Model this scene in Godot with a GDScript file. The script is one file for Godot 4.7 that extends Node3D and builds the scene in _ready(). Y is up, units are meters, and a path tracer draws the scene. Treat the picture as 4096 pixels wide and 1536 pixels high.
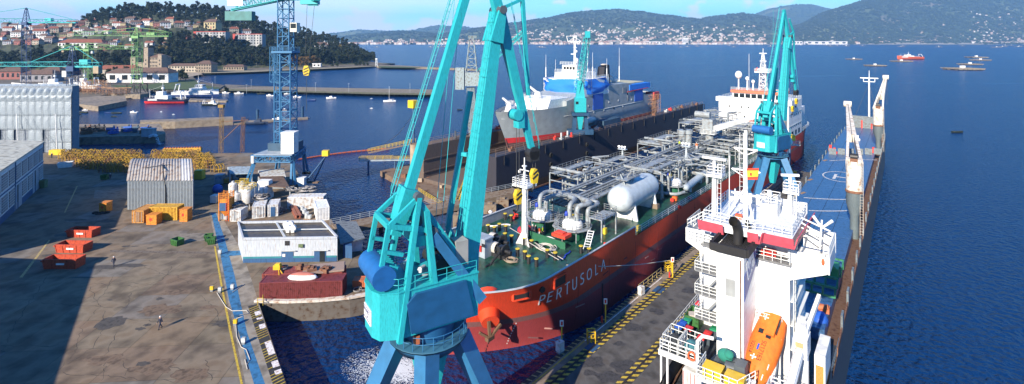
extends Node3D
# A shipyard on a bay. x to the right,y up,-z away from the camera; the water lies at y = 0,the yard at y = 3.
const CAMH := 43.0
const FP := 2048.0
const HY := 160.0
const YARD := 3.0
var mats := {}
var taken := {}
var shift := {}
var rng := RandomNumberGenerator.new()
var tex := {}
class Sh:
	var v := PackedVector3Array()
	var n := PackedVector3Array()
	var c := PackedColorArray()
	var t := PackedVector2Array()
	var tint := Color(1,1,1)
	var colored := false
	var mapped := false
	func put(p: Vector3,m: Vector3):
		v.append(p)
		n.append(m)
		if colored: c.append(tint)
	func tri(a: Vector3,b: Vector3,d: Vector3):
		var m := (b - a).cross(d - a).normalized()
		put(a,m); put(d,m); put(b,m)
	func tri3(a: Vector3,b: Vector3,d: Vector3,na: Vector3,nb: Vector3,nd: Vector3):
		put(a,na); put(d,nd); put(b,nb)
	func quad(a: Vector3,b: Vector3,d: Vector3,e: Vector3) -> Sh:
		tri(a,b,d); tri(a,d,e)
		return self
	func quad2(o: Vector3,x: Vector3,y: Vector3) -> Sh:
		if x.cross(y).y < 0: return quad(o,o+y,o+x+y,o+x)
		return quad(o,o+x,o+x+y,o+y)
	func box(o: Vector3,s: Vector3,k := Basis.IDENTITY) -> Sh:
		var x := k.x*s.x/2; var y := k.y*s.y/2; var z := k.z*s.z/2
		quad(o - x - y+z,o+x - y+z,o+x+y+z,o - x+y+z)
		quad(o+x - y - z,o - x - y - z,o - x+y - z,o+x+y - z)
		quad(o+x - y+z,o+x - y - z,o+x+y - z,o+x+y+z)
		quad(o - x - y - z,o - x - y+z,o - x+y+z,o - x+y - z)
		quad(o - x+y+z,o+x+y+z,o+x+y - z,o - x+y - z)
		quad(o - x - y - z,o+x - y - z,o+x - y+z,o - x - y+z)
		return self
	func bb(lo: Vector3,hi: Vector3) -> Sh:
		return box((lo+hi)/2,(hi - lo).abs())
	static func frame(f: Vector3,up := Vector3.UP) -> Basis:
		f = f.normalized()
		if absf(f.dot(up)) > 0.99: up = Vector3.FORWARD if absf(f.z) < 0.9 else Vector3.RIGHT
		var r := f.cross(up).normalized()
		return Basis(r,r.cross(f),-f)
	func beam(a: Vector3,b: Vector3,w: float,h := -1.0,up := Vector3.UP) -> Sh:
		return box((a+b)/2,Vector3(w,w if h < 0 else h,(b - a).length()),frame(b - a,up))
	func taper(a: Vector3,b: Vector3,w0: float,h0: float,w1: float,h1: float,up := Vector3.UP) -> Sh:
		var k := frame(b - a,up)
		var p := []
		for e in [[a,w0,h0],[b,w1,h1]]:
			for q in [[-1,-1],[1,-1],[1,1],[-1,1]]:
				p.append(e[0]+k.x*q[0]*e[1]/2+k.y*q[1]*e[2]/2)
		for i in 4:
			var j := (i+1) % 4
			quad(p[j],p[i],p[4+i],p[4+j])
		quad(p[0],p[1],p[2],p[3]); quad(p[7],p[6],p[5],p[4])
		return self
	func tube(a: Vector3,b: Vector3,r: float,r2 := -1.0,seg := 6,caps := true) -> Sh:
		if r2 < 0: r2 = r
		var k := frame(b - a)
		for i in seg:
			var p := TAU*i/seg; var q := TAU*(i+1)/seg
			var m := k.x*cos(p) - k.y*sin(p); var o := k.x*cos(q) - k.y*sin(q)
			tri3(a+m*r,a+o*r,b+o*r2,m,o,o)
			tri3(a+m*r,b+o*r2,b+m*r2,m,o,m)
			if caps:
				tri(a,a+o*r,a+m*r); tri(b,b+m*r2,b+o*r2)
		return self
	func pipe(pts: Array,r: float,seg := 6) -> Sh:
		var rings := []
		var k := frame(pts[1] - pts[0])
		for i in pts.size():
			var f: Vector3 = (pts[mini(i+1,pts.size() - 1)] - pts[maxi(i - 1,0)]).normalized()
			var rr := k.x - f*k.x.dot(f)
			if rr.length() < 0.05: rr = k.y - f*k.y.dot(f)
			rr = rr.normalized()
			k = Basis(rr,rr.cross(f),-f)
			var ring := PackedVector3Array()
			for j in seg: ring.append(pts[i]+(k.x*cos(TAU*j/seg) - k.y*sin(TAU*j/seg))*r)
			rings.append(ring)
		return surf(rings,true,true)
	func ball(o: Vector3,r: Vector3,seg := 8,rows := 5) -> Sh:
		var g := []
		for i in rows+1:
			var a := PI*i/rows - PI/2
			var ring := PackedVector3Array()
			for j in seg: ring.append(o+Vector3(cos(a)*cos(-TAU*j/seg)*r.x,sin(a)*r.y,cos(a)*sin(-TAU*j/seg)*r.z))
			g.append(ring)
		return surf(g,true,true)
	# a net of points: rings[i][j]; the faces look out when the rings run counter-clockwise seen from the way they advance
	func surf(g: Array,wrap := false,smooth := true,flip := false) -> Sh:
		var rows := g.size(); var cols: int = g[0].size()
		var nn := []
		if smooth:
			for i in rows:
				var row := PackedVector3Array()
				for j in cols:
					var a: Vector3 = g[mini(i+1,rows - 1)][j] - g[maxi(i - 1,0)][j]
					var b: Vector3
					if wrap: b = g[i][(j+1) % cols] - g[i][(j+cols - 1) % cols]
					else: b = g[i][mini(j+1,cols - 1)] - g[i][maxi(j - 1,0)]
					if b.length() < 1e-6:
						var i2 := 1 if i == 0 else rows - 2
						b = g[i2][(j+1) % cols] - g[i2][(j+cols - 1) % cols] if wrap else g[i2][mini(j+1,cols - 1)] - g[i2][maxi(j - 1,0)]
					var m := b.cross(a).normalized()
					row.append(-m if flip else m)
				nn.append(row)
		for i in rows - 1:
			for j in (cols if wrap else cols - 1):
				var k := (j+1) % cols
				var p: Array = [g[i][j],g[i][k],g[i+1][k],g[i+1][j]]
				if smooth:
					var q: Array = [nn[i][j],nn[i][k],nn[i+1][k],nn[i+1][j]]
					if flip:
						tri3(p[0],p[2],p[1],q[0],q[2],q[1]); tri3(p[0],p[3],p[2],q[0],q[3],q[2])
					else:
						tri3(p[0],p[1],p[2],q[0],q[1],q[2]); tri3(p[0],p[2],p[3],q[0],q[2],q[3])
				elif flip: quad(p[3],p[2],p[1],p[0])
				else: quad(p[0],p[1],p[2],p[3])
		return self
	# poly: [x,z] points; walls from y0 to y1 and a top
	func prism(poly: PackedVector2Array,y0: float,y1: float,bottom := false) -> Sh:
		poly = poly.duplicate()
		if area(poly) < 0: poly.reverse()
		var m := poly.size()
		for i in m:
			var a := poly[i]; var b := poly[(i+1) % m]
			quad(Vector3(b.x,y0,b.y),Vector3(a.x,y0,a.y),Vector3(a.x,y1,a.y),Vector3(b.x,y1,b.y))
		cap(poly,y1)
		if bottom: cap(poly,y0,true)
		return self
	static func area(p: PackedVector2Array) -> float:
		var r := 0.0
		for i in p.size(): r += p[i].cross(p[(i+1) % p.size()])
		return r
	func cap(poly: PackedVector2Array,y: float,down := false) -> Sh:
		var ix := Geometry2D.triangulate_polygon(poly)
		for i in range(0,ix.size(),3):
			var a := poly[ix[i]]; var b := poly[ix[i+1]]; var d := poly[ix[i+2]]
			var up := (b - a).cross(d - a) < 0
			if up == down:
				var e := b; b = d; d = e
			tri(Vector3(a.x,y,a.y),Vector3(b.x,y,b.y),Vector3(d.x,y,d.y))
		return self
	# flat polygon standing anywhere: points in order,thick along nrm
	func plate(pts: Array,nrm: Vector3,thick: float) -> Sh:
		var k := frame(nrm)
		var fl := PackedVector2Array()
		for p in pts: fl.append(Vector2(k.x.dot(p),k.y.dot(p)))
		var f := nrm.normalized()*thick/2
		var ix := Geometry2D.triangulate_polygon(fl)
		for i in range(0,ix.size(),3):
			var a: Vector3 = pts[ix[i]]; var b: Vector3 = pts[ix[i+1]]; var d: Vector3 = pts[ix[i+2]]
			if (b - a).cross(d - a).dot(nrm) < 0:
				var e := b; b = d; d = e
			tri(a+f,b+f,d+f); tri(a - f,d - f,b - f)
		var m := pts.size()
		var left := area(fl) < 0
		for i in m:
			var a: Vector3 = pts[i]; var b: Vector3 = pts[(i+1) % m]
			if left: quad(a - f,b - f,b+f,a+f)
			else: quad(b - f,a - f,a+f,b+f)
		return self
	func lathe(o: Vector3,prof: Array,seg := 12) -> Sh:
		var g := []
		for p in prof:
			var ring := PackedVector3Array()
			for j in seg: ring.append(o+Vector3(p[0]*cos(TAU*j/seg),p[1],-p[0]*sin(TAU*j/seg)))
			g.append(ring)
		return surf(g,true,true)
	func rail(pts: Array,h := 1.05,step := 1.6,r := 0.035,bars := 3) -> Sh:
		for i in pts.size() - 1:
			var a: Vector3 = pts[i]; var b: Vector3 = pts[i+1]
			var m := maxi(1,roundi((b - a).length()/step))
			for k in m+(1 if i == pts.size() - 2 else 0):
				var p := a.lerp(b,float(k)/m)
				tube(p,p+Vector3(0,h,0),r,r,4,false)
			for k in bars:
				var y := Vector3(0,h*(k+1)/bars,0)
				tube(a+y,b+y,r,r,4,false)
		return self
	func ladder(a: Vector3,b: Vector3,side: Vector3,w := 0.5,r := 0.03,step := 0.5) -> Sh:
		var s := side.normalized()*w/2
		tube(a - s,b - s,r,r,4,false); tube(a+s,b+s,r,r,4,false)
		var m := int((b - a).length()/step)
		for i in m:
			var p := a.lerp(b,(i+0.5)/m)
			tube(p - s,p+s,r*0.8,r*0.8,3,false)
		return self
	# square lattice mast or jib from a to b
	func lattice(a: Vector3,b: Vector3,w0: float,w1: float,panels: int,r: float,rd := -1.0,up := Vector3.UP,h0 := -1.0,h1 := -1.0) -> Sh:
		if rd < 0: rd = r*0.6
		if h0 < 0: h0 = w0
		if h1 < 0: h1 = w1
		var k := frame(b - a,up)
		var cs := []
		for i in panels+1:
			var f := float(i)/panels
			var o := a.lerp(b,f); var w := lerpf(w0,w1,f)/2; var h := lerpf(h0,h1,f)/2
			cs.append([o - k.x*w - k.y*h,o+k.x*w - k.y*h,o+k.x*w+k.y*h,o - k.x*w+k.y*h])
		for i in panels:
			for j in 4:
				var q := (j+1) % 4
				tube(cs[i][j],cs[i+1][j],r,r,4,false)
				if i % 2: tube(cs[i][j],cs[i+1][q],rd,rd,4,false)
				else: tube(cs[i][q],cs[i+1][j],rd,rd,4,false)
				tube(cs[i+1][j],cs[i+1][q],rd,rd,4,false)
		return self
	func mesh() -> ArrayMesh:
		var a := []
		a.resize(Mesh.ARRAY_MAX)
		a[Mesh.ARRAY_VERTEX] = v
		a[Mesh.ARRAY_NORMAL] = n
		if colored: a[Mesh.ARRAY_COLOR] = c
		if mapped:
			for p in v: t.append(Vector2(p.x,p.z))
			a[Mesh.ARRAY_TEX_UV] = t
		var m := ArrayMesh.new()
		m.add_surface_from_arrays(Mesh.PRIMITIVE_TRIANGLES,a)
		return m
func S() -> Sh: return Sh.new()
func SC(tint: Color) -> Sh:
	var s := Sh.new()
	s.colored = true
	s.tint = tint
	return s
# a pixel of the photograph to a point on the level y = h,or at depth d
func G(px: float,py: float,h := YARD) -> Vector3:
	var d := (CAMH - h)*FP/(py - HY)
	return Vector3((px - 2048.0)/FP*d,h,-d)
func Q(px: float,py: float,d: float) -> Vector3:
	return Vector3((px - 2048.0)/FP*d,CAMH - (py - HY)/FP*d,-d)
func XZ(p: Vector3) -> Vector2: return Vector2(p.x,p.z)
func outline(l: Array,h := YARD) -> PackedVector2Array:
	var r := PackedVector2Array()
	for p in l: r.append(XZ(G(p[0],p[1],h)))
	return r
func numbered(nm: String) -> String:
	if not taken.has(nm):
		taken[nm] = 0
		return nm
	taken[nm] += 1
	return "%s_%03d" % [nm,taken[nm]]
# a thing whose parts are given in world coordinates round its base
func thing(nm: String,label: String,cat: String,group := "",base := Vector3.ZERO,world := true) -> Node3D:
	var o := Node3D.new()
	o.name = numbered(nm)
	add_child(o)
	o.position = base
	if world: shift[o] = -base
	meta(o,label,cat,group)
	return o
func meta(o: Node,label: String,cat: String,group := ""):
	if label: o.set_meta("label",label)
	if cat: o.set_meta("category",cat)
	if group: o.set_meta("group",group)
func part(parent: Node,nm: String,s,m: Material,label := "") -> MeshInstance3D:
	var o := MeshInstance3D.new()
	o.name = nm
	o.mesh = s.mesh() if s is Sh else s
	o.material_override = m
	parent.add_child(o,true)
	if shift.has(parent): o.position = shift[parent]
	if label: o.set_meta("label",label)
	return o
func one(nm: String,label: String,cat: String,s,m: Material,group := "") -> MeshInstance3D:
	var o := MeshInstance3D.new()
	o.name = numbered(nm)
	o.mesh = s.mesh() if s is Sh else s
	o.material_override = m
	add_child(o)
	meta(o,label,cat,group)
	return o
func ground(nm: String,s,m: Material) -> MeshInstance3D:
	var o := one(nm,"","",s,m)
	o.set_meta("kind","structure")
	return o
func copy(o: Node3D,at: Vector3,turn: float,label := "",size := 1.0) -> Node3D:
	var r: Node3D = o.duplicate()
	var b := String(o.name)
	r.name = numbered(b.left(-4) if b.right(4).left(1) == "_" and b.right(3).is_valid_int() else b)
	add_child(r)
	r.position = at
	r.rotation = Vector3(0,turn,0)
	if size != 1.0: r.scale = Vector3.ONE*size
	if label: r.set_meta("label",label)
	return r
func noise_tex(key: String,freq: float,ramp: Array,size := 512,kind := FastNoiseLite.TYPE_SIMPLEX_SMOOTH,oct := 5,nrm := 0.0,sd := 1) -> Texture2D:
	if tex.has(key): return tex[key]
	var f := FastNoiseLite.new()
	f.seed = sd
	f.noise_type = kind
	f.frequency = freq
	f.fractal_octaves = oct
	if kind == FastNoiseLite.TYPE_CELLULAR: f.fractal_type = FastNoiseLite.FRACTAL_NONE
	var t := NoiseTexture2D.new()
	t.width = size
	t.height = size
	t.seamless = true
	t.noise = f
	if nrm > 0:
		t.as_normal_map = true
		t.bump_strength = nrm
	elif ramp:
		var g := Gradient.new()
		var off := PackedFloat32Array(); var cs := PackedColorArray()
		for r in ramp:
			off.append(r[0]); cs.append(r[1])
		g.offsets = off
		g.colors = cs
		t.color_ramp = g
	tex[key] = t
	return t
# colours are linear base colours; the texture only mottles them
func mt(key: String,col := Color(0.5,0.5,0.5),rough := 0.6,metal := 0.0,how := "g",sc := 0.12) -> StandardMaterial3D:
	if mats.has(key): return mats[key]
	var m := StandardMaterial3D.new()
	m.resource_name = key
	m.albedo_color = col.linear_to_srgb()
	m.roughness = rough
	m.metallic = metal
	if how != "":
		m.uv1_triplanar = true
		m.uv1_world_triplanar = true
		m.uv1_scale = Vector3.ONE*sc
		match how:
			"g": m.albedo_texture = noise_tex("grime",0.006,[[0.0,Color(0.86,0.85,0.84)],[0.5,Color(0.96,0.96,0.96)],[0.8,Color(1,1,1)]])
			"r": m.albedo_texture = noise_tex("rusty",0.009,[[0.0,Color(1,1,1)],[0.55,Color(0.94,0.92,0.9)],[0.78,Color(0.84,0.76,0.7)],[0.92,Color(0.6,0.44,0.34)]],512,FastNoiseLite.TYPE_SIMPLEX_SMOOTH,6,0.0,5)
			"s":
				m.albedo_texture = noise_tex("streaks",0.03,[[0.0,Color(0.8,0.78,0.76)],[0.4,Color(0.94,0.94,0.94)],[0.62,Color(1,1,1)],[0.85,Color(0.87,0.81,0.76)]],512,FastNoiseLite.TYPE_SIMPLEX_SMOOTH,5,0.0,9)
				m.uv1_scale = Vector3(sc,sc*0.12,sc)
			"c": m.albedo_texture = noise_tex("patches",0.005,[[0.1,Color(0.66,0.63,0.6)],[0.4,Color(0.88,0.86,0.83)],[0.6,Color(1,0.98,0.95)],[0.85,Color(0.9,0.85,0.79)]],1024,FastNoiseLite.TYPE_SIMPLEX_SMOOTH,7,0.0,21)
			"f":
				m.normal_enabled = true
				m.normal_texture = noise_tex("folds",0.012,[],512,FastNoiseLite.TYPE_SIMPLEX_SMOOTH,3,14.0,3)
				m.normal_scale = 1.0
	mats[key] = m
	return m
func vmat(key: String,rough := 0.9,sc := 0.1,how := "g") -> StandardMaterial3D:
	if mats.has(key): return mats[key]
	var m := mt(key,Color(1,1,1),rough,0.0,how,sc)
	m.vertex_color_use_as_albedo = true
	return m
func rnd(a: float,b: float) -> float: return rng.randf_range(a,b)
# ---- sky,sun,camera -------------------------------------------------------------------------
func make_sky() -> Sky:
	var w = 2048; var h = 1024
	var im = Image.create(w,h,false,Image.FORMAT_RGBF)
	var f = FastNoiseLite.new()
	f.seed = 4; f.frequency = 0.9; f.fractal_octaves = 5
	var veil = FastNoiseLite.new()
	veil.seed = 12; veil.frequency = 0.8; veil.fractal_octaves = 4
	for y in h:
		var el = (0.5 - (y+0.5)/h)*180.0
		var k = clampf(el/90.0,0.0,1.0)
		var base = Color(0.66,1.65,1.65).lerp(Color(0.03,0.5,1.55),smoothstep(3.0,10.0,el)).lerp(Color(0.04,0.17,0.58),smoothstep(0.0,0.7,k))
		base = base.lerp(Color(0.9,1.3,1.3),0.4*exp(-maxf(el,0.0)/1.5))
		if el < -0.5 or el > 26.0:
			im.fill_rect(Rect2i(0,y,w,1),base if el > 0 else Color(0.1,0.25,0.5))
			continue
		for x in w:
			var az = ((x+0.5)/w - 0.5)*TAU
			var p = Vector3(sin(az),0,-cos(az))*6.0
			# a low bank of fair-weather cumulus over the far shore
			var q = f.get_noise_3d(p.x*2.6,el*0.55,p.z*2.6)+0.3 - absf(el - 1.7)*0.24
			var cu = smoothstep(0.08,0.28,q)*0.85
			# thin high veil,thicker towards the mouth of the bay
			var side = smoothstep(-0.15,0.75,sin(az - 0.1))
			var ve = smoothstep(-0.25,0.55,veil.get_noise_3d(p.x*0.5,el*0.28,p.z*0.5)+0.75*side - 0.1)*(0.3+0.7*side)
			ve *= 1.0 - smoothstep(5.0,12.0,el)
			var c = base.lerp(Color(1.5,1.52,1.55),ve*0.85)
			c = c.lerp(Color(1.45,1.45,1.48),cu*0.85)
			im.set_pixel(x,y,c)
	var m = PanoramaSkyMaterial.new()
	m.panorama = ImageTexture.create_from_image(im)
	var s = Sky.new()
	s.sky_material = m
	return s
func view():
	var cam = Camera3D.new()
	cam.name = "camera"
	add_child(cam)
	cam.position = Vector3(0,CAMH,0)
	cam.set_frustum(0.75,Vector2(0,-(768.0 - HY)/FP),1.0,40000.0)
	cam.current = true
	var e = Environment.new()
	e.background_mode = Environment.BG_SKY
	e.sky = make_sky()
	e.background_energy_multiplier = 0.4
	e.tonemap_mode = Environment.TONE_MAPPER_LINEAR
	e.tonemap_exposure = 2.2
	e.fog_enabled = true
	e.fog_density = 0.00007
	e.fog_light_color = Color(0.55,0.77,1.0)
	e.sdfgi_enabled = true
	e.ssao_enabled = true
	e.ssil_enabled = true
	var we = WorldEnvironment.new()
	we.name = "air"
	we.environment = e
	add_child(we)
	var sun = DirectionalLight3D.new()
	sun.name = "sun"
	add_child(sun)
	var az = deg_to_rad(34.0); var el = deg_to_rad(27.0)
	var to = Vector3(-sin(az)*cos(el),sin(el),cos(az)*cos(el))
	sun.look_at_from_position(to*100,Vector3.ZERO)
	sun.light_energy = 1.6
	sun.light_color = Color(1.0,0.95,0.87)
	sun.light_angular_distance = 0.5
	sun.shadow_enabled = true
# ---- water ------------------------------------------------------------------------------------
func water():
	var m = StandardMaterial3D.new()
	m.resource_name = "sea_water"
	m.albedo_color = Color(0.0022,0.022,0.088).linear_to_srgb()
	m.roughness = 0.2
	m.metallic_specular = 0.3
	m.uv1_triplanar = true
	m.uv1_world_triplanar = true
	m.uv1_scale = Vector3.ONE/46.0
	m.normal_enabled = true
	m.normal_texture = noise_tex("waves",0.028,[],1024,FastNoiseLite.TYPE_SIMPLEX_SMOOTH,4,9.0,33)
	m.normal_scale = 1.3
	var s = S()
	s.quad(Vector3(-26000,0,120),Vector3(26000,0,120),Vector3(26000,0,-14000),Vector3(-26000,0,-14000))
	ground("water",s,m)
	# long smoother lanes where the wind leaves the water calm
	var calm: StandardMaterial3D = m.duplicate()
	calm.resource_name = "calm_water"
	calm.normal_scale = 0.7
	for q in [[1500,2700,222,4],[2100,3300,250,5],[2300,4200,206,3],[1300,2100,238,4],[2500,3900,300,6],[3200,4300,330,6],[900,1700,318,4],[2000,2700,330,5]]:
		var l = []; var back = []
		for i in 15:
			var f = i/14.0; var y: float = q[2]+6*bump.get_noise_2d(f*90,q[2])+2.0*f
			var w: float = q[3]*sin(PI*f)*(0.7+bump.get_noise_2d(f*300,q[0]))+0.05
			l.append([lerpf(q[0],q[1],f),y+w]); back.push_front([lerpf(q[0],q[1],f),y])
		ground("calm_water",S().cap(outline(l+back,0.0),0.01),calm)
# ---- far hills --------------------------------------------------------------------------------
func along(l: Array,x: float) -> float:
	for i in l.size() - 1:
		if x <= l[i+1][0]:
			var t = clampf((x - l[i][0])/(l[i+1][0] - l[i][0]),0.0,1.0)
			t = lerpf(t,t*t*(3 - 2*t),0.5)
			return lerpf(l[i][1],l[i+1][1],t)
	return l[-1][1]
var ridges = [
	{"nm": "far_hills","d0": 8200.0,"d1": 10500.0,"r": [[300,168],[1180,160],[1330,132],[1437,118],[1540,124],[1640,122],[1745,101],[1840,103],[1920,118],[2100,140],[2900,160],[3000,60],[3085,32],[3180,18],[3243,17],[3323,34],[3450,60],[3700,120],[5200,165]]},
	{"nm": "town_hills","d0": 4900.0,"d1": 8000.0,"r": [[300,173],[1180,172],[1300,156],[1450,138],[1600,126],[1700,129],[1760,134],[1850,124],[1923,112],[2060,93],[2180,74],[2300,50],[2400,41],[2472,38],[2560,47],[2650,60],[2798,76],[2860,66],[2960,52],[3080,70],[3200,110],[3300,150],[3500,172],[5200,173]]},
	{"nm": "forest_hills","d0": 5250.0,"d1": 7000.0,"r": [[2700,177],[2950,172],[3080,150],[3180,105],[3323,42],[3383,24],[3460,1],[3600,-26],[3800,-48],[4000,-42],[4200,-22],[4600,10],[5200,60]]}]
var bump = FastNoiseLite.new()
func hill_h(l: Dictionary,px: float,d: float) -> float:
	var top = CAMH - (along(l.r,px) - HY)/FP*float(l.d1)
	var t: float = (d - l.d0)/(l.d1 - l.d0)
	var x = (px - FP)/FP*d
	var rough = bump.get_noise_2d(x*0.02,d*0.02)*60.0+bump.get_noise_2d(x*0.1,d*0.1)*16.0
	if t <= 1.0: return 1.5+(top - 1.5)*(0.35*t+0.65*t*t*(3 - 2*t))+rough*clampf(t*6.0,0,1)*clampf((1 - t)*3.0,0.12,1)
	return top - (d - l.d1)*0.12
func hills():
	bump.seed = 8
	bump.frequency = 0.05
	bump.fractal_octaves = 4
	for l in ridges:
		var s = SC(Color(0.1,0.1,0.1))
		var rows = 26; var step = 11.0
		var p0: float = l.r[0][0]; var p1: float = l.r[-1][0]
		var cols = int((p1 - p0)/step)
		var g = []; var cc = []
		for i in rows+1:
			var row = PackedVector3Array(); var cr = []
			var d: float = lerpf(l.d0,l.d1,float(i)/(rows - 3))
			for j in cols+1:
				var px = p0+j*step
				var dd: float = d+bump.get_noise_2d(px*0.12,3.0)*200.0*(1.0 - float(i)/rows)
				var x = (px - FP)/FP*dd
				row.append(Vector3(x,(hill_h(l,px,d) if i > 0 else -2.0)+bump.get_noise_2d(x*0.5,d)*7.0*clampf(i,0,1),-dd))
				var k = bump.get_noise_2d(x*0.012+40,d*0.03)
				var k2 = bump.get_noise_2d(x*0.15,d*0.15+90)
				var q = Color(0.022,0.04,0.016).lerp(Color(0.045,0.07,0.022),clampf(0.5+k2*1.6,0,1))
				if k > 0.22 and i < rows*0.75: q = q.lerp(Color(0.13,0.15,0.06),clampf((k - 0.22)*4.0,0,0.8))
				if k < -0.36: q = q.lerp(Color(0.17,0.14,0.11),clampf((-0.36 - k)*5.0,0,0.7))
				if i <= 1: q = Color(0.3,0.27,0.21)
				cr.append(q)
			g.append(row); cc.append(cr)
		for i in rows:
			for j in cols:
				s.tint = cc[i][j]
				s.quad(g[i][j],g[i][j+1],g[i+1][j+1],g[i+1][j])
		ground(l.nm,s,vmat("hill_forest",0.95,0.004))
# ---- the wooded headland with its village -----------------------------------------------------
var foot = [[-1200,600],[0,640],[300,650],[600,668],[812,700],[1100,760],[1400,850],[1500,900],[1600,900]]
var crest = [[-1200,120],[0,112],[200,108],[300,100],[360,84],[430,66],[520,50],[640,44],[800,50],[900,66],[1000,92],[1080,118],[1150,136],[1250,152],[1340,172],[1410,200],[1470,235],[1520,262],[1600,285]]
func head_h(px: float,d: float) -> float:
	var d0 = along(foot,px); var d1 = d0+380.0
	var top = CAMH - (along(crest,px) - HY)/FP*d1
	if d < d0: return YARD
	var t = (d - d0)/(d1 - d0)
	if t <= 1.0: return YARD+(top - YARD)*pow(t,0.95)
	return maxf(-3.0,top - (d - d1)*0.16)
# where the ray of a pixel meets the headland
func on_head(px: float,py: float) -> Vector3:
	var d = along(foot,px) - 30.0
	while d < 1500.0:
		var y = CAMH - (py - HY)/FP*d
		if y <= head_h(px,d): return Vector3((px - FP)/FP*d,head_h(px,d),-d)
		d += 3.0
	return Vector3((px - FP)/FP*1000,head_h(px,1000),-1000)
func headland():
	var s = SC(Color.WHITE)
	var g = []; var rows = 30; var cols = 150
	for i in rows+1:
		var row = PackedVector3Array()
		for j in cols+1:
			var px = lerpf(-900,1580,float(j)/cols)
			var d = along(foot,px) - 10.0+700.0*i/rows
			row.append(Vector3((px - FP)/FP*d,head_h(px,d)+(bump.get_noise_2d(px*2.0,d*2.0)*2.5 if i > 0 else -1.0),-d))
		g.append(row)
	for i in rows:
		for j in cols:
			var k = bump.get_noise_2d(j*9.0,i*14.0)
			s.tint = Color(0.03,0.04,0.018).lerp(Color(0.07,0.075,0.035),clampf(0.5+2.0*k,0,1))
			s.quad(g[i][j],g[i][j+1],g[i+1][j+1],g[i+1][j])
	ground("headland_hill",s,vmat("headland_soil",0.95,0.03))
	# the low shore at its foot
	var l = outline([[-700,440],[306,440],[310,432],[393,444],[506,420],[498,397],[398,397],[442,389],[560,392],[592,388],[600,367],[720,365],[878,367],[900,352],[800,338],[772,318],[780,304],[800,297],[1000,291],[1200,282],[1400,273],[1500,267],[1560,263],[1530,258],[1480,252]],0.0)
	l.append(Vector2(-350,-1010)); l.append(Vector2(-1400,-1000))
	ground("shore_land",S().prism(l,-3,2.6),mt("shore_earth",Color(0.13,0.115,0.09),0.95,0,"c",0.02))
	ground("lawn",S().cap(outline([[560,343],[640,330],[740,322],[775,318],[800,338],[880,350],[872,361],[720,358],[600,358],[470,352],[440,340]],2.6),2.62),mt("grass",Color(0.06,0.1,0.028),0.95,0,"c",0.05))
	ground("beach_sand",S().cap(outline([[690,318],[800,299],[812,297],[800,290],[720,296],[650,306]],2.6),2.63),mt("sand",Color(0.36,0.31,0.24),0.95,0,"c",0.05))
	ground("plaza",S().cap(outline([[620,296],[860,290],[700,284],[600,286]],2.6),2.64),mt("plaza_gravel",Color(0.3,0.27,0.23),0.9,0,"c",0.04))
	ground("promenade_path",S().cap(outline([[812,293.5],[1000,288],[1200,279],[1400,270.5],[1500,264.8],[1500,262.6],[1400,266.4],[1200,273.5],[1000,281],[830,288]],2.6),2.65),mt("promenade_paving",Color(0.3,0.28,0.2),0.9,0,"c",0.04))
	var wl = []
	for p in [[800,297.6],[1000,291.6],[1200,282.6],[1400,273.6],[1500,267.5]]: wl.append(G(p[0],p[1],0.0))
	var ww = S()
	for i in 4: ww.beam(wl[i]+Vector3(0,0.9,0),wl[i+1]+Vector3(0,0.9,0),1.2,4.0)
	one("sea_wall","long low stone sea wall under the promenade of the wooded headland","wall",ww,mt("sea_wall_stone",Color(0.12,0.11,0.1),0.9,0,"r",0.1))
	# breakwaters and piers
	var bk = outline([[878,366],[1100,371],[1300,376],[1500,381],[1769,384],[1769,368],[1500,363],[1300,359],[1100,354],[900,346]],0.0)
	ground("breakwater_ground",S().prism(bk,-2,1.9),mt("breakwater_stone",Color(0.21,0.19,0.15),0.95,0,"r",0.08))
	var bt = outline([[884,362],[1100,366],[1300,371],[1500,376.5],[1764,380],[1764,373.5],[1500,369],[1300,365],[1100,360],[900,354]],2.0)
	ground("breakwater_path",S().cap(bt,1.92),mt("breakwater_turf",Color(0.14,0.14,0.075),0.95,0,"c",0.04))
	var fb = outline([[1505,271],[1600,274.5],[1683,275],[1800,279],[1935,284.5],[1935,282.5],[1800,277],[1690,272],[1600,267],[1510,265]],0.0)
	ground("outer_breakwater_ground",S().prism(fb,-2,2.2),mt("breakwater_stone"))
	ground("outer_breakwater_grass",S().cap(outline([[1515,270],[1600,271.5],[1680,272.5],[1682,270],[1600,266.5],[1515,265]],2.4),2.5),mt("grass"))
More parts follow.
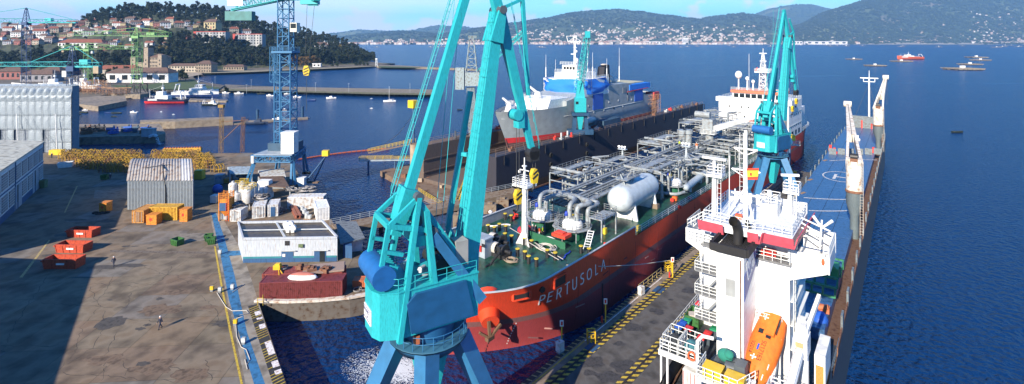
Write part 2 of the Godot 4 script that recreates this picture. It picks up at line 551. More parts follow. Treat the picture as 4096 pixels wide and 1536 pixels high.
# ---- the yard ---------------------------------------------------------------------------------
func yard():
	var con = mt("yard_concrete",Color(0.17,0.15,0.13),0.9,0,"c",0.035)
	var wall = mt("quay_wall",Color(0.11,0.1,0.09),0.95,0,"r",0.2)
	var l = outline([[302,618],[640,615],[1005,611],[1160,640],[1235,760],[1322,872],[1340,905],[1450,1005],[1530,1085],[1512,1152],[1485,1176],[1400,1192],[1280,1203],[1150,1208],[1030,1206],[1042,1232],[1145,1536]])
	l.append(Vector2(-7,-32)); l.append(Vector2(-300,-32)); l.append(Vector2(-300,-178.9))
	ground("yard_ground",S().prism(l,-4,YARD - 0.06),wall)
	var land = outline([[302,618.2],[302,575],[302,446]])
	land.append(Vector2(-480,-330)); land.append(Vector2(-480,-179))
	ground("shed_ground",S().prism(land,-4,YARD - 0.03),con)
	# concrete slabs on the yard,cut to its outline,with open joints
	var root = ground("yard_paving",S().cap(l,YARD - 0.05),mt("joint_dirt",Color(0.05,0.045,0.04),0.95,0,""))
	var vm = vmat("slab_concrete",0.9,0.035,"c")
	var turn = Transform2D(-0.07,Vector2.ZERO)
	var big = SC(Color.WHITE)
	for i in range(-40,14):
		for j in range(-2,24):
			var o = Vector2(i*7.5,-28 - j*7.0)
			var r = PackedVector2Array()
			for q in [[0,0],[7.5,0],[7.5,7],[0,7]]:
				r.append(turn*(o+Vector2(q[0],-q[1])))
			for cut in Geometry2D.intersect_polygons(Geometry2D.offset_polygon(r,-0.025)[0],l):
				var k = rnd(-1,1)
				var tone = Color(0.172,0.142,0.106)*(1.0+0.13*k)
				if rng.randf() < 0.3: tone = tone.lerp(Color(0.19,0.138,0.096),0.6)
				if rng.randf() < 0.18: tone = tone.lerp(Color(0.17,0.165,0.16),0.7)
				var cen: Vector2 = cut[0]
				var near = -cen.y < 150 and absf(cen.x) < -cen.y*1.15
				var s: Sh = SC(tone) if near else big
				s.tint = tone
				s.cap(cut,YARD)
				if near: part(root,"slab",s,vm)
	part(root,"far_paving",big,vm).set_meta("kind","stuff")
	# painted walkway,pale strip beside it,yellow lines
	var up = func(nm,pts,y,m): return ground(nm,S().cap(outline(pts),YARD+y),m)
	up.call("walkway_apron",[[838,850],[880,855],[965,1000],[1000,1100],[1060,1290],[1125,1536],[1190,1750],[1060,1750],[982,1536],[930,1290],[880,1060]],0.004,mt("apron_concrete",Color(0.25,0.235,0.21),0.9,0,"c",0.05))
	up.call("walkway_blue_paint",[[845,852],[864,852],[900,960],[938,1100],[988,1330],[1060,1536],[1120,1750],[1080,1750],[1016,1536],[955,1330],[916,1200],[880,1010]],0.008,mt("blue_paint",Color(0.03,0.16,0.36),0.75,0,"c",0.12))
	up.call("walkway_branch_paint",[[895,1012],[910,1004],[965,1003],[968,1020],[905,1026]],0.012,mt("blue_paint"))
	var yel = mt("line_yellow",Color(0.5,0.38,0.04),0.7,0,"r",0.6)
	up.call("yellow_line",[[856,985],[862,985],[888,1130],[925,1320],[972,1536],[1020,1750],[1008,1750],[962,1536],[916,1320],[880,1130]],0.012,yel)
	up.call("yellow_line",[[1440,1004],[1446,1002],[1532,1086],[1526,1090]],0.012,yel)
	up.call("faded_lane_line",[[195,960],[202,960],[90,1110],[78,1110]],0.012,mt("faded_yellow",Color(0.4,0.33,0.14),0.8,0,"r",0.5))
	up.call("faded_lane_line",[[306,745],[311,745],[262,850],[256,850]],0.012,mt("faded_yellow"))
	up.call("drain_strip",[[440,1000],[860,1008],[860,1016],[440,1009]],0.01,mt("drain",Color(0.14,0.12,0.1),0.9,0,"r",0.3))
	# patches of oil,tar and old repairs with ragged outlines
	var oil = mt("oil_stain",Color(0.07,0.064,0.058),0.8,0,"c",0.2)
	for p in [[420,1068,3.2,0.9],[520,1062,3.0,0.7],[430,885,2.2,0.9],[425,880,1.0,0.6],[895,1295,1.6,0.9],[470,720,1.4,0.6],[445,1290,2.0,1.6],[505,985,0.8,0.4],[540,985,0.7,0.35],[600,992,0.6,0.3],[560,1315,0.7,0.4],[590,1300,0.5,0.35],[440,1200,0.4,0.2],[640,1195,0.6,0.4],[650,892,1.6,0.5],[330,1110,2.2,0.3],[570,1455,0.8,0.5],[300,880,2.4,0.8],[250,940,1.6,0.9],[200,1020,1.2,0.5]]:
		stain("oil_stain",p[0],p[1],p[2],p[3],0.009,oil)
	var rep = mt("repair_concrete",Color(0.19,0.175,0.155),0.9,0,"c",0.1)
	for p in [[600,860,900,6],[720,930,620,9],[560,760,700,7],[380,760,440,5]]:
		up.call("repair_patch",[[p[0],p[1]],[p[0]+130,p[1]+4],[p[0]+128,p[1]+36],[p[0] - 6,p[1]+33]],0.006,rep)
	var brown = mt("rust_stain",Color(0.145,0.105,0.075),0.9,0,"c",0.15)
	for p in [[640,1240,3.0,1.6],[610,1470,2.4,1.5],[700,1170,2.0,1.0],[760,1500,2.2,1.3],[420,1440,2.4,1.2],[830,1230,1.2,0.7]]:
		stain("rust_stain",p[0],p[1],p[2],p[3],0.006,brown)
	# cracks
	var cr = S()
	for w in [[[350,1115],[440,1060],[520,1078],[560,1060],[650,1098]],[[372,1132],[440,1140],[500,1130],[640,1140],[760,1110],[860,1120]],[[360,1150],[400,1230],[330,1300],[300,1420],[250,1460],[180,1536]],[[455,1100],[420,1170],[400,1190],[360,1220]],[[530,1170],[505,1230],[455,1228],[345,1222],[150,1213]],[[505,1230],[640,1238],[860,1247]],[[420,1240],[404,1330],[370,1390],[300,1440],[250,1468]],[[470,1330],[430,1400],[415,1490],[405,1536]],[[480,1415],[505,1480],[495,1515]],[[250,1493],[420,1505],[620,1520],[800,1530]],[[10,1410],[60,1300],[115,1215],[180,1120],[210,1070]],[[690,1065],[650,1120],[560,1150],[480,1140]],[[800,1180],[870,1240],[872,1290]],[[820,1440],[845,1510],[848,1536]],[[500,1275],[640,1285],[860,1292]],[[220,1060],[330,1000],[400,850],[420,770]],[[0,1385],[200,1385],[260,1380]],[[630,1470],[800,1480],[900,1486]],[[870,1130],[800,1160],[700,1100],[600,1090]]]:
		crack(cr,w)
	part(root,"crack",cr,mt("crack_dirt",Color(0.035,0.03,0.026),0.95,0,"")).set_meta("kind","stuff")
	# kerb along the basin
	var k = S()
	var kp = [[1022,1204],[1150,1207],[1280,1202],[1400,1191],[1490,1174]]
	for i in 4: k.beam(G(kp[i][0],kp[i][1])+Vector3(0,0.12,0.1),G(kp[i+1][0],kp[i+1][1])+Vector3(0,0.12,0.1),0.7,0.34)
	var kb = ground("basin_kerb",k,mt("kerb_white",Color(0.55,0.53,0.5),0.8,0,"r",0.2))
	# black and yellow hatch and white paint on the quay edge
	var qa = G(1030,1215); var qb = G(1145,1536)
	qb = qa+(qb - qa)*1.6
	var qd = (qb - qa).normalized(); var qn = Vector3(qd.z,0,-qd.x)
	if qn.x > 0: qn = -qn
	var hk = S(); var hy = S()
	hk.quad(qa+Vector3(0,0.012,0),qb+Vector3(0,0.012,0),qb+qn*1.3+Vector3(0,0.012,0),qa+qn*1.3+Vector3(0,0.012,0))
	var hm = ground("quay_edge_black_paint",hk,mt("black_paint",Color(0.03,0.03,0.03),0.8,0,"r",0.3))
	var ql = (qb - qa).length()
	var a = 0.6
	while a < ql:
		var o = qa+qd*a+Vector3(0,0.016,0)
		part(hm,"yellow_stripe",S().plate([o,o+qd*0.14,o+qd*0.5+qn*1.3,o+qd*0.36+qn*1.3],Vector3.UP,0.004),yel)
		a += 0.62 if fmod(a,6.0) < 3.6 else 1.5
	for w in [[2.4,1.2],[4.4,0.6],[6.5,1.3],[11.5,3.4],[16.5,1.4],[18.6,0.9]]:
		var o: Vector3 = qa+qd*w[0]+Vector3(0,0.021,0)
		part(hm,"white_paint",S().quad2(o,qd*w[1],qn*0.75),mt("old_white_paint",Color(0.7,0.7,0.72),0.7,0,"r",0.5))
func stain(nm: String,px: float,py: float,rx: float,rz: float,y: float,m: Material):
	var o = G(px,py)
	var p = PackedVector2Array()
	var ph = rnd(0,9)
	for i in 22:
		var a = TAU*i/22
		var k = 1.0+0.5*bump.get_noise_2d(cos(a)*25.0+ph*40,sin(a)*25.0)+rnd(-0.12,0.12)
		p.append(Vector2(o.x+cos(a)*rx*k,o.z+sin(a)*rz*k))
	ground(nm,S().cap(p,YARD+y+rnd(0,0.002)),m)
func crack(s: Sh,w: Array):
	var pts = []
	for i in w.size() - 1:
		var a = G(w[i][0],w[i][1]); var b = G(w[i+1][0],w[i+1][1])
		var m = maxi(2,int((b - a).length()/0.6))
		for k in m:
			pts.append(a.lerp(b,float(k)/m)+Vector3(rnd(-0.22,0.22),0.005,rnd(-0.25,0.25)))
	for i in pts.size() - 1:
		var f: Vector3 = (pts[i+1] - pts[i]).normalized()
		var r = Vector3(-f.z,0,f.x)*rnd(0.012,0.04)
		s.quad2(pts[i] - r,pts[i+1] - pts[i],r*2)
# ---- jetty between the two ships; its frame: u along,v across ----------------------------------
const U := Vector3(0.65,0,-0.76)
const V := Vector3(0.76,0,0.65)
func J(s: float,b: float,y := 0.0) -> Vector3: return U*s+V*b+Vector3(0,y,0)
func jetty():
	var l = PackedVector2Array([XZ(J(8,-44)),XZ(J(30,-44)),XZ(J(36,-38)),XZ(J(176,-37.4)),XZ(J(176,-29.6)),XZ(J(110,-27)),XZ(J(60,-25)),XZ(J(10,-22))])
	ground("crane_quay_ground",S().bb(Vector3(-15,-4,-53),Vector3(-0.5,5.0,-38)),mt("quay_wall"))
	var side = mt("jetty_wall",Color(0.13,0.12,0.11),0.95,0,"r",0.2)
	ground("jetty_ground",S().prism(l,-4,YARD - 0.004),side)
	var sh = func(nm,s0,b0,s1,b1,y,m): return ground(nm,S().quad(J(s0,b0,YARD+y),J(s0,b1,YARD+y),J(s1,b1,YARD+y),J(s1,b0,YARD+y)),m)
	var edge = S()
	var top = Sh.new()
	top.quad(J(30,-38.0,YARD),J(30,-24,YARD),J(176,-29.6,YARD),J(176,-37.5,YARD))
	ground("jetty_road",top,mt("asphalt",Color(0.085,0.085,0.09),0.92,0,"c",0.06))
	edge.quad(J(40,-38.0,YARD+.004),J(40,-35.4,YARD+.004),J(176,-35.4,YARD+.004),J(176,-37.4,YARD+.004))
	ground("jetty_edge_paving",edge,mt("jetty_concrete",Color(0.23,0.19,0.15),0.92,0,"c",0.06))
	var rail = mt("rail_steel",Color(0.12,0.09,0.075),0.5,0.7,"r",0.4)
	var yel = mt("line_yellow"); var blk = mt("black_paint")
	for t in [[-35.3,48.0,168.0],[-28.9,44.0,110.0]]:
		var b: float = t[0]
		var pl = Sh.new()
		pl.quad(J(t[1],b - 0.75,YARD+.008),J(t[1],b+0.75,YARD+.008),J(t[2],b+0.75,YARD+.008),J(t[2],b - 0.75,YARD+.008))
		var hm = ground("track_warning_paint",pl,blk)
		var s: float = t[1]
		while s < t[2]:
			var w = 0.5
			if s < 110: part(hm,"yellow_stripe",S().plate([J(s,b - 0.72,YARD+.013),J(s+w,b - 0.72,YARD+.013),J(s+w+0.45,b - 0.12,YARD+.013),J(s+0.45,b - 0.12,YARD+.013)],Vector3.UP,0.004),yel)
			if s < 110: part(hm,"yellow_stripe",S().plate([J(s,b+0.12,YARD+.013),J(s+w,b+0.12,YARD+.013),J(s+w+0.45,b+0.72,YARD+.013),J(s+0.45,b+0.72,YARD+.013)],Vector3.UP,0.004),yel)
			s += 1.15
		for k in [-0.08,0.08]: one("crane_rail","steel crane rail set in the striped track along the jetty","rail",S().beam(J(t[1],b+k,YARD+0.03),J(t[2],b+k,YARD+0.03),0.07,0.09),rail,"crane rails along the jetty")
	# edge hatch,yellow and white line
	var hm2 = ground("jetty_edge_black_paint",S().quad(J(44,-37.95,YARD+.009),J(44,-37.25,YARD+.009),J(120,-37.1,YARD+.009),J(120,-37.7,YARD+.009)),blk)
	var s = 45.0
	while s < 105:
		part(hm2,"yellow_stripe",S().plate([J(s,-37.93,YARD+.014),J(s+.22,-37.93,YARD+.014),J(s+.4,-37.27,YARD+.014),J(s+.18,-37.27,YARD+.014)],Vector3.UP,0.004),mt("faded_yellow"))
		s += 0.95
	sh.call("jetty_yellow_line",44,-37.0,58,-36.8,0.012,yel)
	sh.call("jetty_white_line",58,-36.95,82,-36.8,0.012,mt("old_white_paint"))
	for q in [[56.5,1.9],[76.5,2.2],[44,2.0]]: sh.call("blue_hatch_paint",q[0],-36.1,q[0]+q[1],-34.7,0.02,mt("dark_blue_cover",Color(0.02,0.07,0.16),0.7))
	for k in 26:
		var p = J(rnd(44,130),rnd(-34,-29.6),YARD+0.007+k*0.0002)
		var pl = PackedVector2Array()
		var rx = rnd(0.5,2.2)
		for i in 14: pl.append(Vector2(p.x,p.z)+Vector2(cos(TAU*i/14),sin(TAU*i/14)*0.7)*rx*rnd(0.6,1.1))
		ground("jetty_oil_stain",S().cap(pl,p.y),mt("tar_stain",Color(0.05,0.05,0.055),0.75,0,"c",0.3))
# ---- gas tanker alongside the jetty; local axes: x across,z = -distance aft of the bow -----------
func ship(nm: String,label: String,u: Vector3,v: Vector3,s0: float,b0: float) -> Node3D:
	var o = thing(nm,label,"ship","",u*s0+v*b0,false)
	o.basis = Basis(v,Vector3.UP,-u)
	return o
# pixel at a level to a ship's own axes
func loc(o: Node3D,px: float,py: float,h: float) -> Vector3: return o.transform.affine_inverse()*G(px,py,h)
func locd(o: Node3D,px: float,py: float,d: float) -> Vector3: return o.transform.affine_inverse()*Q(px,py,d)
func out_of(o: Node3D,p: Vector3) -> Vector3: return o.transform*p
func hull_pt(h: Dictionary,a: float,y: float) -> float:
	var k = clampf(y/float(h.top),0.0,1.2)
	var a0: float = h.rake*(1.0 - pow(k,1.3))
	var l: float = lerpf(h.run,h.run*h.flare,k)
	var t = clampf((a - a0)/l,0.0,1.0)
	var b: float = h.b*(1.0 - pow(1.0 - t,2.2))
	var e = clampf((a - float(h.len)+float(h.aft))/float(h.aft),0.0,1.0)
	return b*(1.0 - e*e*lerpf(h.pinch,h.pinch*0.35,k))
func hull_side(s: Sh,h: Dictionary,side: float,ys: Array,n := 60,a1 := -1.0,inset := 0.0,flip := false,a00 := 0.0):
	var g = []
	for y in ys:
		var row = PackedVector3Array()
		var k = clampf(float(y)/float(h.top),0.0,1.2)
		var start: float = maxf(h.rake*(1.0 - pow(k,1.3)),a00)
		for j in n+1:
			var f = float(j)/n
			var a: float = lerpf(start,h.len if a1 < 0 else a1,f*f*0.75+f*0.25)
			row.append(Vector3(side*maxf(0.02,hull_pt(h,a,y) - inset),y,-a - (inset if j == 0 else 0.0)))
		g.append(row)
	s.surf(g,false,true,(side < 0) != flip)
func hull_band(o: Node3D,nm: String,h: Dictionary,ys: Array,m: Material,label := ""):
	var s = S()
	hull_side(s,h,1,ys); hull_side(s,h,-1,ys)
	var y0: float = ys[0]; var y1: float = ys[-1]
	var w0 = hull_pt(h,h.len,y0); var w1 = hull_pt(h,h.len,y1)
	var z = -float(h.len)
	s.quad(Vector3(w0,y0,z),Vector3(-w0,y0,z),Vector3(-w1,y1,z),Vector3(w1,y1,z))
	part(o,nm,s,m,label)
func deck_shape(h: Dictionary,y: float,inset: float,a0: float,a1: float,n := 40) -> PackedVector2Array:
	var p = PackedVector2Array()
	for j in n+1:
		var f = float(j)/n
		var a = lerpf(a0,a1,f*f*0.7+f*0.3)
		p.append(Vector2(maxf(0.03,hull_pt(h,a,y) - inset),-a))
	for j in n+1:
		var q = p[n - j]
		p.append(Vector2(-q.x,q.y))
	return p
func bollards(o: Node3D,at: Vector3,along_z := false):
	var d = Vector3(0,0,0.75) if along_z else Vector3(0.75,0,0)
	for k in [-1,1]:
		var b = part(o,"bollard",S().tube(at+d*k,at+d*k+Vector3(0,1.15,0),0.3,0.3,10),mt("black_steel",Color(0.02,0.02,0.022),0.5))
		part(b,"bollard_cap",S().tube(at+d*k+Vector3(0,1.15,0),at+d*k+Vector3(0,1.22,0),0.36,0.36,10),mt("cap_yellow",Color(0.62,0.47,0.03),0.6))
func tanker():
	var o = ship("gas_tanker","red hulled gas tanker with green deck, grey pipework and white stern house",U,V,41.4,-53.2)
	var h = {"top": 10.5,"rake": 5.0,"run": 25.0,"flare": 0.62,"b": 11.75,"len": 194.0,"aft": 22.0,"pinch": 0.75}
	var DK = 9.0
	var red = mt("hull_red",Color(0.68,0.062,0.02),0.5,0,"s",0.25)
	var low = mt("hull_maroon",Color(0.32,0.042,0.045),0.75,0,"s",0.3)
	hull_band(o,"boot_topping",h,[-1.5,0,1.5,3.2,4.4],low,"faded maroon lower hull with scuffs")
	hull_band(o,"weathered_belt",h,[4.4,5.3],mt("hull_belt",Color(0.2,0.085,0.085),0.8,0,"s",0.3))
	hull_band(o,"topside",h,[5.3,6.2,7.2,8.2,DK],red)
	var bw = S()
	for side in [-1.0,1.0]: hull_side(bw,h,side,[DK,9.8,10.6],40,40.0)
	part(o,"bulwark",bw,red)
	var bi = S()
	for side in [-1.0,1.0]: hull_side(bi,h,side,[DK,9.8,10.6],40,40.0,0.18,true)
	part(o,"bulwark_lining",bi,mt("bulwark_grey",Color(0.3,0.33,0.36),0.6))
	for side in [-1.0,1.0]:
		var cap = S()
		var pts = []
		for j in 30:
			var a = 40.0*j/29.0
			pts.append(Vector3(side*maxf(0.05,hull_pt(h,a,10.6) - 0.09),10.62,-a))
		for j in 29: cap.beam(pts[j],pts[j+1],0.3,0.1)
		part(o,"bulwark_cap",cap,mt("pale_grey",Color(0.45,0.48,0.5),0.5))
	part(o,"main_deck",S().cap(deck_shape(h,DK,0.1,0.6,193.9),DK),mt("deck_green",Color(0.012,0.075,0.055),0.35,0,"c",0.12))
	# rub marks and openings in the bow
	for px in [1966.0,2410.0]:
		var a = find_a(o,h,px,2.5)
		var s = S()
		for y in 10:
			var y0 = y*0.5 - 0.2
			s.box(Vector3(hull_pt(h,a,y0)+0.02,y0+0.25,-a),Vector3(0.06,0.5,0.35))
		part(o,"rub_mark",s,mt("rub_dark",Color(0.07,0.02,0.025),0.8,0,"r",0.4))
	for w in [[2050,2120,9.3,0.75],[2215,2262,9.35,1.2]]:
		var a0 = find_a(o,h,w[0],w[2]); var a1 = find_a(o,h,w[1],w[2])
		var f = S(); var k = S()
		var p0 = Vector3(hull_pt(h,a0,w[2])+0.05,w[2],-a0); var p1 = Vector3(hull_pt(h,a1,w[2])+0.05,w[2],-a1)
		f.beam(p0+Vector3(0,w[3]/2+.1,0),p1+Vector3(0,w[3]/2+.1,0),0.4,0.2); f.beam(p0 - Vector3(0,w[3]/2+.1,0),p1 - Vector3(0,w[3]/2+.1,0),0.4,0.2)
		f.tube(p0 - Vector3(0,w[3]/2+.1,0),p0+Vector3(0,w[3]/2+.1,0),0.2,0.2,8); f.tube(p1 - Vector3(0,w[3]/2+.1,0),p1+Vector3(0,w[3]/2+.1,0),0.2,0.2,8)
		k.beam(p0,p1,0.2,w[3])
		var ff = part(o,"fairlead",f,red)
		part(ff,"fairlead_opening",k,mt("black_steel"))
	var ha = find_a(o,h,2168,9.4)
	var hl = S()
	hl.tube(Vector3(hull_pt(h,ha,9.4) - 0.1,9.4,-ha),Vector3(hull_pt(h,ha,9.4)+0.25,9.4,-ha+0.12),0.42,0.42,12)
	part(o,"mooring_hole",hl,mt("black_steel"))
	# anchor bolster and anchor
	var aa = find_a(o,h,1962,6.4)
	var ab = Vector3(hull_pt(h,aa,6.6),6.6,-aa)
	var pocket = S()
	pocket.tube(ab+Vector3(-2.0,1.2,-1.2),ab+Vector3(0.75,-0.5,0.9),2.0,1.2,16)
	var pk = part(o,"anchor_pocket",pocket,red)
	var an = S()
	var at = ab+Vector3(0.9,-0.7,1.2)
	an.beam(at+Vector3(-0.2,0.5,0),at+Vector3(0.1,-1.6,0.1),0.35)
	an.beam(at+Vector3(0.1,-1.6,0.1),at+Vector3(0.5,-0.3,-1.6),0.3); an.beam(at+Vector3(0.1,-1.6,0.1),at+Vector3(-0.6,-0.6,1.3),0.3)
	an.box(at+Vector3(0.1,-1.55,0.1),Vector3(0.6,0.5,1.2))
	part(o,"anchor",an,mt("anchor_rust",Color(0.16,0.1,0.06),0.8,0.2,"r",1.0))
	# the name,one letter at a time on the plating
	var font = SystemFont.new()
	font.font_names = PackedStringArray(["Droid Sans"])
	var word = "PERTUSOLA"
	for i in 9:
		var a = find_a(o,h,[2166,2198,2234,2268,2298,2327,2356,2384,2412][i],7.6)
		var p = Vector3(hull_pt(h,a,7.6),7.6,-a)
		var t1 = (Vector3(hull_pt(h,a+0.4,7.6),7.6,-a - 0.4) - p).normalized()
		var t2 = (Vector3(hull_pt(h,a,8.0),8.0,-a) - p).normalized()
		var nn = t1.cross(t2).normalized()
		if nn.x < 0: nn = -nn
		var tm = TextMesh.new()
		tm.text = word[i]
		tm.font = font
		tm.font_size = 64
		tm.pixel_size = 0.036
		tm.depth = 0.03
		var l = part(o,"letter",tm,mt("letter_white",Color(0.74,0.72,0.68),0.6,0,""))
		var up = nn.cross(t1).normalized()
		if up.y < 0: up = -up
		l.basis = Basis(up.cross(nn),up,nn)
		l.position = p+nn*0.05
	# draught figures
	for i in 9:
		var a = find_a(o,h,2043,2.2)
		var y = 0.9+i*0.42
		part(o,"draught_mark",S().box(Vector3(hull_pt(h,a,y)+0.02,y,-a),Vector3(0.05,0.14,0.2)),mt("letter_white"))
	# plate seams and scuffs along the side
	for k in 15:
		var s = S(); var a = 22.0+k*9.0
		for y in 8: s.box(Vector3(hull_pt(h,a,y+0.5)+0.005,y+0.5,-a),Vector3(0.03,1.0,0.07))
		part(o,"plate_seam",s,mt("seam_red",Color(0.25,0.035,0.03),0.8))
	for k in 46:
		var a = rnd(12,150); var y = rnd(1.2,7.5)
		part(o,"scuff",S().beam(Vector3(hull_pt(h,a,y)+0.015,y,-a),Vector3(hull_pt(h,a+2,y)+0.015,y+rnd(-0.3,0.1),-a - rnd(0.4,2.4)),0.03,rnd(0.04,0.22)),mt("scuff_dark",Color(0.12,0.045,0.05),0.9) if k % 3 else mt("scuff_pale",Color(0.4,0.2,0.18),0.9))
	# side rails
	for side in [-1.0,1.0]:
		var pts = []
		for j in 40:
			var a = 40.0+111.0*j/39.0
			pts.append(Vector3(side*(hull_pt(h,a,DK) - 0.25),DK,-a))
		part(o,"rail",S().rail(pts,1.15,2.9,0.045,3),mt("rail_white",Color(0.62,0.64,0.63),0.5,0,""))
	foredeck(o,h,DK)
	gas_plant(o,h,DK)
	stern_house(o,h,DK)
func find_a(o: Node3D,h: Dictionary,px: float,y: float) -> float:
	var best = 5.0; var err = 1e9
	for i in 800:
		var a: float = h.rake*0.5+i*0.1
		var p = out_of(o,Vector3(hull_pt(h,a,y),y,-a))
		var e = absf(FP+p.x/-p.z*FP - px)
		if e < err and hull_pt(h,a,y) > 0.5: err = e; best = a
	return best
func foredeck(o: Node3D,h: Dictionary,DK: float):
	var white = mt("ship_white",Color(0.74,0.75,0.75),0.45,0,"g",0.3)
	var blk = mt("black_steel")
	# foremast
	var f = loc(o,2098,976,DK)
	f.y = DK
	var mast = part(o,"foremast",S().tube(f,f+Vector3(0,9.8,0),0.5,0.42,14).tube(f+Vector3(0,9.8,0),f+Vector3(0,13.0,0),0.25,0.2,10).tube(f+Vector3(0,13.0,0),f+Vector3(0,14.4,0),0.1,0.1,6),white)
	var pf = S().box(f+Vector3(0,9.9,0),Vector3(3.2,0.35,2.6)).rail([f+Vector3(-1.55,10.0,1.25),f+Vector3(1.55,10.0,1.25),f+Vector3(1.55,10.0,-1.25),f+Vector3(-1.55,10.0,-1.25),f+Vector3(-1.55,10.0,1.25)],1.1,0.8,0.05,3)
	part(mast,"platform",pf,white)
	part(mast,"ladder",S().ladder(f+Vector3(0.75,0.2,0.4),f+Vector3(0.75,11,0.4),Vector3(0,0,1),0.6,0.04),white)
	part(mast,"gusset",S().plate([f+Vector3(0.4,0,0.1),f+Vector3(1.5,0,0.6),f+Vector3(0.4,2.2,0.1)],Vector3(0.4,0,-1),0.08).plate([f+Vector3(-0.4,0,0.1),f+Vector3(-1.3,0,0.7),f+Vector3(-0.4,2.2,0.1)],Vector3(0.4,0,1),0.08),white)
	part(mast,"lamp_arm",S().beam(f+Vector3(-1.0,12.3,0),f+Vector3(1.0,12.3,0),0.14).box(f+Vector3(0,13.0,0),Vector3(0.7,0.2,0.5)).box(f+Vector3(-0.9,12.0,0.2),Vector3(0.35,0.4,0.3)),white)
	part(mast,"rigging",S().tube(f+Vector3(0,12.6,0),f+Vector3(-2,0.5,16),0.025,0.025,4,false).tube(f+Vector3(0,12.6,0),f+Vector3(3,0.5,12),0.025,0.025,4,false),mt("wire",Color(0.08,0.08,0.08),0.5,0.5,""))
	# bollards by pixel
	for p in [[1965,800+130],[2018,878],[2010,925],[2033,965],[2112,985],[2085,1030],[2130,1060],[2205,1035],[2340,1018]]:
		var q = loc(o,p[0],p[1],DK)
		bollards(o,Vector3(clampf(q.x,-10,10.2),DK,q.z))
	# deck house with red box
	var c = loc(o,1933,1020,DK)
	var dh = part(o,"deck_house",S().box(c+Vector3(0,1.4,0),Vector3(2.4,2.8,1.8)).box(c+Vector3(0,2.9,0),Vector3(2.7,0.22,2.1)),mt("house_grey",Color(0.3,0.35,0.4),0.55))
	part(dh,"fire_hose_box",S().box(c+Vector3(0.2,1.4,1.02),Vector3(0.75,0.9,0.22)),mt("fire_red",Color(0.6,0.03,0.02),0.5))
	part(dh,"window",S().box(c+Vector3(0.9,2.0,0.92),Vector3(0.7,0.5,0.06)),blk)
	# windlass,winch and chain
	for w in [[2000,1025],[1990,985]]:
		var q = loc(o,w[0],w[1],DK)
		var s = S().box(q+Vector3(0,0.3,0),Vector3(3.4,0.6,1.6)).tube(q+Vector3(-1.5,1.1,0),q+Vector3(-0.4,1.1,0),0.85,0.85,14).tube(q+Vector3(0.9,1.1,0),q+Vector3(1.2,1.1,0),1.0,1.0,14).box(q+Vector3(0.1,1.0,0),Vector3(0.7,1.3,1.0)).tube(q+Vector3(1.2,1.1,0),q+Vector3(2.3,1.1,0),0.3,0.3,10)
		var wn = part(o,"windlass",s,blk)
		part(wn,"rope_drum",S().tube(q+Vector3(-1.45,1.1,0),q+Vector3(-0.45,1.1,0),0.9,0.9,14,false),mt("rope_pale",Color(0.45,0.43,0.4),0.9))
		var ch = S()
		for i in 18: ch.box(q+Vector3(1.05+0.04*sin(i*2.0),maxf(0.15,1.6 - i*0.12),0.6+i*0.22),Vector3(0.26,0.2,0.3))
		part(wn,"chain",ch,blk)
	# green breakwater box with red lid and coiled rope
	var g = loc(o,2190,985,DK)
	part(o,"wave_screen",S().plate([g+Vector3(-4.2,0,0.9),g+Vector3(3.0,0,-0.8),g+Vector3(3.0,1.1,-0.8),g+Vector3(-4.2,2.1,0.9)],Vector3(0.24,0,1),0.1).plate([g+Vector3(-4.2,0,0.9),g+Vector3(-7,0,-1.5),g+Vector3(-7,2.3,-1.5),g+Vector3(-4.2,2.1,0.9)],Vector3(-0.65,0,1),0.1),mt("screen_green",Color(0.015,0.11,0.055),0.5))
	var lid = S()
	lid.box(g+Vector3(1.2,1.55,-2.3),Vector3(2.7,0.5,1.9)).box(g+Vector3(1.0,1.9,-2.3),Vector3(1.6,0.25,1.1))
	part(o,"red_locker",lid,mt("locker_red",Color(0.7,0.06,0.03),0.5))
	coil(o,"rope_coil",g+Vector3(0.5,0.1,1.0),1.9,0.09,5,mt("rope_pale"))
	coil(o,"rope_coil",loc(o,2045,1045,DK),1.2,0.09,5,mt("rope_brown",Color(0.25,0.2,0.15),0.9))
	for q in [[1985,875],[1962,870]]:
		var m = loc(o,q[0],q[1],DK)
		part(o,"mushroom_vent",S().tube(m,m+Vector3(0,0.9,0),0.22,0.22,8).ball(m+Vector3(0,1.05,0),Vector3(0.42,0.35,0.42)),white)
	for q in [[2420,1003,0.6],[2060,872,0.5]]:
		var m = loc(o,q[0],q[1],DK)
		part(o,"hydrant",S().tube(m,m+Vector3(0,1.0,0),0.14,0.14,8).ball(m+Vector3(0,1.1,0),Vector3(0.28,0.3,0.28)).beam(m+Vector3(0,0.9,0),m+Vector3(0.8,0.8,0),0.2).box(m+Vector3(0,0.15,0),Vector3(0.9,0.3,0.9)),mt("fire_red"))
	var hb = []
	for i in 14: hb.append(loc(o,2280 - i*2.5+3*sin(i*0.8),1008+i*2.6,DK)+Vector3(0,0.12,0))
	part(o,"blue_hose",S().pipe(hb,0.14,6),mt("hose_blue",Color(0.01,0.04,0.35),0.5))
	hb = []
	for i in 16: hb.append(loc(o,1945+i*6.5,904+3.5*sin(i*0.4),DK)+Vector3(0,0.14,0))
	part(o,"white_hose",S().pipe(hb,0.15,6),mt("hose_white",Color(0.6,0.6,0.6),0.6))
	hb = []
	for i in 10: hb.append(loc(o,2170+i*5.5,948+9*pow((i - 3.5)/5.0,2),DK+0.6+0.0))
	part(o,"white_hose",S().pipe(hb,0.15,6),mt("hose_white"))
	var red = loc(o,2100,930,DK)
	part(o,"red_tarpaulin",S().ball(red+Vector3(0,0.5,0),Vector3(1.3,0.8,1.6),9,5),mt("tarp_red",Color(0.65,0.03,0.05),0.6))
	# mooring ropes
	var rp = mt("rope_pale")
	var m0 = loc(o,2235,1055,DK)+Vector3(0,0.6,0)
	part(o,"mooring_rope",S().tube(m0,loc(o,2108,985,DK)+Vector3(0,0.8,0),0.06,0.06,5),rp)
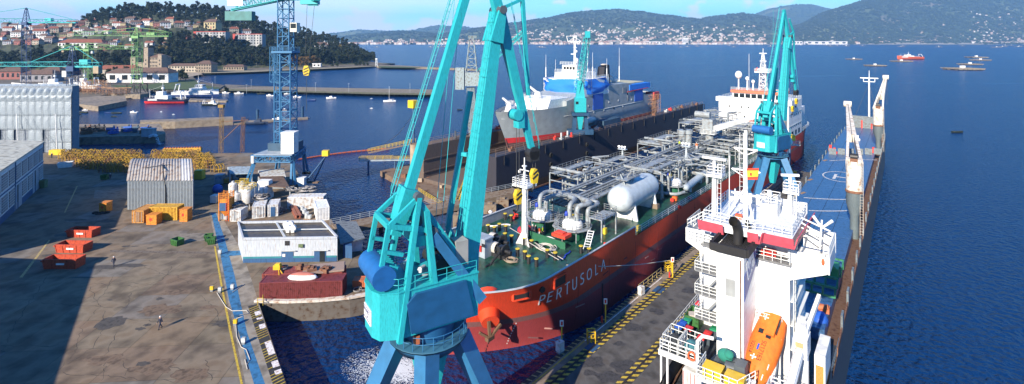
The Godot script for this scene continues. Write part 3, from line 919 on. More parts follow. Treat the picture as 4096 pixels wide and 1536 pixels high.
	part(o,"mooring_rope",S().tube(m0+Vector3(0.4,0,-0.6),loc(o,2040,930,DK)+Vector3(0,0.8,0),0.06,0.06,5),rp)
	for p in [[2420,935,1.0],[2290,880,1.0],[2555,925,1.0]]:
		var m = loc(o,p[0],p[1],DK)
		part(o,"gangway_stand",S().box(m+Vector3(0,0.5,0),Vector3(0.5,1.0,0.7)),mt("cap_yellow"))
func coil(o: Node3D,nm: String,at: Vector3,r: float,w: float,turns: int,m: Material):
	var p = []
	for i in turns*12+1:
		var a = TAU*i/12.0
		var k = r*(1.0 - 0.55*float(i)/(turns*12))*(1+0.08*sin(a*0.37))
		p.append(at+Vector3(cos(a)*k,w+0.12*sin(i*0.7)+0.12,sin(a)*k*0.8))
	part(o,nm,S().pipe(p,w,5),m)
# a pipe with bends: points joined by straight runs with rounded corners
func bent(pts: Array,r: float,seg := 8) -> Sh:
	var l = [pts[0]]
	for i in range(1,pts.size() - 1):
		var a: Vector3 = pts[i - 1]; var b: Vector3 = pts[i]; var c: Vector3 = pts[i+1]
		var k = minf(r*2.5,minf((b - a).length(),(c - b).length())*0.45)
		var p = b+(a - b).normalized()*k; var q = b+(c - b).normalized()*k
		for t in 4:
			var f = t/3.0
			l.append(p.lerp(b,f).lerp(b.lerp(q,f),f))
	l.append(pts[-1])
	return S().pipe(l,r,seg)
func dome(o: Node3D,c: Vector3,r: float):
	var grey = mt("pipe_grey",Color(0.29,0.34,0.38),0.5,0,"r",0.25)
	var d = part(o,"tank_dome",S().lathe(c,[[r,0],[r,1.7],[r*0.98,1.75]],24),mt("screen_green"))
	part(d,"dome_cover",S().lathe(c,[[r*0.88,1.7],[r*0.86,2.3],[r*0.7,2.8],[r*0.4,3.05],[0.01,3.15]],24),mt("ship_white"))
	part(d,"nozzle_flange",S().tube(c+Vector3(0,3.0,0),c+Vector3(0,3.3,0),0.7,0.7,14).tube(c+Vector3(0.8,2.8,0.5),c+Vector3(0.8,3.6,0.5),0.2,0.2,8).tube(c+Vector3(-0.9,2.7,0.5),c+Vector3(-0.9,3.5,0.5),0.22,0.22,8),grey)
	part(d,"yellow_valve",S().tube(c+Vector3(-0.6,3.2,0),c+Vector3(-0.6,4.0,0),0.33,0.33,10),mt("cap_yellow"))
	part(d,"blue_cover",S().ball(c+Vector3(-1.0,3.7,0.4),Vector3(0.35,0.6,0.35)),mt("hose_blue"))
	var st = S(); var ring = []
	for i in 9:
		var a = TAU*i/8
		ring.append(c+Vector3(cos(a)*(r+1.0),1.9,sin(a)*(r+1.0)))
	for i in 8:
		st.beam(ring[i],ring[i+1],0.9,0.12); st.tube(ring[i],Vector3(ring[i].x,c.y,ring[i].z),0.09,0.09,6)
	st.rail(ring,1.1,1.2,0.04,3)
	part(d,"catwalk",st,grey)
func gas_plant(o: Node3D,h: Dictionary,DK: float):
	var grey = mt("pipe_grey")
	var pale = mt("tank_grey",Color(0.46,0.52,0.56),0.45,0,"g",0.2)
	var c1 = loc(o,2170,905,DK); var c2 = loc(o,2290,945,DK)
	dome(o,Vector3(c1.x,DK,c1.z),2.1); dome(o,Vector3(c2.x,DK,c2.z),2.1)
	var c3 = loc(o,2690,765,DK)
	dome(o,Vector3(c3.x,DK,c3.z),2.3)
	# deck tank with rounded ends on saddles
	var t0 = loc(o,2484,880,DK); var t1 = loc(o,2590,805,DK)
	var R = 2.55
	t0 = Vector3(t0.x,DK+4.0,t0.z); t1 = Vector3(t0.x+(t1.x - t0.x)*0.35,DK+4.0,t0.z - 11.5)
	var ax = (t1 - t0).normalized(); var kx = Sh.frame(ax)
	var g = []
	for e in [[-2.5,0.05],[-2.35,0.9],[-1.9,1.65],[-1.2,2.25],[0,R],[11.5,R],[12.7,2.25],[13.4,1.65],[13.85,0.9],[14.0,0.05]]:
		var ring = PackedVector3Array()
		for j in 24: ring.append(t0+ax*e[0]+(kx.x*cos(TAU*j/24) - kx.y*sin(TAU*j/24))*e[1])
		g.append(ring)
	var tk = part(o,"deck_tank",S().surf(g,true,true),pale)
	for f in [1.2,10.3]:
		var p = t0+ax*f
		part(tk,"saddle",S().plate([p+kx.x*2.9+Vector3(0,-4,0),p - kx.x*2.9+Vector3(0,-4,0),p - kx.x*2.3+Vector3(0,-0.6,0),p - kx.x*1.6+Vector3(0,-2.1,0),p+Vector3(0,-2.62,0),p+kx.x*1.6+Vector3(0,-2.1,0),p+kx.x*2.3+Vector3(0,-0.6,0)],ax,0.35),mt("ship_white"))
	var mn = S()
	mn.box(t0+ax*3+Vector3(0,R+0.9,0),Vector3(2.4,0.12,5.5)).rail([t0+ax*0.5+Vector3(-1.2,R+0.95,0),t0+ax*6+Vector3(-1.2,R+0.95,0),t0+ax*6+Vector3(1.2,R+0.95,0),t0+ax*0.5+Vector3(1.2,R+0.95,0)],1.0,1.1,0.04)
	for k in 5: mn.tube(t0+ax*(1+k)+Vector3(rnd(-.7,.7),R - 0.2,0),t0+ax*(1+k)+Vector3(rnd(-.7,.7),R+1.8,0),0.16,0.16,6)
	part(tk,"valve_platform",mn,grey)
	# the fore-and-aft pipe rack: goal-post supports,pipes,catwalk
	var za = c1.z - 4.0; var zb = -143.0
	var xc = lerpf(c1.x,c2.x,0.35)
	var xr = func(z: float) -> float: return lerpf(xc,-1.5,clampf((za - z)/60.0,0,1))
	var z = za
	while z > zb:
		var x: float = xr.call(z)
		var s = S()
		s.beam(Vector3(x - 3.0,DK,z),Vector3(x - 3.0,DK+4.6,z),0.25).beam(Vector3(x+3.0,DK,z),Vector3(x+3.0,DK+4.6,z),0.25).beam(Vector3(x - 3.1,DK+3.1,z),Vector3(x+3.1,DK+3.1,z),0.25).beam(Vector3(x - 3.1,DK+4.6,z),Vector3(x+3.1,DK+4.6,z),0.22)
		part(o,"pipe_support",s,grey)
		z -= 6.5
	for k in [[-2.5,3.55,0.33],[-1.7,3.5,0.28],[-0.9,3.45,0.24],[-0.2,3.42,0.2],[0.4,3.4,0.17],[1.0,3.4,0.15],[1.6,3.42,0.2],[2.3,3.5,0.3],[-2.2,4.95,0.25],[-1.4,4.9,0.22],[1.2,4.9,0.22],[2.2,4.9,0.2]]:
		var e = rnd(0,20)
		var pts = []
		for q in 9:
			var zz = lerpf(za+1.0,zb+e,q/8.0)
			pts.append(Vector3(float(xr.call(zz))+k[0],DK+k[1],zz))
		part(o,"cargo_pipe",S().pipe(pts,k[2],8),grey)
	var cw = S()
	for side in [3.4,4.4]:
		var pts = []
		for q in 12:
			var zz = lerpf(za,zb,q/11.0)
			pts.append(Vector3(float(xr.call(zz))+side,DK+4.7,zz))
		cw.rail(pts,1.05,2.4,0.035,2)
		for q in 11: cw.beam(pts[q],pts[q+1],0.14,0.2)
	for q in 11:
		var zz = lerpf(za,zb,(q+0.5)/11.0)
		cw.box(Vector3(float(xr.call(zz))+3.9,DK+4.66,zz),Vector3(1.0,0.06,(za - zb)/11.4))
	part(o,"catwalk",cw,grey)
	# big bends over the domes
	for q in [[c1,-0.6],[c1,0.8],[c2,-0.6],[c2,0.9]]:
		var c: Vector3 = q[0]
		part(o,"dome_pipe",bent([Vector3(c.x+q[1],DK+3.0,c.z),Vector3(c.x+q[1],DK+5.4,c.z),Vector3(c.x+q[1]*2.2,DK+5.4,c.z - 3.2),Vector3(xc+q[1]*2,DK+5.0,c.z - 5.5),Vector3(xc+q[1]*2,DK+3.6,c.z - 9)],0.42,10),grey)
	var br = S()
	part(o,"dome_pipe",bent([Vector3(c2.x+1.8,DK+2.5,c2.z - 2),Vector3(c2.x+1.8,DK+4.7,c2.z - 2),Vector3(c2.x+1.8,DK+4.7,c2.z - 6),Vector3(c2.x - 4,DK+4.7,c2.z - 6)],0.36,10),grey)
	# stair and platform beside the second dome
	br.box(Vector3(c2.x+4.0,DK+3.6,c2.z - 3.4),Vector3(2.6,0.15,5.0)).rail([Vector3(c2.x+2.8,DK+3.7,c2.z - 0.9),Vector3(c2.x+5.3,DK+3.7,c2.z - 0.9),Vector3(c2.x+5.3,DK+3.7,c2.z - 5.9),Vector3(c2.x+2.8,DK+3.7,c2.z - 5.9)],1.1,1.2,0.04)
	for q in [[2.9,-1],[5.2,-1],[2.9,-5.8],[5.2,-5.8]]: br.beam(Vector3(c2.x+q[0],DK,c2.z+q[1]),Vector3(c2.x+q[0],DK+3.6,c2.z+q[1]),0.22)
	part(o,"access_platform",br,grey)
	var st = S()
	st.beam(Vector3(c2.x+3.6,DK+2.0,c2.z+0.6),Vector3(c2.x+4.4,DK,c2.z+3.4),0.1,0.25).beam(Vector3(c2.x+4.5,DK+2.0,c2.z+0.3),Vector3(c2.x+5.3,DK,c2.z+3.1),0.1,0.25)
	for i in 7: st.beam(Vector3(c2.x+3.6,DK+2.0,c2.z+0.6).lerp(Vector3(c2.x+4.4,DK,c2.z+3.4),i/7.0),Vector3(c2.x+4.5,DK+2.0,c2.z+0.3).lerp(Vector3(c2.x+5.3,DK,c2.z+3.1),i/7.0),0.3,0.05)
	part(o,"stairs",st,mt("ship_white"))
	# blocks of frames and pipes on both sides further aft
	for f in [[-7.5,-46,7.0,6.0,14.0,5.0],[-8.0,-64,6.0,4.5,12.0,5.0],[3.0,-62,7.0,5.4,14.0,4.6],[6.5,-80,6.5,4.4,12.0,4.0],[-7.5,-86,7.0,6.0,18.0,5.0],[4.5,-99,8.5,5.5,16.0,5.0],[-6.0,-112,8.5,8.5,14.0,6.0],[5.0,-120,8.0,7.0,14.0,5.0],[-6.0,-130,9.0,9.0,14.0,6.0]]:
		pipe_block(o,Vector3(f[0],DK,f[1]),f[2],f[3],f[4],grey)
	# long drain vessel and horizontal header near the rail
	var hv = loc(o,2745,780,DK); var hw = loc(o,2815,720,DK)
	hv.y = DK+1.6; hw.y = DK+1.6
	part(o,"drain_vessel",S().tube(hv,hw,0.75,0.75,16).ball(hv,Vector3(.75,.75,.75)).ball(hw,Vector3(.75,.75,.75)).box(hv.lerp(hw,.2) - Vector3(0,1,0),Vector3(.4,1.5,.8)).box(hv.lerp(hw,.8) - Vector3(0,1,0),Vector3(.4,1.5,.8)),pale)
	part(o,"cargo_pipe",bent([hv+Vector3(0,-0.7,1),hv+Vector3(-1,-1.0,3),hv+Vector3(-6,-1.0,4.5),hv+Vector3(-9,-1.0,4.5)],0.35,8),grey)
	# flood light posts
	for p in [[2490,690,6.0],[2745,715,8.0],[2395,760,4.0]]:
		var q = loc(o,p[0],p[1],DK)
		var lp = part(o,"light_post",S().beam(q+Vector3(-0.6,0,0),q+Vector3(0,p[2],0),0.2).beam(q+Vector3(0.6,0,0),q+Vector3(0,p[2],0),0.2).box(q+Vector3(0,p[2],0),Vector3(2.2,0.15,1.0)),pale)
		for k in [-0.8,0,0.8]: part(lp,"flood_light",S().tube(q+Vector3(k,p[2]+0.3,0.2),q+Vector3(k,p[2]+0.75,0.45),0.22,0.36,8),mt("ship_white"))
	# small deck clutter
	for p in [[2622,833,0.9,"basket_rust",Color(0.2,0.15,0.11)],[2640,795,0.9,"basket_rust",Color()],[2630,790,0.6,"basket_rust",Color()],[2700,800,0.7,"tray_orange",Color(0.7,0.14,0.02)],[2690,804,0.5,"fire_red",Color()],[2720,833,0.5,"fire_red",Color()],[2760,798,0.5,"fire_red",Color()]]:
		var q = loc(o,p[0],p[1],DK)
		part(o,"deck_crate",S().box(q+Vector3(0,p[2]*0.5,0),Vector3(p[2]*1.4,p[2],p[2]*1.2)).box(q+Vector3(0,p[2]*1.02,0),Vector3(p[2]*1.1,p[2]*0.1,p[2]*0.9)),mt(p[3],p[4],0.8))
	for p in [[2140,958],[2130,905],[2280,1010]]:
		pass
# a block of pipework on a steel frame
func pipe_block(o: Node3D,at: Vector3,w: float,ht: float,len: float,m: Material):
	var s = S()
	var levels = [ht*0.45,ht*0.75,ht]
	for i in 4:
		for x in [-w/2,w/2]: s.beam(at+Vector3(x,0,-len*i/3),at+Vector3(x,ht,-len*i/3),0.22)
		for y in levels: s.beam(at+Vector3(-w/2,y,-len*i/3),at+Vector3(w/2,y,-len*i/3),0.18)
	for x in [-w/2,w/2]: s.beam(at+Vector3(x,ht,0),at+Vector3(x,ht,-len),0.18)
	part(o,"pipe_frame",s,m)
	var pf = S()
	pf.rail([at+Vector3(-w/2,ht,0),at+Vector3(w/2,ht,0),at+Vector3(w/2,ht,-len),at+Vector3(-w/2,ht,-len),at+Vector3(-w/2,ht,0)],1.0,1.6,0.035,2)
	pf.box(at+Vector3(-w*0.3,ht+0.02,-len/2),Vector3(w*0.3,0.08,len))
	part(o,"frame_walkway",pf,m)
	for k in 9:
		var y: float = levels[rng.randi() % 3]+0.3
		var x = rnd(-w/2,w/2); var z = -rnd(0,len)
		var pts: Array
		match k % 3:
			0: pts = [at+Vector3(-w/2 - rnd(0,2),y,z),at+Vector3(w/2,y,z),at+Vector3(w/2,0.4,z)]
			1: pts = [at+Vector3(x,y,1.5),at+Vector3(x,y,-len*0.8),at+Vector3(x,0.3,-len*0.8)]
			2: pts = [at+Vector3(x,0.2,z),at+Vector3(x,y+0.6,z),at+Vector3(x+rnd(-3,3),y+0.6,z),at+Vector3(x+rnd(-3,3),y+0.6,z - 4)]
		part(o,"cargo_pipe",bent(pts,rnd(0.13,0.36),8),m)
	var vs = S()
	for k in 7:
		var p = at+Vector3(rnd(-w/2,w/2),0,-rnd(0,len))
		vs.tube(p,p+Vector3(0,rnd(0.9,1.8),0),0.3,0.3,8); vs.tube(p+Vector3(-0.5,0.9,0),p+Vector3(0.5,0.9,0),0.22,0.22,8)
	part(o,"valve_group",vs,m).set_meta("kind","stuff")
func stern_house(o: Node3D,h: Dictionary,DK: float):
	var white = mt("ship_white"); var grey = mt("pipe_grey"); var blk = mt("window_dark",Color(0.015,0.02,0.025),0.15,0,"")
	var Z = -152.0
	var ho = part(o,"stern_house",S().bb(Vector3(-11.7,DK,Z),Vector3(11.6,21.5,Z - 20)).bb(Vector3(-9.5,DK,Z - 20),Vector3(9.5,17.0,Z - 36)),white)
	part(ho,"bridge_house",S().bb(Vector3(-6.8,21.5,Z+0.4),Vector3(9.6,24.1,Z - 8)),white)
	part(ho,"bridge_band",S().bb(Vector3(-7.2,24.1,Z+0.9),Vector3(10.0,25.0,Z - 8.5)),mt("band_orange",Color(0.65,0.16,0.08),0.6))
	for k in 8: part(ho,"bridge_window",S().bb(Vector3(-6.2+k*1.98,22.4,Z+0.45),Vector3(-4.6+k*1.98,23.8,Z+0.3)),blk)
	for w in [[-12.6,-6.8,22.2,3],[9.6,12.6,22.4,6]]: part(ho,"bridge_wing",S().bb(Vector3(w[0],20.6,Z+0.5),Vector3(w[1],w[2],Z - w[3])),white)
	for p in [[-8.2,18.6],[-4,18.6],[-1.5,18.6],[-9,12.8],[-7.4,12.8],[3,18.2],[3,15.2],[6.5,18.2],[-3,15.3],[1.0,12.8],[-5,12.8]]:
		part(ho,"window",S().bb(Vector3(p[0],p[1],Z+0.05),Vector3(p[0]+0.5,p[1]+0.65,Z - 0.2)),blk)
	for k in 6:
		for y in [12.4,16.2]: part(ho,"window",S().bb(Vector3(11.65,y,Z - 3 - k*2.8),Vector3(11.4,y+0.7,Z - 3.6 - k*2.8)),blk)
	for k in 3: part(ho,"side_opening",S().bb(Vector3(11.66,9.6,Z - 4 - k*5.0),Vector3(11.3,11.2,Z - 6.5 - k*5.0)),blk)
	for y in [13.2,17.4]: part(ho,"deck_edge",S().bb(Vector3(11.72,y,Z+0.2),Vector3(11.5,y+0.12,Z - 20)),mt("pale_grey"))
	part(ho,"rail",S().rail([Vector3(-7.1,25.0,Z+0.8),Vector3(9.9,25.0,Z+0.8),Vector3(9.9,25.0,Z - 8)],1.0,1.8,0.05).rail([Vector3(11.5,21.5,Z - 6.5),Vector3(11.5,21.5,Z - 20),Vector3(-2,21.5,Z - 20)],1.0,1.8,0.05).rail([Vector3(-11.6,21.5,Z - 3.5),Vector3(-11.6,21.5,Z - 20)],1.0,1.8,0.05),mt("rail_white"))
	# mast on the bridge,domes,aerials
	var m = Vector3(2.2,25.0,Z - 5)
	var ms = part(ho,"radar_mast",S().lattice(m,m+Vector3(0,6.5,0),2.2,1.8,4,0.16).box(m+Vector3(0,6.5,0),Vector3(5.0,0.4,3.2)).lattice(m+Vector3(0,6.6,0),m+Vector3(0,13.0,0),1.8,0.5,4,0.14).box(m+Vector3(0,13.2,0),Vector3(2.4,0.3,0.5)).tube(m+Vector3(0,13,0),m+Vector3(0,15,0),0.1),white)
	part(ms,"radar_bar",S().box(m+Vector3(0,7.3,1.8),Vector3(3.2,0.25,0.3)).box(m+Vector3(0.4,10.5,1.4),Vector3(2.2,0.25,0.3)),white)
	part(ms,"mast_rail",S().rail([m+Vector3(-2.5,6.7,1.6),m+Vector3(2.5,6.7,1.6),m+Vector3(2.5,6.7,-1.6),m+Vector3(-2.5,6.7,-1.6),m+Vector3(-2.5,6.7,1.6)],1.0,1.2,0.05),white)
	for d in [[-5.6,4.4,1.25],[-2.6,3.6,0.65],[8.6,3.2,0.7],[-0.6,2.6,0.6]]:
		var p = Vector3(d[0],25,Z - 3)
		part(ho,"satellite_dome",S().tube(p,p+Vector3(0,d[1],0),0.28,0.2,8).ball(p+Vector3(0,d[1]+d[2]*0.7,0),Vector3(d[2],d[2]*1.15,d[2]),12,8),white)
	part(ho,"aerial",S().tube(Vector3(-2.0,25,Z - 3),Vector3(-2.0,38,Z - 3),0.06).tube(Vector3(4,25,Z - 2),Vector3(4,30,Z - 2),0.05),white)
	part(ho,"red_flag",S().quad(Vector3(-0.4,31.5,Z - 4),Vector3(0.3,33.2,Z - 4.2),Vector3(0.7,33.0,Z - 4),Vector3(0.1,31.2,Z - 3.7)),mt("flag_red",Color(0.6,0.05,0.02),0.8))
	# poop deck fittings in front of the house
	part(o,"aft_deck_house",S().bb(Vector3(-8.5,DK,Z+12),Vector3(10.0,DK+3.4,Z+1)).bb(Vector3(-5,DK+3.4,Z+8),Vector3(-1.0,DK+4.6,Z+2)),white)
	part(o,"rail",S().rail([Vector3(-8.4,DK+3.4,Z+12),Vector3(9.9,DK+3.4,Z+12),Vector3(9.9,DK+3.4,Z+1)],1.1,1.5,0.05,3),mt("rail_white"))
	var dr = part(o,"drum_rack",S().bb(Vector3(-1.5,DK+5.2,Z+3.2),Vector3(10,DK+5.4,Z+1)).rail([Vector3(-1.5,DK+5.4,Z+3.2),Vector3(10,DK+5.4,Z+3.2)],1.2,1.2,0.05),mt("rail_white"))
	for k in 13: part(dr,"drum",S().tube(Vector3(-1.0+k*0.85,DK+5.4,Z+2.4),Vector3(-1.0+k*0.85,DK+6.6,Z+2.4),0.38,0.38,10),mt("drum_red",Color(0.55,0.05,0.03),0.5) if k not in [3,4,12] else mt("drum_yellow",Color(0.6,0.42,0.03),0.5) if k == 12 else mt("black_steel"))
	for k in 2:
		var p = loc(o,2728+k*24,640,DK)
		p = Vector3(p.x,DK+2,p.z)
		part(o,"vent_mast",S().tube(p,p+Vector3(0,5.5,0),1.05,1.05,14).tube(p+Vector3(0,5.5,0),p+Vector3(0,6.6,0),1.35,1.35,14).box(p+Vector3(0.2,3.4,1.0),Vector3(0.5,1.0,0.2)),grey)
	# deck crane
	var c = loc(o,2838,590,DK+3.4)
	c = Vector3(c.x,DK+3.4,c.z)
	var cr = part(o,"deck_crane",S().tube(c,c+Vector3(0,4.2,0),1.3,1.1,14).bb(c+Vector3(-1.6,4.2,1.6),c+Vector3(1.4,8.2,-1.4)).tube(c+Vector3(-4.0,9.2,0),c+Vector3(0.2,9.2,0),0.9,0.9,14),grey)
	part(cr,"crane_jib",S().taper(c+Vector3(1.0,5.4,0.6),c+Vector3(15.5,11.2,-6.5),1.0,1.7,0.5,0.7),mt("pale_grey"))
	part(cr,"crane_rail",S().rail([c+Vector3(-2,4.2,2),c+Vector3(2,4.2,2),c+Vector3(2,4.2,-2),c+Vector3(-2,4.2,-2),c+Vector3(-2,4.2,2)],1.1,1.0,0.05).box(c+Vector3(0,4.15,0),Vector3(4.2,0.12,4.2)),mt("rail_white"))
	part(o,"side_frame",S().bb(Vector3(9.6,DK+3.4,Z+4),Vector3(11.0,DK+9.5,Z+3)).beam(Vector3(10.5,DK+9.4,Z+3.5),Vector3(10.5,DK+3.5,Z+10),0.3,0.9),mt("pale_grey"))
	part(o,"poop_rail",S().rail([Vector3(11.4,DK,Z - 20),Vector3(10.6,DK,Z - 38),Vector3(9.6,DK,Z - 41)],1.2,2,0.06),mt("rail_white"))
	part(o,"hatch_cover",S().bb(Vector3(4,DK+3.4,Z+9),Vector3(8,DK+4.1,Z+5)),mt("pale_grey"))
# ---- the heavy cargo ship moored on the other side of the jetty -----------------------------------
const U2 := Vector3(0.61,0,-0.79)
const V2 := Vector3(0.79,0,0.61)
func text(o: Node3D,nm: String,t: String,at: Vector3,k: Basis,size: float,m: Material):
	var f = SystemFont.new()
	f.font_names = PackedStringArray(["Droid Sans"])
	var tm = TextMesh.new()
	tm.text = t
	tm.font = f
	tm.font_size = 64
	tm.pixel_size = size/64.0
	tm.depth = 0.01
	var l = part(o,nm,tm,m)
	l.basis = k
	l.position = at+(shift[o] if shift.has(o) else Vector3.ZERO)
func cargo_w(a: float,y: float) -> float:
	var tip = 216.0+y*0.55
	var t = clampf((tip - a)/46.0,0.0,1.0)
	return 7.3*(1.0 - pow(1.0 - t,2.2))*(1.0 - 0.12*pow(clampf((8.0 - a)/8.0,0,1),2))
func cargo_strip(s: Sh,side: float,ys: Array,a0: float,a1: float,inset := 0.0,flip := false):
	var g = []
	for y in ys:
		var row = PackedVector3Array()
		for j in 61:
			var a = lerpf(a0,minf(a1,216.0+float(y)*0.55),j/60.0)
			row.append(Vector3(side*maxf(0.02,cargo_w(a,y) - inset),y,-a))
		g.append(row)
	s.surf(g,false,true,(side < 0) != flip)
func cargo_ship():
	var o = ship("cargo_ship","long grey cargo ship with blue hatch covers and tall white stern house",U2,V2,46.0,-12.85)
	o.basis = Basis(V2*0.92,Vector3.UP,-U2)
	var hull = mt("cargo_hull",Color(0.05,0.065,0.08),0.55,0,"s",0.3)
	var white = mt("ship_white"); var rw = mt("rail_white"); var blk = mt("black_steel"); var dark = mt("cargo_deck",Color(0.035,0.045,0.06),0.6,0,"c",0.3)
	var s = S()
	for side in [-1.0,1.0]: cargo_strip(s,side,[-1.5,0,3,6,8.0],0,230)
	s.quad(Vector3(-6.42,-1.5,0),Vector3(6.42,-1.5,0),Vector3(6.42,9.3,0),Vector3(-6.42,9.3,0))
	part(o,"hull",s,hull)
	for side in [-1.0,1.0]:
		s = S(); cargo_strip(s,side,[8.0,9.4],0,16); cargo_strip(s,side,[8.0,9.4],0,16,0.15,true)
		part(o,"stern_bulwark",s,hull)
	for side in [-1.0,1.0]:
		s = S(); cargo_strip(s,side,[8.0,10.2],192,230); cargo_strip(s,side,[8.0,10.2],192,230,0.15,true)
		part(o,"bow_bulwark",s,mt("cargo_grey",Color(0.15,0.19,0.22),0.55,0,"r",0.3))
	var dk = PackedVector2Array()
	for j in 31: dk.append(Vector2(maxf(0.05,cargo_w(219.0*j/30,8) - 0.1),-219.0*j/30))
	for j in 31: dk.append(Vector2(-dk[30 - j].x,dk[30 - j].y))
	part(o,"upper_deck",S().cap(dk,7.4),mt("cargo_side_deck",Color(0.13,0.075,0.05),0.8,0,"r",0.3))
	# frames along the open sides
	for side in [-1.0,1.0]:
		for k in 22:
			var a = 28.0+k*7.6
			part(o,"side_stanchion",S().box(Vector3(side*(cargo_w(a,8) - 0.15),8.6,-a),Vector3(0.25,2.4,1.6)),mt("cargo_grey"))
		s = S()
		for k in 11: s.beam(Vector3(side*(cargo_w(22.0+k*16,8) - 0.12),7.9,-22.0 - k*16),Vector3(side*(cargo_w(38.0+k*16,8) - 0.12),7.9,-38.0 - k*16),0.15,1.0)
		part(o,"side_coaming",s,mt("coaming_rust",Color(0.2,0.1,0.06),0.85,0,"r",0.3))
	# hatch covers
	var hm = mt("hatch_blue",Color(0.045,0.12,0.28),0.35,0,"c",0.25)
	for k in 15:
		var a = 24.0+k*11.6
		var hc = part(o,"hatch_cover",S().bb(Vector3(-6.9,7.4,-a),Vector3(5.6,9.0,-a - 11.45)),hm)
		for q in [-3.8,-0.7,2.4]: part(hc,"cover_seam",S().bb(Vector3(q,9.0,-a - 0.2),Vector3(q+0.09,9.02,-a - 11.2)),mt("seam_dark",Color(0.015,0.03,0.06),0.6,0,""))
	# helicopter mark
	var hp = loc(o,3367,707,9.0)
	s = S()
	for i in 40:
		var a0 = TAU*i/40; var a1 = TAU*(i+1)/40
		s.quad(hp+Vector3(cos(a0)*4.2,0.03,sin(a0)*5.2),hp+Vector3(cos(a1)*4.2,0.03,sin(a1)*5.2),hp+Vector3(cos(a1)*4.5,0.03,sin(a1)*5.55),hp+Vector3(cos(a0)*4.5,0.03,sin(a0)*5.55))
	var pm = mt("mark_white",Color(0.62,0.66,0.7),0.6,0,"r",0.4)
	var hmk = part(o,"landing_mark",s,pm)
	text(hmk,"letter","H",hp+Vector3(0.1,0.035,0.9),Basis(Vector3(1,0,0),Vector3(0,0,-1),Vector3(0,1,0)),7.5,pm)
	for l in [[[3318,643],[3420,636],[3508,640]],[[3215,790],[3320,800],[3432,797]],[[3235,842],[3340,847],[3440,840]]]:
		var p = [loc(o,l[0][0],l[0][1],9.03),loc(o,l[1][0],l[1][1],9.03),loc(o,l[2][0],l[2][1],9.03)]
		s = S()
		for i in 8:
			var q = func(t): return p[0].lerp(p[1],t).lerp(p[1].lerp(p[2],t),t)
			var b0: Vector3 = q.call(i/8.0); var b1: Vector3 = q.call((i+1)/8.0)
			s.beam(b0+Vector3(0,0.01,0),b1+Vector3(0,0.01,0),0.35,0.01)
		part(o,"deck_line",s,pm)
	for k in 6:
		part(o,"tween_panel",S().box(loc(o,3330+k*36,618,9.0)+Vector3(0,0.9,0),Vector3(2.0,1.8,0.25)),mt("cargo_grey"))
	for q in [[3338,612],[3494,610],[3430,560],[3322,600]]:
		part(o,"deck_gear",S().box(loc(o,q[0],q[1],9.0)+Vector3(0,0.8,0),Vector3(0.7,1.6,0.7)).box(loc(o,q[0],q[1],9.0)+Vector3(0.2,0.3,0.5),Vector3(1.3,0.6,0.7)),mt("fire_red") if q[0] != 3430 else mt("ship_white"))
	for q in [[3210,795],[3240,740],[3190,800],[3300,660]]:
		var c = loc(o,q[0],q[1],7.6)
		part(o,"dunnage_heap",S().box(c+Vector3(0,0.6,0),Vector3(1.0,1.0,3.0),Basis(Vector3.UP,0.2)).box(c+Vector3(0.1,1.2,0.4),Vector3(0.7,0.5,2.0),Basis(Vector3.UP,-0.3)),mt("timber",Color(0.3,0.2,0.12),0.9,0,"r",0.6))
	# bow breakwater,mast
	var bw = part(o,"breakwater",S().plate([Vector3(-6.6,8,-194),Vector3(6.6,8,-194),Vector3(6.4,13.6,-194),Vector3(-6.4,13.6,-194)],Vector3(0,0,1),0.4).bb(Vector3(-6.2,8,-194.3),Vector3(6.2,9,-205)),mt("cargo_grey"))
	for k in 5: part(bw,"breakwater_post",S().beam(Vector3(-5+k*2.5,8,-193.6),Vector3(-5+k*2.5,13.4,-193.6),0.3),mt("cargo_grey"))
	part(bw,"fire_hydrant",S().box(Vector3(-1.2,10.5,-193.5),Vector3(0.5,3.0,0.4)).box(Vector3(2.2,10.0,-193.5),Vector3(0.5,2.0,0.4)),mt("fire_red"))
	var fm = Vector3(1.0,9.0,-200)
	var ms = part(o,"foremast",S().tube(fm,fm+Vector3(0,19,0),0.42,0.3,10).tube(fm+Vector3(0,19,0),fm+Vector3(0,22,0),0.15,0.1,6),white)
	part(ms,"crosstree",S().beam(fm+Vector3(-3.2,19,0),fm+Vector3(3.2,19,0),0.35).beam(fm+Vector3(-2,17.6,0),fm+Vector3(2,17.6,0),0.25).beam(fm+Vector3(-2,17.6,0),fm+Vector3(-2,19,0),0.2).beam(fm+Vector3(2,17.6,0),fm+Vector3(2,19,0),0.2),white)
	part(ms,"stay",S().tube(fm+Vector3(0,17,0),Vector3(-5,9.5,-196),0.05,0.05,4).tube(fm+Vector3(0,17,0),Vector3(5,9.5,-196),0.05,0.05,4),mt("wire"))
	cargo_crane(o,Vector3(5.75,7.4,-64.7),1.38,Vector3(0.95,26.5,-109),21.4)
	cargo_crane(o,Vector3(6.0,7.4,-154.5),1.5,Vector3(7.6,30.0,-171),21.6)
	cargo_house(o)
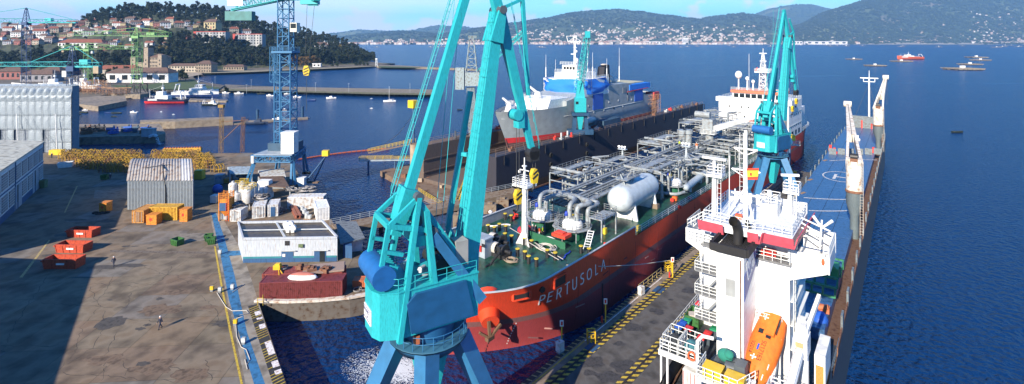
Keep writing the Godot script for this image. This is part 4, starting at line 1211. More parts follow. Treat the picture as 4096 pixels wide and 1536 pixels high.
func cargo_crane(o: Node3D,p: Vector3,r: float,tip: Vector3,top: float):
	var old = mt("crane_white",Color(0.68,0.66,0.6),0.6,0,"r",0.18)
	var c = part(o,"deck_crane",S().lathe(p,[[0.75,0],[0.75,4.0],[r,6.2],[r,8.4]],20),mt("pedestal_grey",Color(0.11,0.14,0.15),0.6,0,"s",0.4))
	part(c,"slewing_ring",S().lathe(Vector3(p.x,p.y+8.3,p.z),[[r+0.15,0],[r+0.15,0.4],[r,0.4]],20),mt("coaming_rust"))
	part(c,"crane_house",S().lathe(Vector3(p.x,p.y+8.7,p.z),[[r,0],[r*1.02,4.0],[r*0.95,5.2]],20).box(Vector3(p.x,top - 0.6,p.z - 0.4),Vector3(r*1.6,1.6,r*1.4)),old)
	part(c,"winch_box",S().box(Vector3(p.x,top - 0.5,p.z+0.95),Vector3(r*0.9,1.9,0.5)),mt("coaming_rust"))
	part(c,"rope_drum",S().tube(Vector3(p.x - 0.6,top+0.7,p.z+0.6),Vector3(p.x+0.6,top+0.7,p.z+0.6),0.6,0.6,12),blk_())
	var j0 = Vector3(p.x,top - 1.0,p.z)
	var f = (tip - j0)
	var jib = S()
	for sd in [-1.0,1.0]: jib.taper(j0+Vector3(sd*r*0.85,0,0),j0+f*0.35+Vector3(sd*r*0.45,0.6,0),0.5,1.8,0.5,1.6)
	jib.taper(j0+f*0.33+Vector3(0,0.5,0),tip,r*1.3,1.6,0.9,1.0)
	var jb = part(c,"crane_jib",jib,old)
	part(jb,"jib_head",S().tube(tip+Vector3(-0.9,0.2,0),tip+Vector3(0.9,0.2,0),0.7,0.7,12).beam(tip+Vector3(-0.9,0.6,0),tip+Vector3(0.9,0.6,0),0.8),old)
	part(jb,"hoist_wire",S().tube(Vector3(p.x,top+1.1,p.z),tip+Vector3(0,0.8,0),0.05,0.05,4).tube(tip - Vector3(-0.4,0,0),tip+Vector3(0.4,-9.0,0.6),0.05,0.05,4),mt("wire"))
	part(c,"ladder",S().ladder(Vector3(p.x+r*0.9,p.y+0.4,p.z+0.9),Vector3(p.x+r*0.9,top,p.z+0.9),Vector3(1,0,0),0.5,0.04),old)
func blk_() -> Material: return mt("black_steel")
func wheelie(o: Node3D,at: Vector3,lid: Material):
	var b = part(o,"waste_bin",S().taper(at,at+Vector3(0,1.0,0),0.55,0.6,0.7,0.75,Vector3(0,0,-1)),mt("bin_grey",Color(0.05,0.07,0.09),0.6))
	part(b,"bin_lid",S().box(at+Vector3(0,1.06,0),Vector3(0.78,0.14,0.85)).box(at+Vector3(0,1.14,0),Vector3(0.5,0.06,0.5)),lid)
func cargo_house(o: Node3D):
	var white = mt("ship_white"); var rw = mt("rail_white"); var blk = mt("black_steel"); var win = mt("window_dark")
	var pink = mt("band_pink",Color(0.5,0.075,0.11),0.55,0,"g",0.4)
	var dgrey = mt("floor_grey",Color(0.2,0.22,0.25),0.7,0,"c",0.4)
	# accommodation block
	var ho = part(o,"stern_house",S().bb(Vector3(-5.2,7.4,-11.2),Vector3(3.9,20.7,-21)),white)
	part(ho,"side_ladder",S().ladder(Vector3(4.3,8,-11.6),Vector3(4.3,20,-11.6),Vector3(0,0,1),0.9,0.06,0.9).ladder(Vector3(4.05,9,-14),Vector3(4.05,20,-14),Vector3(0,0,1),0.6,0.05,0.7),rw)
	for k in 5: part(ho,"side_gallery",S().bb(Vector3(3.9,9.6+k*2.4,-11.6),Vector3(4.4,9.7+k*2.4,-20.5)),rw)
	part(ho,"roof_deck",S().bb(Vector3(-5.4,20.7,-10.6),Vector3(4.1,20.85,-21)),dgrey)
	part(ho,"rail",S().rail([Vector3(0.6,20.85,-10.7),Vector3(4.0,20.85,-10.7),Vector3(4.0,20.85,-15)],1.05,0.9,0.045).rail([Vector3(-7.0,20.85,-10.9),Vector3(-2.4,20.85,-10.7)],1.05,0.9,0.045),rw)
	part(ho,"wall_streak_door",S().box(Vector3(2.35,10.6,-11.17),Vector3(0.5,1.6,0.05)),mt("door_brown",Color(0.3,0.1,0.08),0.6))
	# bridge
	var br = part(o,"bridge_house",S().bb(Vector3(-4.4,20.85,-12.5),Vector3(3.7,23.2,-19.5)),white)
	for k in 3: part(br,"bridge_window",S().bb(Vector3(0.8+k*0.95,21.9,-12.46),Vector3(1.6+k*0.95,22.9,-12.6)),mt("window_green",Color(0.12,0.2,0.18),0.15,0,""))
	part(br,"bridge_side_window",S().bb(Vector3(3.72,21.9,-13),Vector3(3.6,22.9,-18.5)),win)
	part(br,"red_locker",S().box(Vector3(1.7,21.2,-11.9),Vector3(1.5,0.6,0.6)),mt("fire_red"))
	part(br,"door",S().bb(Vector3(-1.6,20.9,-12.45),Vector3(-0.9,22.8,-12.6)),mt("pale_grey"))
	# monkey island with its pink band
	part(br,"bridge_roof",S().bb(Vector3(-4.7,23.2,-9.2),Vector3(4.5,24.0,-18.5)),mt("roof_white",Color(0.66,0.7,0.74),0.5,0,"g",0.5))
	var bd = [[Vector3(-5.0,0,-8.9),Vector3(-2.2,0,-8.7)],[Vector3(0.4,0,-8.3),Vector3(1.5,0,-8.3)],[Vector3(1.5,0,-8.3),Vector3(1.7,0,-8.95)],[Vector3(1.7,0,-8.95),Vector3(4.7,0,-8.95)],[Vector3(4.7,0,-8.95),Vector3(4.95,0,-18.6)]]
	for b in bd:
		var t: Vector3 = (b[1] - b[0]).normalized(); var out = Vector3(t.z,0,-t.x)*-0.3
		part(br,"pink_band",S().plate([b[0]+Vector3(0,23.1,0),b[1]+Vector3(0,23.1,0),b[1]+out+Vector3(0,24.15,0),b[0]+out+Vector3(0,24.15,0)],Vector3(t.z,0,-t.x),0.12),pink)
	part(br,"wind_screen",S().bb(Vector3(-4.6,24,-18.3),Vector3(4.5,25.1,-18.5)),white)
	part(br,"roof_rail",S().rail([Vector3(-4.6,24,-18),Vector3(-4.6,24,-9.4),Vector3(0.2,24,-9.0),Vector3(1.6,24,-9.6),Vector3(4.4,24,-9.6),Vector3(4.4,24,-18)],1.05,1.0,0.045),rw)
	# wings
	var lw = S()
	lw.bb(Vector3(-7.4,20.5,-11.5),Vector3(-4.4,20.85,-16)).plate([Vector3(-7.4,20.5,-11.5),Vector3(-4.6,19.2,-11.5),Vector3(-4.6,22.0,-11.5),Vector3(-7.4,22.0,-11.5)],Vector3(0,0,1),0.15).plate([Vector3(-7.4,20.5,-11.5),Vector3(-7.4,22.0,-11.5),Vector3(-7.4,22.0,-16),Vector3(-7.4,20.5,-16)],Vector3(1,0,0),0.15)
	part(br,"bridge_wing",lw,white)
	part(br,"wing_rail",S().rail([Vector3(-7.3,22.0,-11.6),Vector3(-5,23.6,-11.6)],0.8,0.6,0.05,2).rail([Vector3(-7.3,22.0,-11.6),Vector3(-7.3,22.0,-16)],0.9,0.5,0.05,2).tube(Vector3(-6.8,22,-12.2),Vector3(-4.6,24.4,-14.5),0.06).tube(Vector3(-6.8,23.2,-12.2),Vector3(-6.8,22,-12.2),0.06),rw)
	var rg = S()
	rg.bb(Vector3(3.7,20.5,-11.5),Vector3(7.5,20.85,-16.5)).plate([Vector3(3.7,19.0,-11.4),Vector3(7.3,20.5,-11.4),Vector3(7.6,21.1,-11.4),Vector3(7.6,22.1,-11.4),Vector3(3.7,22.1,-11.4)],Vector3(0,0,1),0.15).plate([Vector3(7.5,20.5,-11.4),Vector3(7.5,22.1,-11.4),Vector3(7.5,22.1,-16.4),Vector3(7.5,20.5,-16.4)],Vector3(1,0,0),0.15).bb(Vector3(4.4,21.0,-16.4),Vector3(7.6,23.0,-16.7))
	part(br,"bridge_wing",rg,white)
	var wr = S().rail([Vector3(7.0,22.1,-11.4),Vector3(7.5,22.1,-11.4),Vector3(7.5,22.1,-16.4)],1.0,0.4,0.05,2)
	for k in 4: wr.tube(Vector3(4.6,23.2+k*0.5,-14),Vector3(6.6+(k % 2)*0.8,22.4+k*0.55,-13.5),0.09,0.09,6)
	wr.tube(Vector3(6.4,22,-13.6),Vector3(6.6,25,-13.6),0.12,0.1,6).tube(Vector3(6.6,24.2,-13.6),Vector3(7.6,25.2,-13.2),0.12,0.18,6).tube(Vector3(6.6,24.2,-13.6),Vector3(5.8,25.3,-13.4),0.12,0.18,6)
	part(br,"wing_frame",wr,white)
	part(br,"life_buoy",S().ball(Vector3(7.0,21.7,-11.2),Vector3(0.16,0.35,0.08)).ball(Vector3(-7.5,21.4,-12.4),Vector3(0.08,0.35,0.2)),mt("buoy_orange",Color(0.75,0.1,0.03),0.6))
	# funnel
	var fu = part(o,"funnel",S().bb(Vector3(-2.15,7.4,-6.1),Vector3(0.55,22.6,-11.9)),white)
	part(fu,"louvre_panel",S().bb(Vector3(-1.25,18.2,-6.06),Vector3(-0.25,21.3,-6.2)),mt("pale_grey"))
	for k in 8: part(fu,"louvre_slat",S().bb(Vector3(-1.17+k*0.118,18.3,-6.0),Vector3(-1.12+k*0.118,19.9,-6.1)),mt("seam_grey",Color(0.2,0.22,0.24),0.6))
	part(fu,"downpipe",S().pipe([Vector3(0.28,22,-5.95),Vector3(0.28,17,-5.95),Vector3(0.3,12,-5.95),Vector3(0.3,10.4,-5.95)],0.06,6).tube(Vector3(0.3,8.4,-5.95),Vector3(0.3,10.6,-5.95),0.17,0.13,8),mt("coaming_rust"))
	part(fu,"blue_flash",S().plate([Vector3(0.58,19.3,-6.3),Vector3(0.58,20.4,-6.3),Vector3(0.58,22.3,-11.5),Vector3(0.58,20.2,-11.5),Vector3(0.58,18.0,-6.3)],Vector3(1,0,0),0.04),mt("flash_blue",Color(0.02,0.06,0.3),0.5))
	part(fu,"white_diamond",S().plate([Vector3(0.62,19.6,-7.6),Vector3(0.62,21.4,-6.7),Vector3(0.62,22.2,-9.4),Vector3(0.62,20.4,-10.3)],Vector3(1,0,0),0.04),mt("roof_white"))
	text(fu,"letters","MC",Vector3(0.66,20.5,-8.4),Basis(Vector3(0,0.25,-0.97),Vector3(0,0.97,0.25),Vector3(1,0,0)),1.4,mt("flash_blue"))
	var tp = S()
	tp.bb(Vector3(-2.3,22.3,-5.95),Vector3(0.7,22.6,-12.05))
	for e in [[Vector3(-2.6,22.9,-5.6),Vector3(1.0,22.9,-5.6)],[Vector3(1.0,22.9,-5.6),Vector3(1.0,22.9,-12.4)],[Vector3(1.0,22.9,-12.4),Vector3(-2.6,22.9,-12.4)],[Vector3(-2.6,22.9,-12.4),Vector3(-2.6,22.9,-5.6)]]: tp.beam(e[0],e[1],0.3,0.75)
	var soot = mt("soot_black",Color(0.012,0.012,0.014),0.75,0,"g",0.5)
	var ft = part(fu,"funnel_top",tp,soot)
	part(fu,"exhaust_pipe",S().pipe([Vector3(-0.7,22.5,-8.6),Vector3(-0.7,23.8,-8.7),Vector3(-0.8,24.6,-8.4),Vector3(-0.95,25.0,-7.8)],0.5,14),soot)
	for q in [[0.3,-9.6,2.0],[0.0,-10.4,1.4],[-1.6,-10.4,0.9],[0.5,-10.9,1.1]]: part(fu,"exhaust_pipe",S().pipe([Vector3(q[0],22.5,q[1]),Vector3(q[0],22.9+q[2]*0.6,q[1]),Vector3(q[0] - 0.25,22.9+q[2],q[1]+0.25)],0.16,8),soot)
	# masts on the bridge roof
	var m = Vector3(-1.0,24,-13.0)
	var mm = part(o,"main_mast",S().tube(m,m+Vector3(0,9.3,0),0.28,0.18,10),white)
	part(mm,"yard_arm",S().beam(m+Vector3(-1.7,2.4,0),m+Vector3(1.7,2.4,0),0.16).beam(m+Vector3(-1.5,5.0,0),m+Vector3(1.5,5.0,0),0.16).beam(m+Vector3(-1.3,7.3,0),m+Vector3(1.3,7.3,0),0.16).beam(m+Vector3(-1.6,5.0,0),m+Vector3(0,4.2,0),0.09).beam(m+Vector3(1.6,5.0,0),m+Vector3(0,4.2,0),0.09).beam(m+Vector3(-1.3,7.3,0),m+Vector3(0,6.6,0),0.09).beam(m+Vector3(1.3,7.3,0),m+Vector3(0,6.6,0),0.09),white)
	part(mm,"ladder",S().ladder(m+Vector3(-0.4,0,0.2),m+Vector3(-0.4,9,0.2),Vector3(1,0,0),0.4,0.035),white)
	part(mm,"mast_leg",S().tube(m+Vector3(0,3.2,0),m+Vector3(-1.6,0,3.0),0.12).tube(m+Vector3(0,3.2,0),m+Vector3(1.7,0,3.0),0.12),white)
	var fl = part(mm,"flag",S().quad(m+Vector3(0.3,4.1,0.3),m+Vector3(1.3,4.2,0.1),m+Vector3(1.35,4.55,0.1),m+Vector3(0.25,4.4,0.3)).quad(m+Vector3(0.2,5.05,0.3),m+Vector3(1.42,5.2,0.1),m+Vector3(1.44,5.45,0.1),m+Vector3(0.2,5.3,0.3)),mt("flag_red"))
	part(fl,"flag_field",S().quad(m+Vector3(0.25,4.4,0.3),m+Vector3(1.35,4.55,0.1),m+Vector3(1.42,5.2,0.1),m+Vector3(0.2,5.05,0.3)),mt("flag_yellow",Color(0.7,0.5,0.03),0.8))
	part(fl,"flag_emblem",S().box(m+Vector3(0.62,4.72,0.26),Vector3(0.22,0.3,0.02)),mt("flag_red"))
	for r in [[-4.1,-11.5,4.4,-0.05,2.4],[3.0,-16.5,2.6,0.5,1.7]]:
		var p = Vector3(r[0],24,r[1])
		var rm = part(o,"radar_mast",S().tube(p,p+Vector3(0,r[2],0),0.3,0.26,10),white)
		part(rm,"radar_platform",S().box(p+Vector3(0.2,r[2],0),Vector3(1.7,0.25,1.5)).rail([p+Vector3(-0.6,r[2],0.7),p+Vector3(1.0,r[2],0.7),p+Vector3(1.0,r[2],-0.7),p+Vector3(-0.6,r[2],-0.7),p+Vector3(-0.6,r[2],0.7)],1.0,0.7,0.05),white)
		part(rm,"radar_bar",S().tube(p+Vector3(0,r[2],0),p+Vector3(0,r[2]+1.5,0),0.2,0.2,8).box(p+Vector3(0,r[2]+1.75,0),Vector3(r[4]*1.15,0.24,0.3),Basis(Vector3.UP,r[3])),white)
		part(rm,"ladder",S().ladder(p+Vector3(0.6,0,0.1),p+Vector3(0.6,r[2],0.1),Vector3(1,0,0.2),0.4,0.035),white)
	part(o,"roof_locker",S().bb(Vector3(0.2,24,-14.6),Vector3(2.0,25.3,-16.4)).rail([Vector3(0.2,25.3,-14.6),Vector3(2.0,25.3,-14.6),Vector3(2.0,25.3,-16.4),Vector3(0.2,25.3,-16.4),Vector3(0.2,25.3,-14.6)],1.0,0.8,0.045).tube(Vector3(1.0,25.3,-15.5),Vector3(1.0,26.6,-15.5),0.3,0.25,8),white)
	part(o,"roof_aerial",S().tube(Vector3(-2.6,24,-12.2),Vector3(-2.6,30.5,-12.2),0.05).tube(Vector3(3.9,24,-15),Vector3(3.9,27.5,-15),0.05).tube(Vector3(-3,24,-16),Vector3(-3,26,-16),0.1),white)
	part(o,"roof_float",S().box(Vector3(-1.5,24.25,-12.0),Vector3(0.7,0.4,0.5)),mt("buoy_orange"))
	# stair side of the house
	var ls = part(o,"stair_tower",S().bb(Vector3(-5.9,7.4,-11.8),Vector3(-5.2,20.6,-17)),white)
	for y in [11.0,13.6,16.2,18.6]:
		part(ls,"landing",S().bb(Vector3(-5.4,y,-8.8),Vector3(-2.2,y+0.12,-11.2)),dgrey)
		part(ls,"landing_rail",S().rail([Vector3(-5.4,y+0.1,-11.2),Vector3(-5.4,y+0.1,-8.8),Vector3(-2.2,y+0.1,-8.8)],1.0,0.8,0.045),rw)
		part(ls,"stair_flight",S().beam(Vector3(-4.6,y - 2.4,-10.4),Vector3(-2.6,y,-10.4),0.6,0.15),mt("seam_grey"))
	# raised platform on the port quarter,with bins and skips
	var pf = part(o,"poop_platform",S().bb(Vector3(-7.4,11.7,-3.8),Vector3(-2.7,12.0,-18)),mt("cargo_deck"))
	part(pf,"platform_beam",S().bb(Vector3(-7.5,11.55,-3.6),Vector3(-2.6,12.05,-3.8)).bb(Vector3(-7.55,11.55,-3.7),Vector3(-7.4,12.05,-18)),white)
	for p in [[-7.3,-3.9],[-6.6,-3.9],[-7.3,-10],[-2.9,-3.9]]: part(pf,"leg",S().beam(Vector3(p[0],7.6,p[1]),Vector3(p[0],11.7,p[1]),0.2),white)
	part(pf,"rail",S().rail([Vector3(-7.4,12,-17.5),Vector3(-7.4,12,-3.8),Vector3(-2.7,12,-3.8)],1.05,1.0,0.045),rw)
	for c in [[-7.2,-4.0],[-5.4,-4.0]]:
		var cg = part(pf,"mooring_cage",S().rail([Vector3(c[0],12,c[1]),Vector3(c[0]+1.7,12,c[1]),Vector3(c[0]+1.7,12,c[1] - 2.4),Vector3(c[0],12,c[1] - 2.4),Vector3(c[0],12,c[1])],1.5,0.8,0.045),rw)
		part(cg,"net_heap",S().ball(Vector3(c[0]+0.85,12.5,c[1] - 1.2),Vector3(0.75,0.7,1.0),8,5),mt("net_dark",Color(0.03,0.035,0.04),0.95) if c[0] < -6 else mt("net_blue",Color(0.04,0.16,0.2),0.95))
	part(pf,"life_ring",S().pipe(ring_pts(Vector3(-3.9,12.6,-3.6),0.38,12),0.1,6),mt("buoy_orange"))
	var skip = S()
	skip.bb(Vector3(-6.9,12,-9.5),Vector3(-5.2,13.2,-9.6)).bb(Vector3(-6.9,12,-12),Vector3(-5.2,13.2,-12.1)).bb(Vector3(-6.9,12,-9.5),Vector3(-6.8,13.2,-12.1)).bb(Vector3(-5.3,12,-9.5),Vector3(-5.2,13.2,-12.1)).bb(Vector3(-6.9,12,-9.5),Vector3(-5.2,12.1,-12.1))
	var sk = part(pf,"green_skip",skip,mt("skip_green",Color(0.03,0.13,0.03),0.6,0,"r",0.6))
	part(sk,"rubbish",S().box(Vector3(-6.3,12.9,-10.4),Vector3(0.7,0.5,0.9),Basis(Vector3.UP,0.5)).ball(Vector3(-5.8,13.0,-11.2),Vector3(0.5,0.4,0.6)),mt("sack_pale",Color(0.5,0.45,0.4),0.9))
	var lids = [mt("lid_red",Color(0.6,0.03,0.03),0.5),mt("lid_blue",Color(0.02,0.08,0.4),0.5),mt("lid_green",Color(0.02,0.25,0.12),0.5)]
	for w in [[-3.9,-6.6,0],[-3.6,-7.7,0],[-3.3,-9.0,2],[-6.6,-7.2,1],[-6.5,-8.1,1],[-6.3,-8.8,2],[-5.6,-7.4,0],[-6.4,-13.2,0],[-5.6,-13.2,1],[-5.8,-14.1,2]]: wheelie(pf,Vector3(w[0],12,w[1]),lids[w[2]])
	part(pf,"liferaft_drum",S().tube(Vector3(-6.8,12.8,-15.0),Vector3(-5.4,12.8,-15.6),0.55,0.55,12),mt("hose_white"))
	part(pf,"blue_tarpaulin",S().box(Vector3(-5.9,12.7,-17.0),Vector3(1.9,1.4,1.5)),mt("tarp_blue",Color(0.02,0.09,0.4),0.5,0,"f",0.5))
	part(pf,"white_boxes",S().box(Vector3(-5.7,12.5,-14.7),Vector3(0.9,0.9,0.8)),mt("ship_white"))
	# mooring deck
	part(o,"mooring_deck",S().cap(PackedVector2Array([Vector2(-6.4,-0.2),Vector2(6.4,-0.2),Vector2(7.1,-24),Vector2(-7.1,-24)]),7.6),mt("cargo_deck"))
	for w in [[-4.6,-2.2],[-0.6,-4.6]]:
		var p = Vector3(w[0],7.6,w[1])
		var wn = part(o,"mooring_winch",S().box(p+Vector3(0,0.4,0),Vector3(2.6,0.8,1.4)).box(p+Vector3(0.9,1.1,0),Vector3(0.8,1.5,1.4)).tube(p+Vector3(-1.3,1.1,0),p+Vector3(-1.1,1.1,0),0.9,0.9,14),mt("winch_grey",Color(0.07,0.085,0.1),0.5))
		part(wn,"rope_drum",S().tube(p+Vector3(-1.1,1.1,0),p+Vector3(0.4,1.1,0),0.65,0.65,14),mt("rope_pale"))
	part(o,"red_hatch",S().box(Vector3(-5.4,7.9,-1.7),Vector3(1.3,0.2,1.1),Basis(Vector3(0,0,1),0.1)),mt("lid_red"))
	part(o,"green_net_heap",S().ball(Vector3(-0.9,13.1,-4.9),Vector3(0.8,0.6,0.6),12,8).ball(Vector3(-0.5,13.4,-4.7),Vector3(0.5,0.4,0.45),10,6),mt("net_green",Color(0.02,0.2,0.15),0.95))
	part(o,"cargo_net_stand",S().bb(Vector3(-1.9,7.6,-4.2),Vector3(0.6,12.6,-6.05)).box(Vector3(0.9,12.9,-3.8),Vector3(1.0,1.3,1.3)).tube(Vector3(-0.6,12.7,-3.9),Vector3(0.4,12.7,-3.9),0.5,0.5,12),mt("winch_grey"))
	var yb = part(o,"stern_gallery",S().bb(Vector3(-2.6,12.0,-1.4),Vector3(2.2,12.2,-4.2)),white)
	part(yb,"rail",S().rail([Vector3(-2.6,12.2,-4.0),Vector3(-2.6,12.2,-1.4),Vector3(1.2,12.2,-1.4),Vector3(2.2,12.2,-3.8)],1.1,0.8,0.05),rw)
	for b in [[-2.2,-2.4],[-0.1,-2.2]]:
		part(yb,"yellow_chest",S().box(Vector3(b[0]+0.9,12.65,b[1]),Vector3(1.75,0.9,1.2)).box(Vector3(b[0]+0.9,13.15,b[1]),Vector3(1.82,0.14,1.28)),mt("chest_yellow",Color(0.65,0.42,0.02),0.5))
	for p in [[-2.5,-1.5],[2.0,-1.5]]: part(yb,"leg",S().beam(Vector3(p[0],7.6,p[1]),Vector3(p[0],12.0,p[1]),0.2),white)
	part(o,"white_davit",S().pipe([Vector3(-2.75,7.6,-2.0),Vector3(-2.75,15.2,-2.0),Vector3(-2.3,15.7,-2.2),Vector3(-1.3,15.7,-2.4)],0.17,8),white)
	part(o,"switch_cabinet",S().box(Vector3(-4.6,8.7,-6.2),Vector3(2.0,2.2,1.2)),white)
	for k in 5: part(o,"cabinet_bar",S().beam(Vector3(-5.5+k*0.4,7.7,-5.5),Vector3(-5.5+k*0.4,9.7,-5.5),0.05),mt("lid_red"))
	free_fall_boat(o)
	starboard_gear(o)
func ring_pts(c: Vector3,r: float,n: int) -> Array:
	var p = []
	for i in n+1: p.append(c+Vector3(cos(TAU*i/n)*r,sin(TAU*i/n)*r,0))
	return p
func free_fall_boat(o: Node3D):
	# the boat lies on its ramp,bow down over the stern
	var w = out_of(o,Vector3(1.9,12.6,-8.0))
	var b = thing("lifeboat","orange enclosed free-fall lifeboat lying bow down on a white ramp","lifeboat","",w,false)
	var down = (out_of(o,Vector3(1.35,10.6,-5.2)) - out_of(o,Vector3(2.15,14.0,-10.6))).normalized()
	var up = (Vector3.UP - down*down.y).normalized()
	var rt = down.cross(up).normalized()
	b.basis = Basis(-rt,up,down).scaled(Vector3.ONE*1.1)
	var org = mt("boat_orange",Color(0.75,0.17,0.02),0.45,0,"g",0.5)
	var g = []
	for e in [[-3.5,1.02,0.2],[-3.4,1.15,0.1],[-1.5,1.32,0.0],[0.5,1.3,0.0],[1.8,1.1,0.02],[2.8,0.68,0.06],[3.4,0.2,0.1],[3.5,0.03,0.1]]:
		var ring = PackedVector3Array()
		for q in [[0.0,-1.0],[0.55,-0.85],[0.92,-0.3],[1.0,0.1],[0.9,0.5],[0.62,0.85],[0.3,0.98],[0,1.0],[-0.3,0.98],[-0.62,0.85],[-0.9,0.5],[-1.0,0.1],[-0.92,-0.3],[-0.55,-0.85]]:
			ring.append(Vector3(q[0]*e[1],q[1]*e[1]*0.82+e[2],e[0]))
		g.append(ring)
	var body = part(b,"hull",S().surf(g,true,true,true).surf([g[0],[g[0][0],g[0][0],g[0][0],g[0][0],g[0][0],g[0][0],g[0][0],g[0][0],g[0][0],g[0][0],g[0][0],g[0][0],g[0][0],g[0][0]]],true,false),org)
	var cab = part(b,"steering_cabin",S().taper(Vector3(0.42,0.95,-3.3),Vector3(0.42,0.95,-1.3),0.85,1.0,0.7,0.7),org)
	part(cab,"side_window",S().box(Vector3(0.88,1.2,-2.3),Vector3(0.06,0.3,1.4)),mt("window_dark"))
	for p in [[-0.35,1.06,-1.5],[0.35,1.08,-1.25]]: part(b,"window",S().box(Vector3(p[0],p[1],p[2]),Vector3(0.4,0.12,0.42)),mt("window_dark"))
	for p in [[-0.35,-2.9],[-0.25,1.0]]: part(b,"white_cross",S().box(Vector3(p[0],1.09,p[1]),Vector3(0.5,0.03,0.1)).box(Vector3(p[0],1.092,p[1]),Vector3(0.1,0.03,0.5)),mt("ship_white"))
	part(b,"hatch",S().box(Vector3(-0.2,0.93,2.0),Vector3(0.7,0.12,0.75)).box(Vector3(-0.2,1.0,2.0),Vector3(0.55,0.1,0.6)),org)
	part(b,"blue_reflector",S().box(Vector3(-0.15,1.1,0.0),Vector3(0.16,0.03,0.55)),mt("lid_blue"))
	for p in [[0.95,0.7,1.2],[-0.85,0.75,2.0],[0.75,0.65,2.2],[1.15,0.5,-1.5]]: part(b,"reflective_strip",S().box(Vector3(p[0],p[1],p[2]),Vector3(0.07,0.05,0.5)),mt("ship_white"))
	var kb = Basis(Vector3(0,0,1),Vector3(1,0,0),Vector3(0,1,0))
	text(b,"number","9217163",Vector3(0.2,1.12,0.25),Basis(Vector3(0,0,1),Vector3(1,0,0),Vector3(0,1,0)),0.5,mt("black_steel"))
	text(b,"number","V2014",Vector3(-0.62,1.09,0.2),kb,0.42,mt("black_steel"))
	# ramp
	var rmp = part(o,"launch_ramp",S().beam(Vector3(0.55,9.4,-4.2),Vector3(0.75,14.6,-11.0),0.35,0.6).beam(Vector3(3.1,9.6,-4.2),Vector3(3.3,14.8,-11.0),0.35,0.6).beam(Vector3(0.6,11,-6.3),Vector3(3.1,11.2,-6.3),0.25).beam(Vector3(0.7,13.3,-9.3),Vector3(3.2,13.5,-9.3),0.25),mt("ship_white"))
	part(rmp,"ramp_leg",S().beam(Vector3(0.5,7.6,-4.3),Vector3(0.5,9.4,-4.3),0.3).beam(Vector3(3.1,7.6,-4.3),Vector3(3.1,9.6,-4.3),0.3).beam(Vector3(3.3,7.6,-9),Vector3(3.3,13,-9),0.3),mt("ship_white"))
	part(rmp,"boarding_platform",S().bb(Vector3(0.7,14.4,-10.6),Vector3(3.3,14.5,-11.2)).rail([Vector3(0.7,14.5,-11.1),Vector3(0.7,14.5,-10.4),Vector3(3.3,14.5,-10.4)],1.0,0.8,0.04),mt("rail_white"))
	part(rmp,"red_beam",S().beam(Vector3(0.9,14.0,-10.3),Vector3(3.1,14.1,-10.3),0.25,0.35),mt("band_pink"))
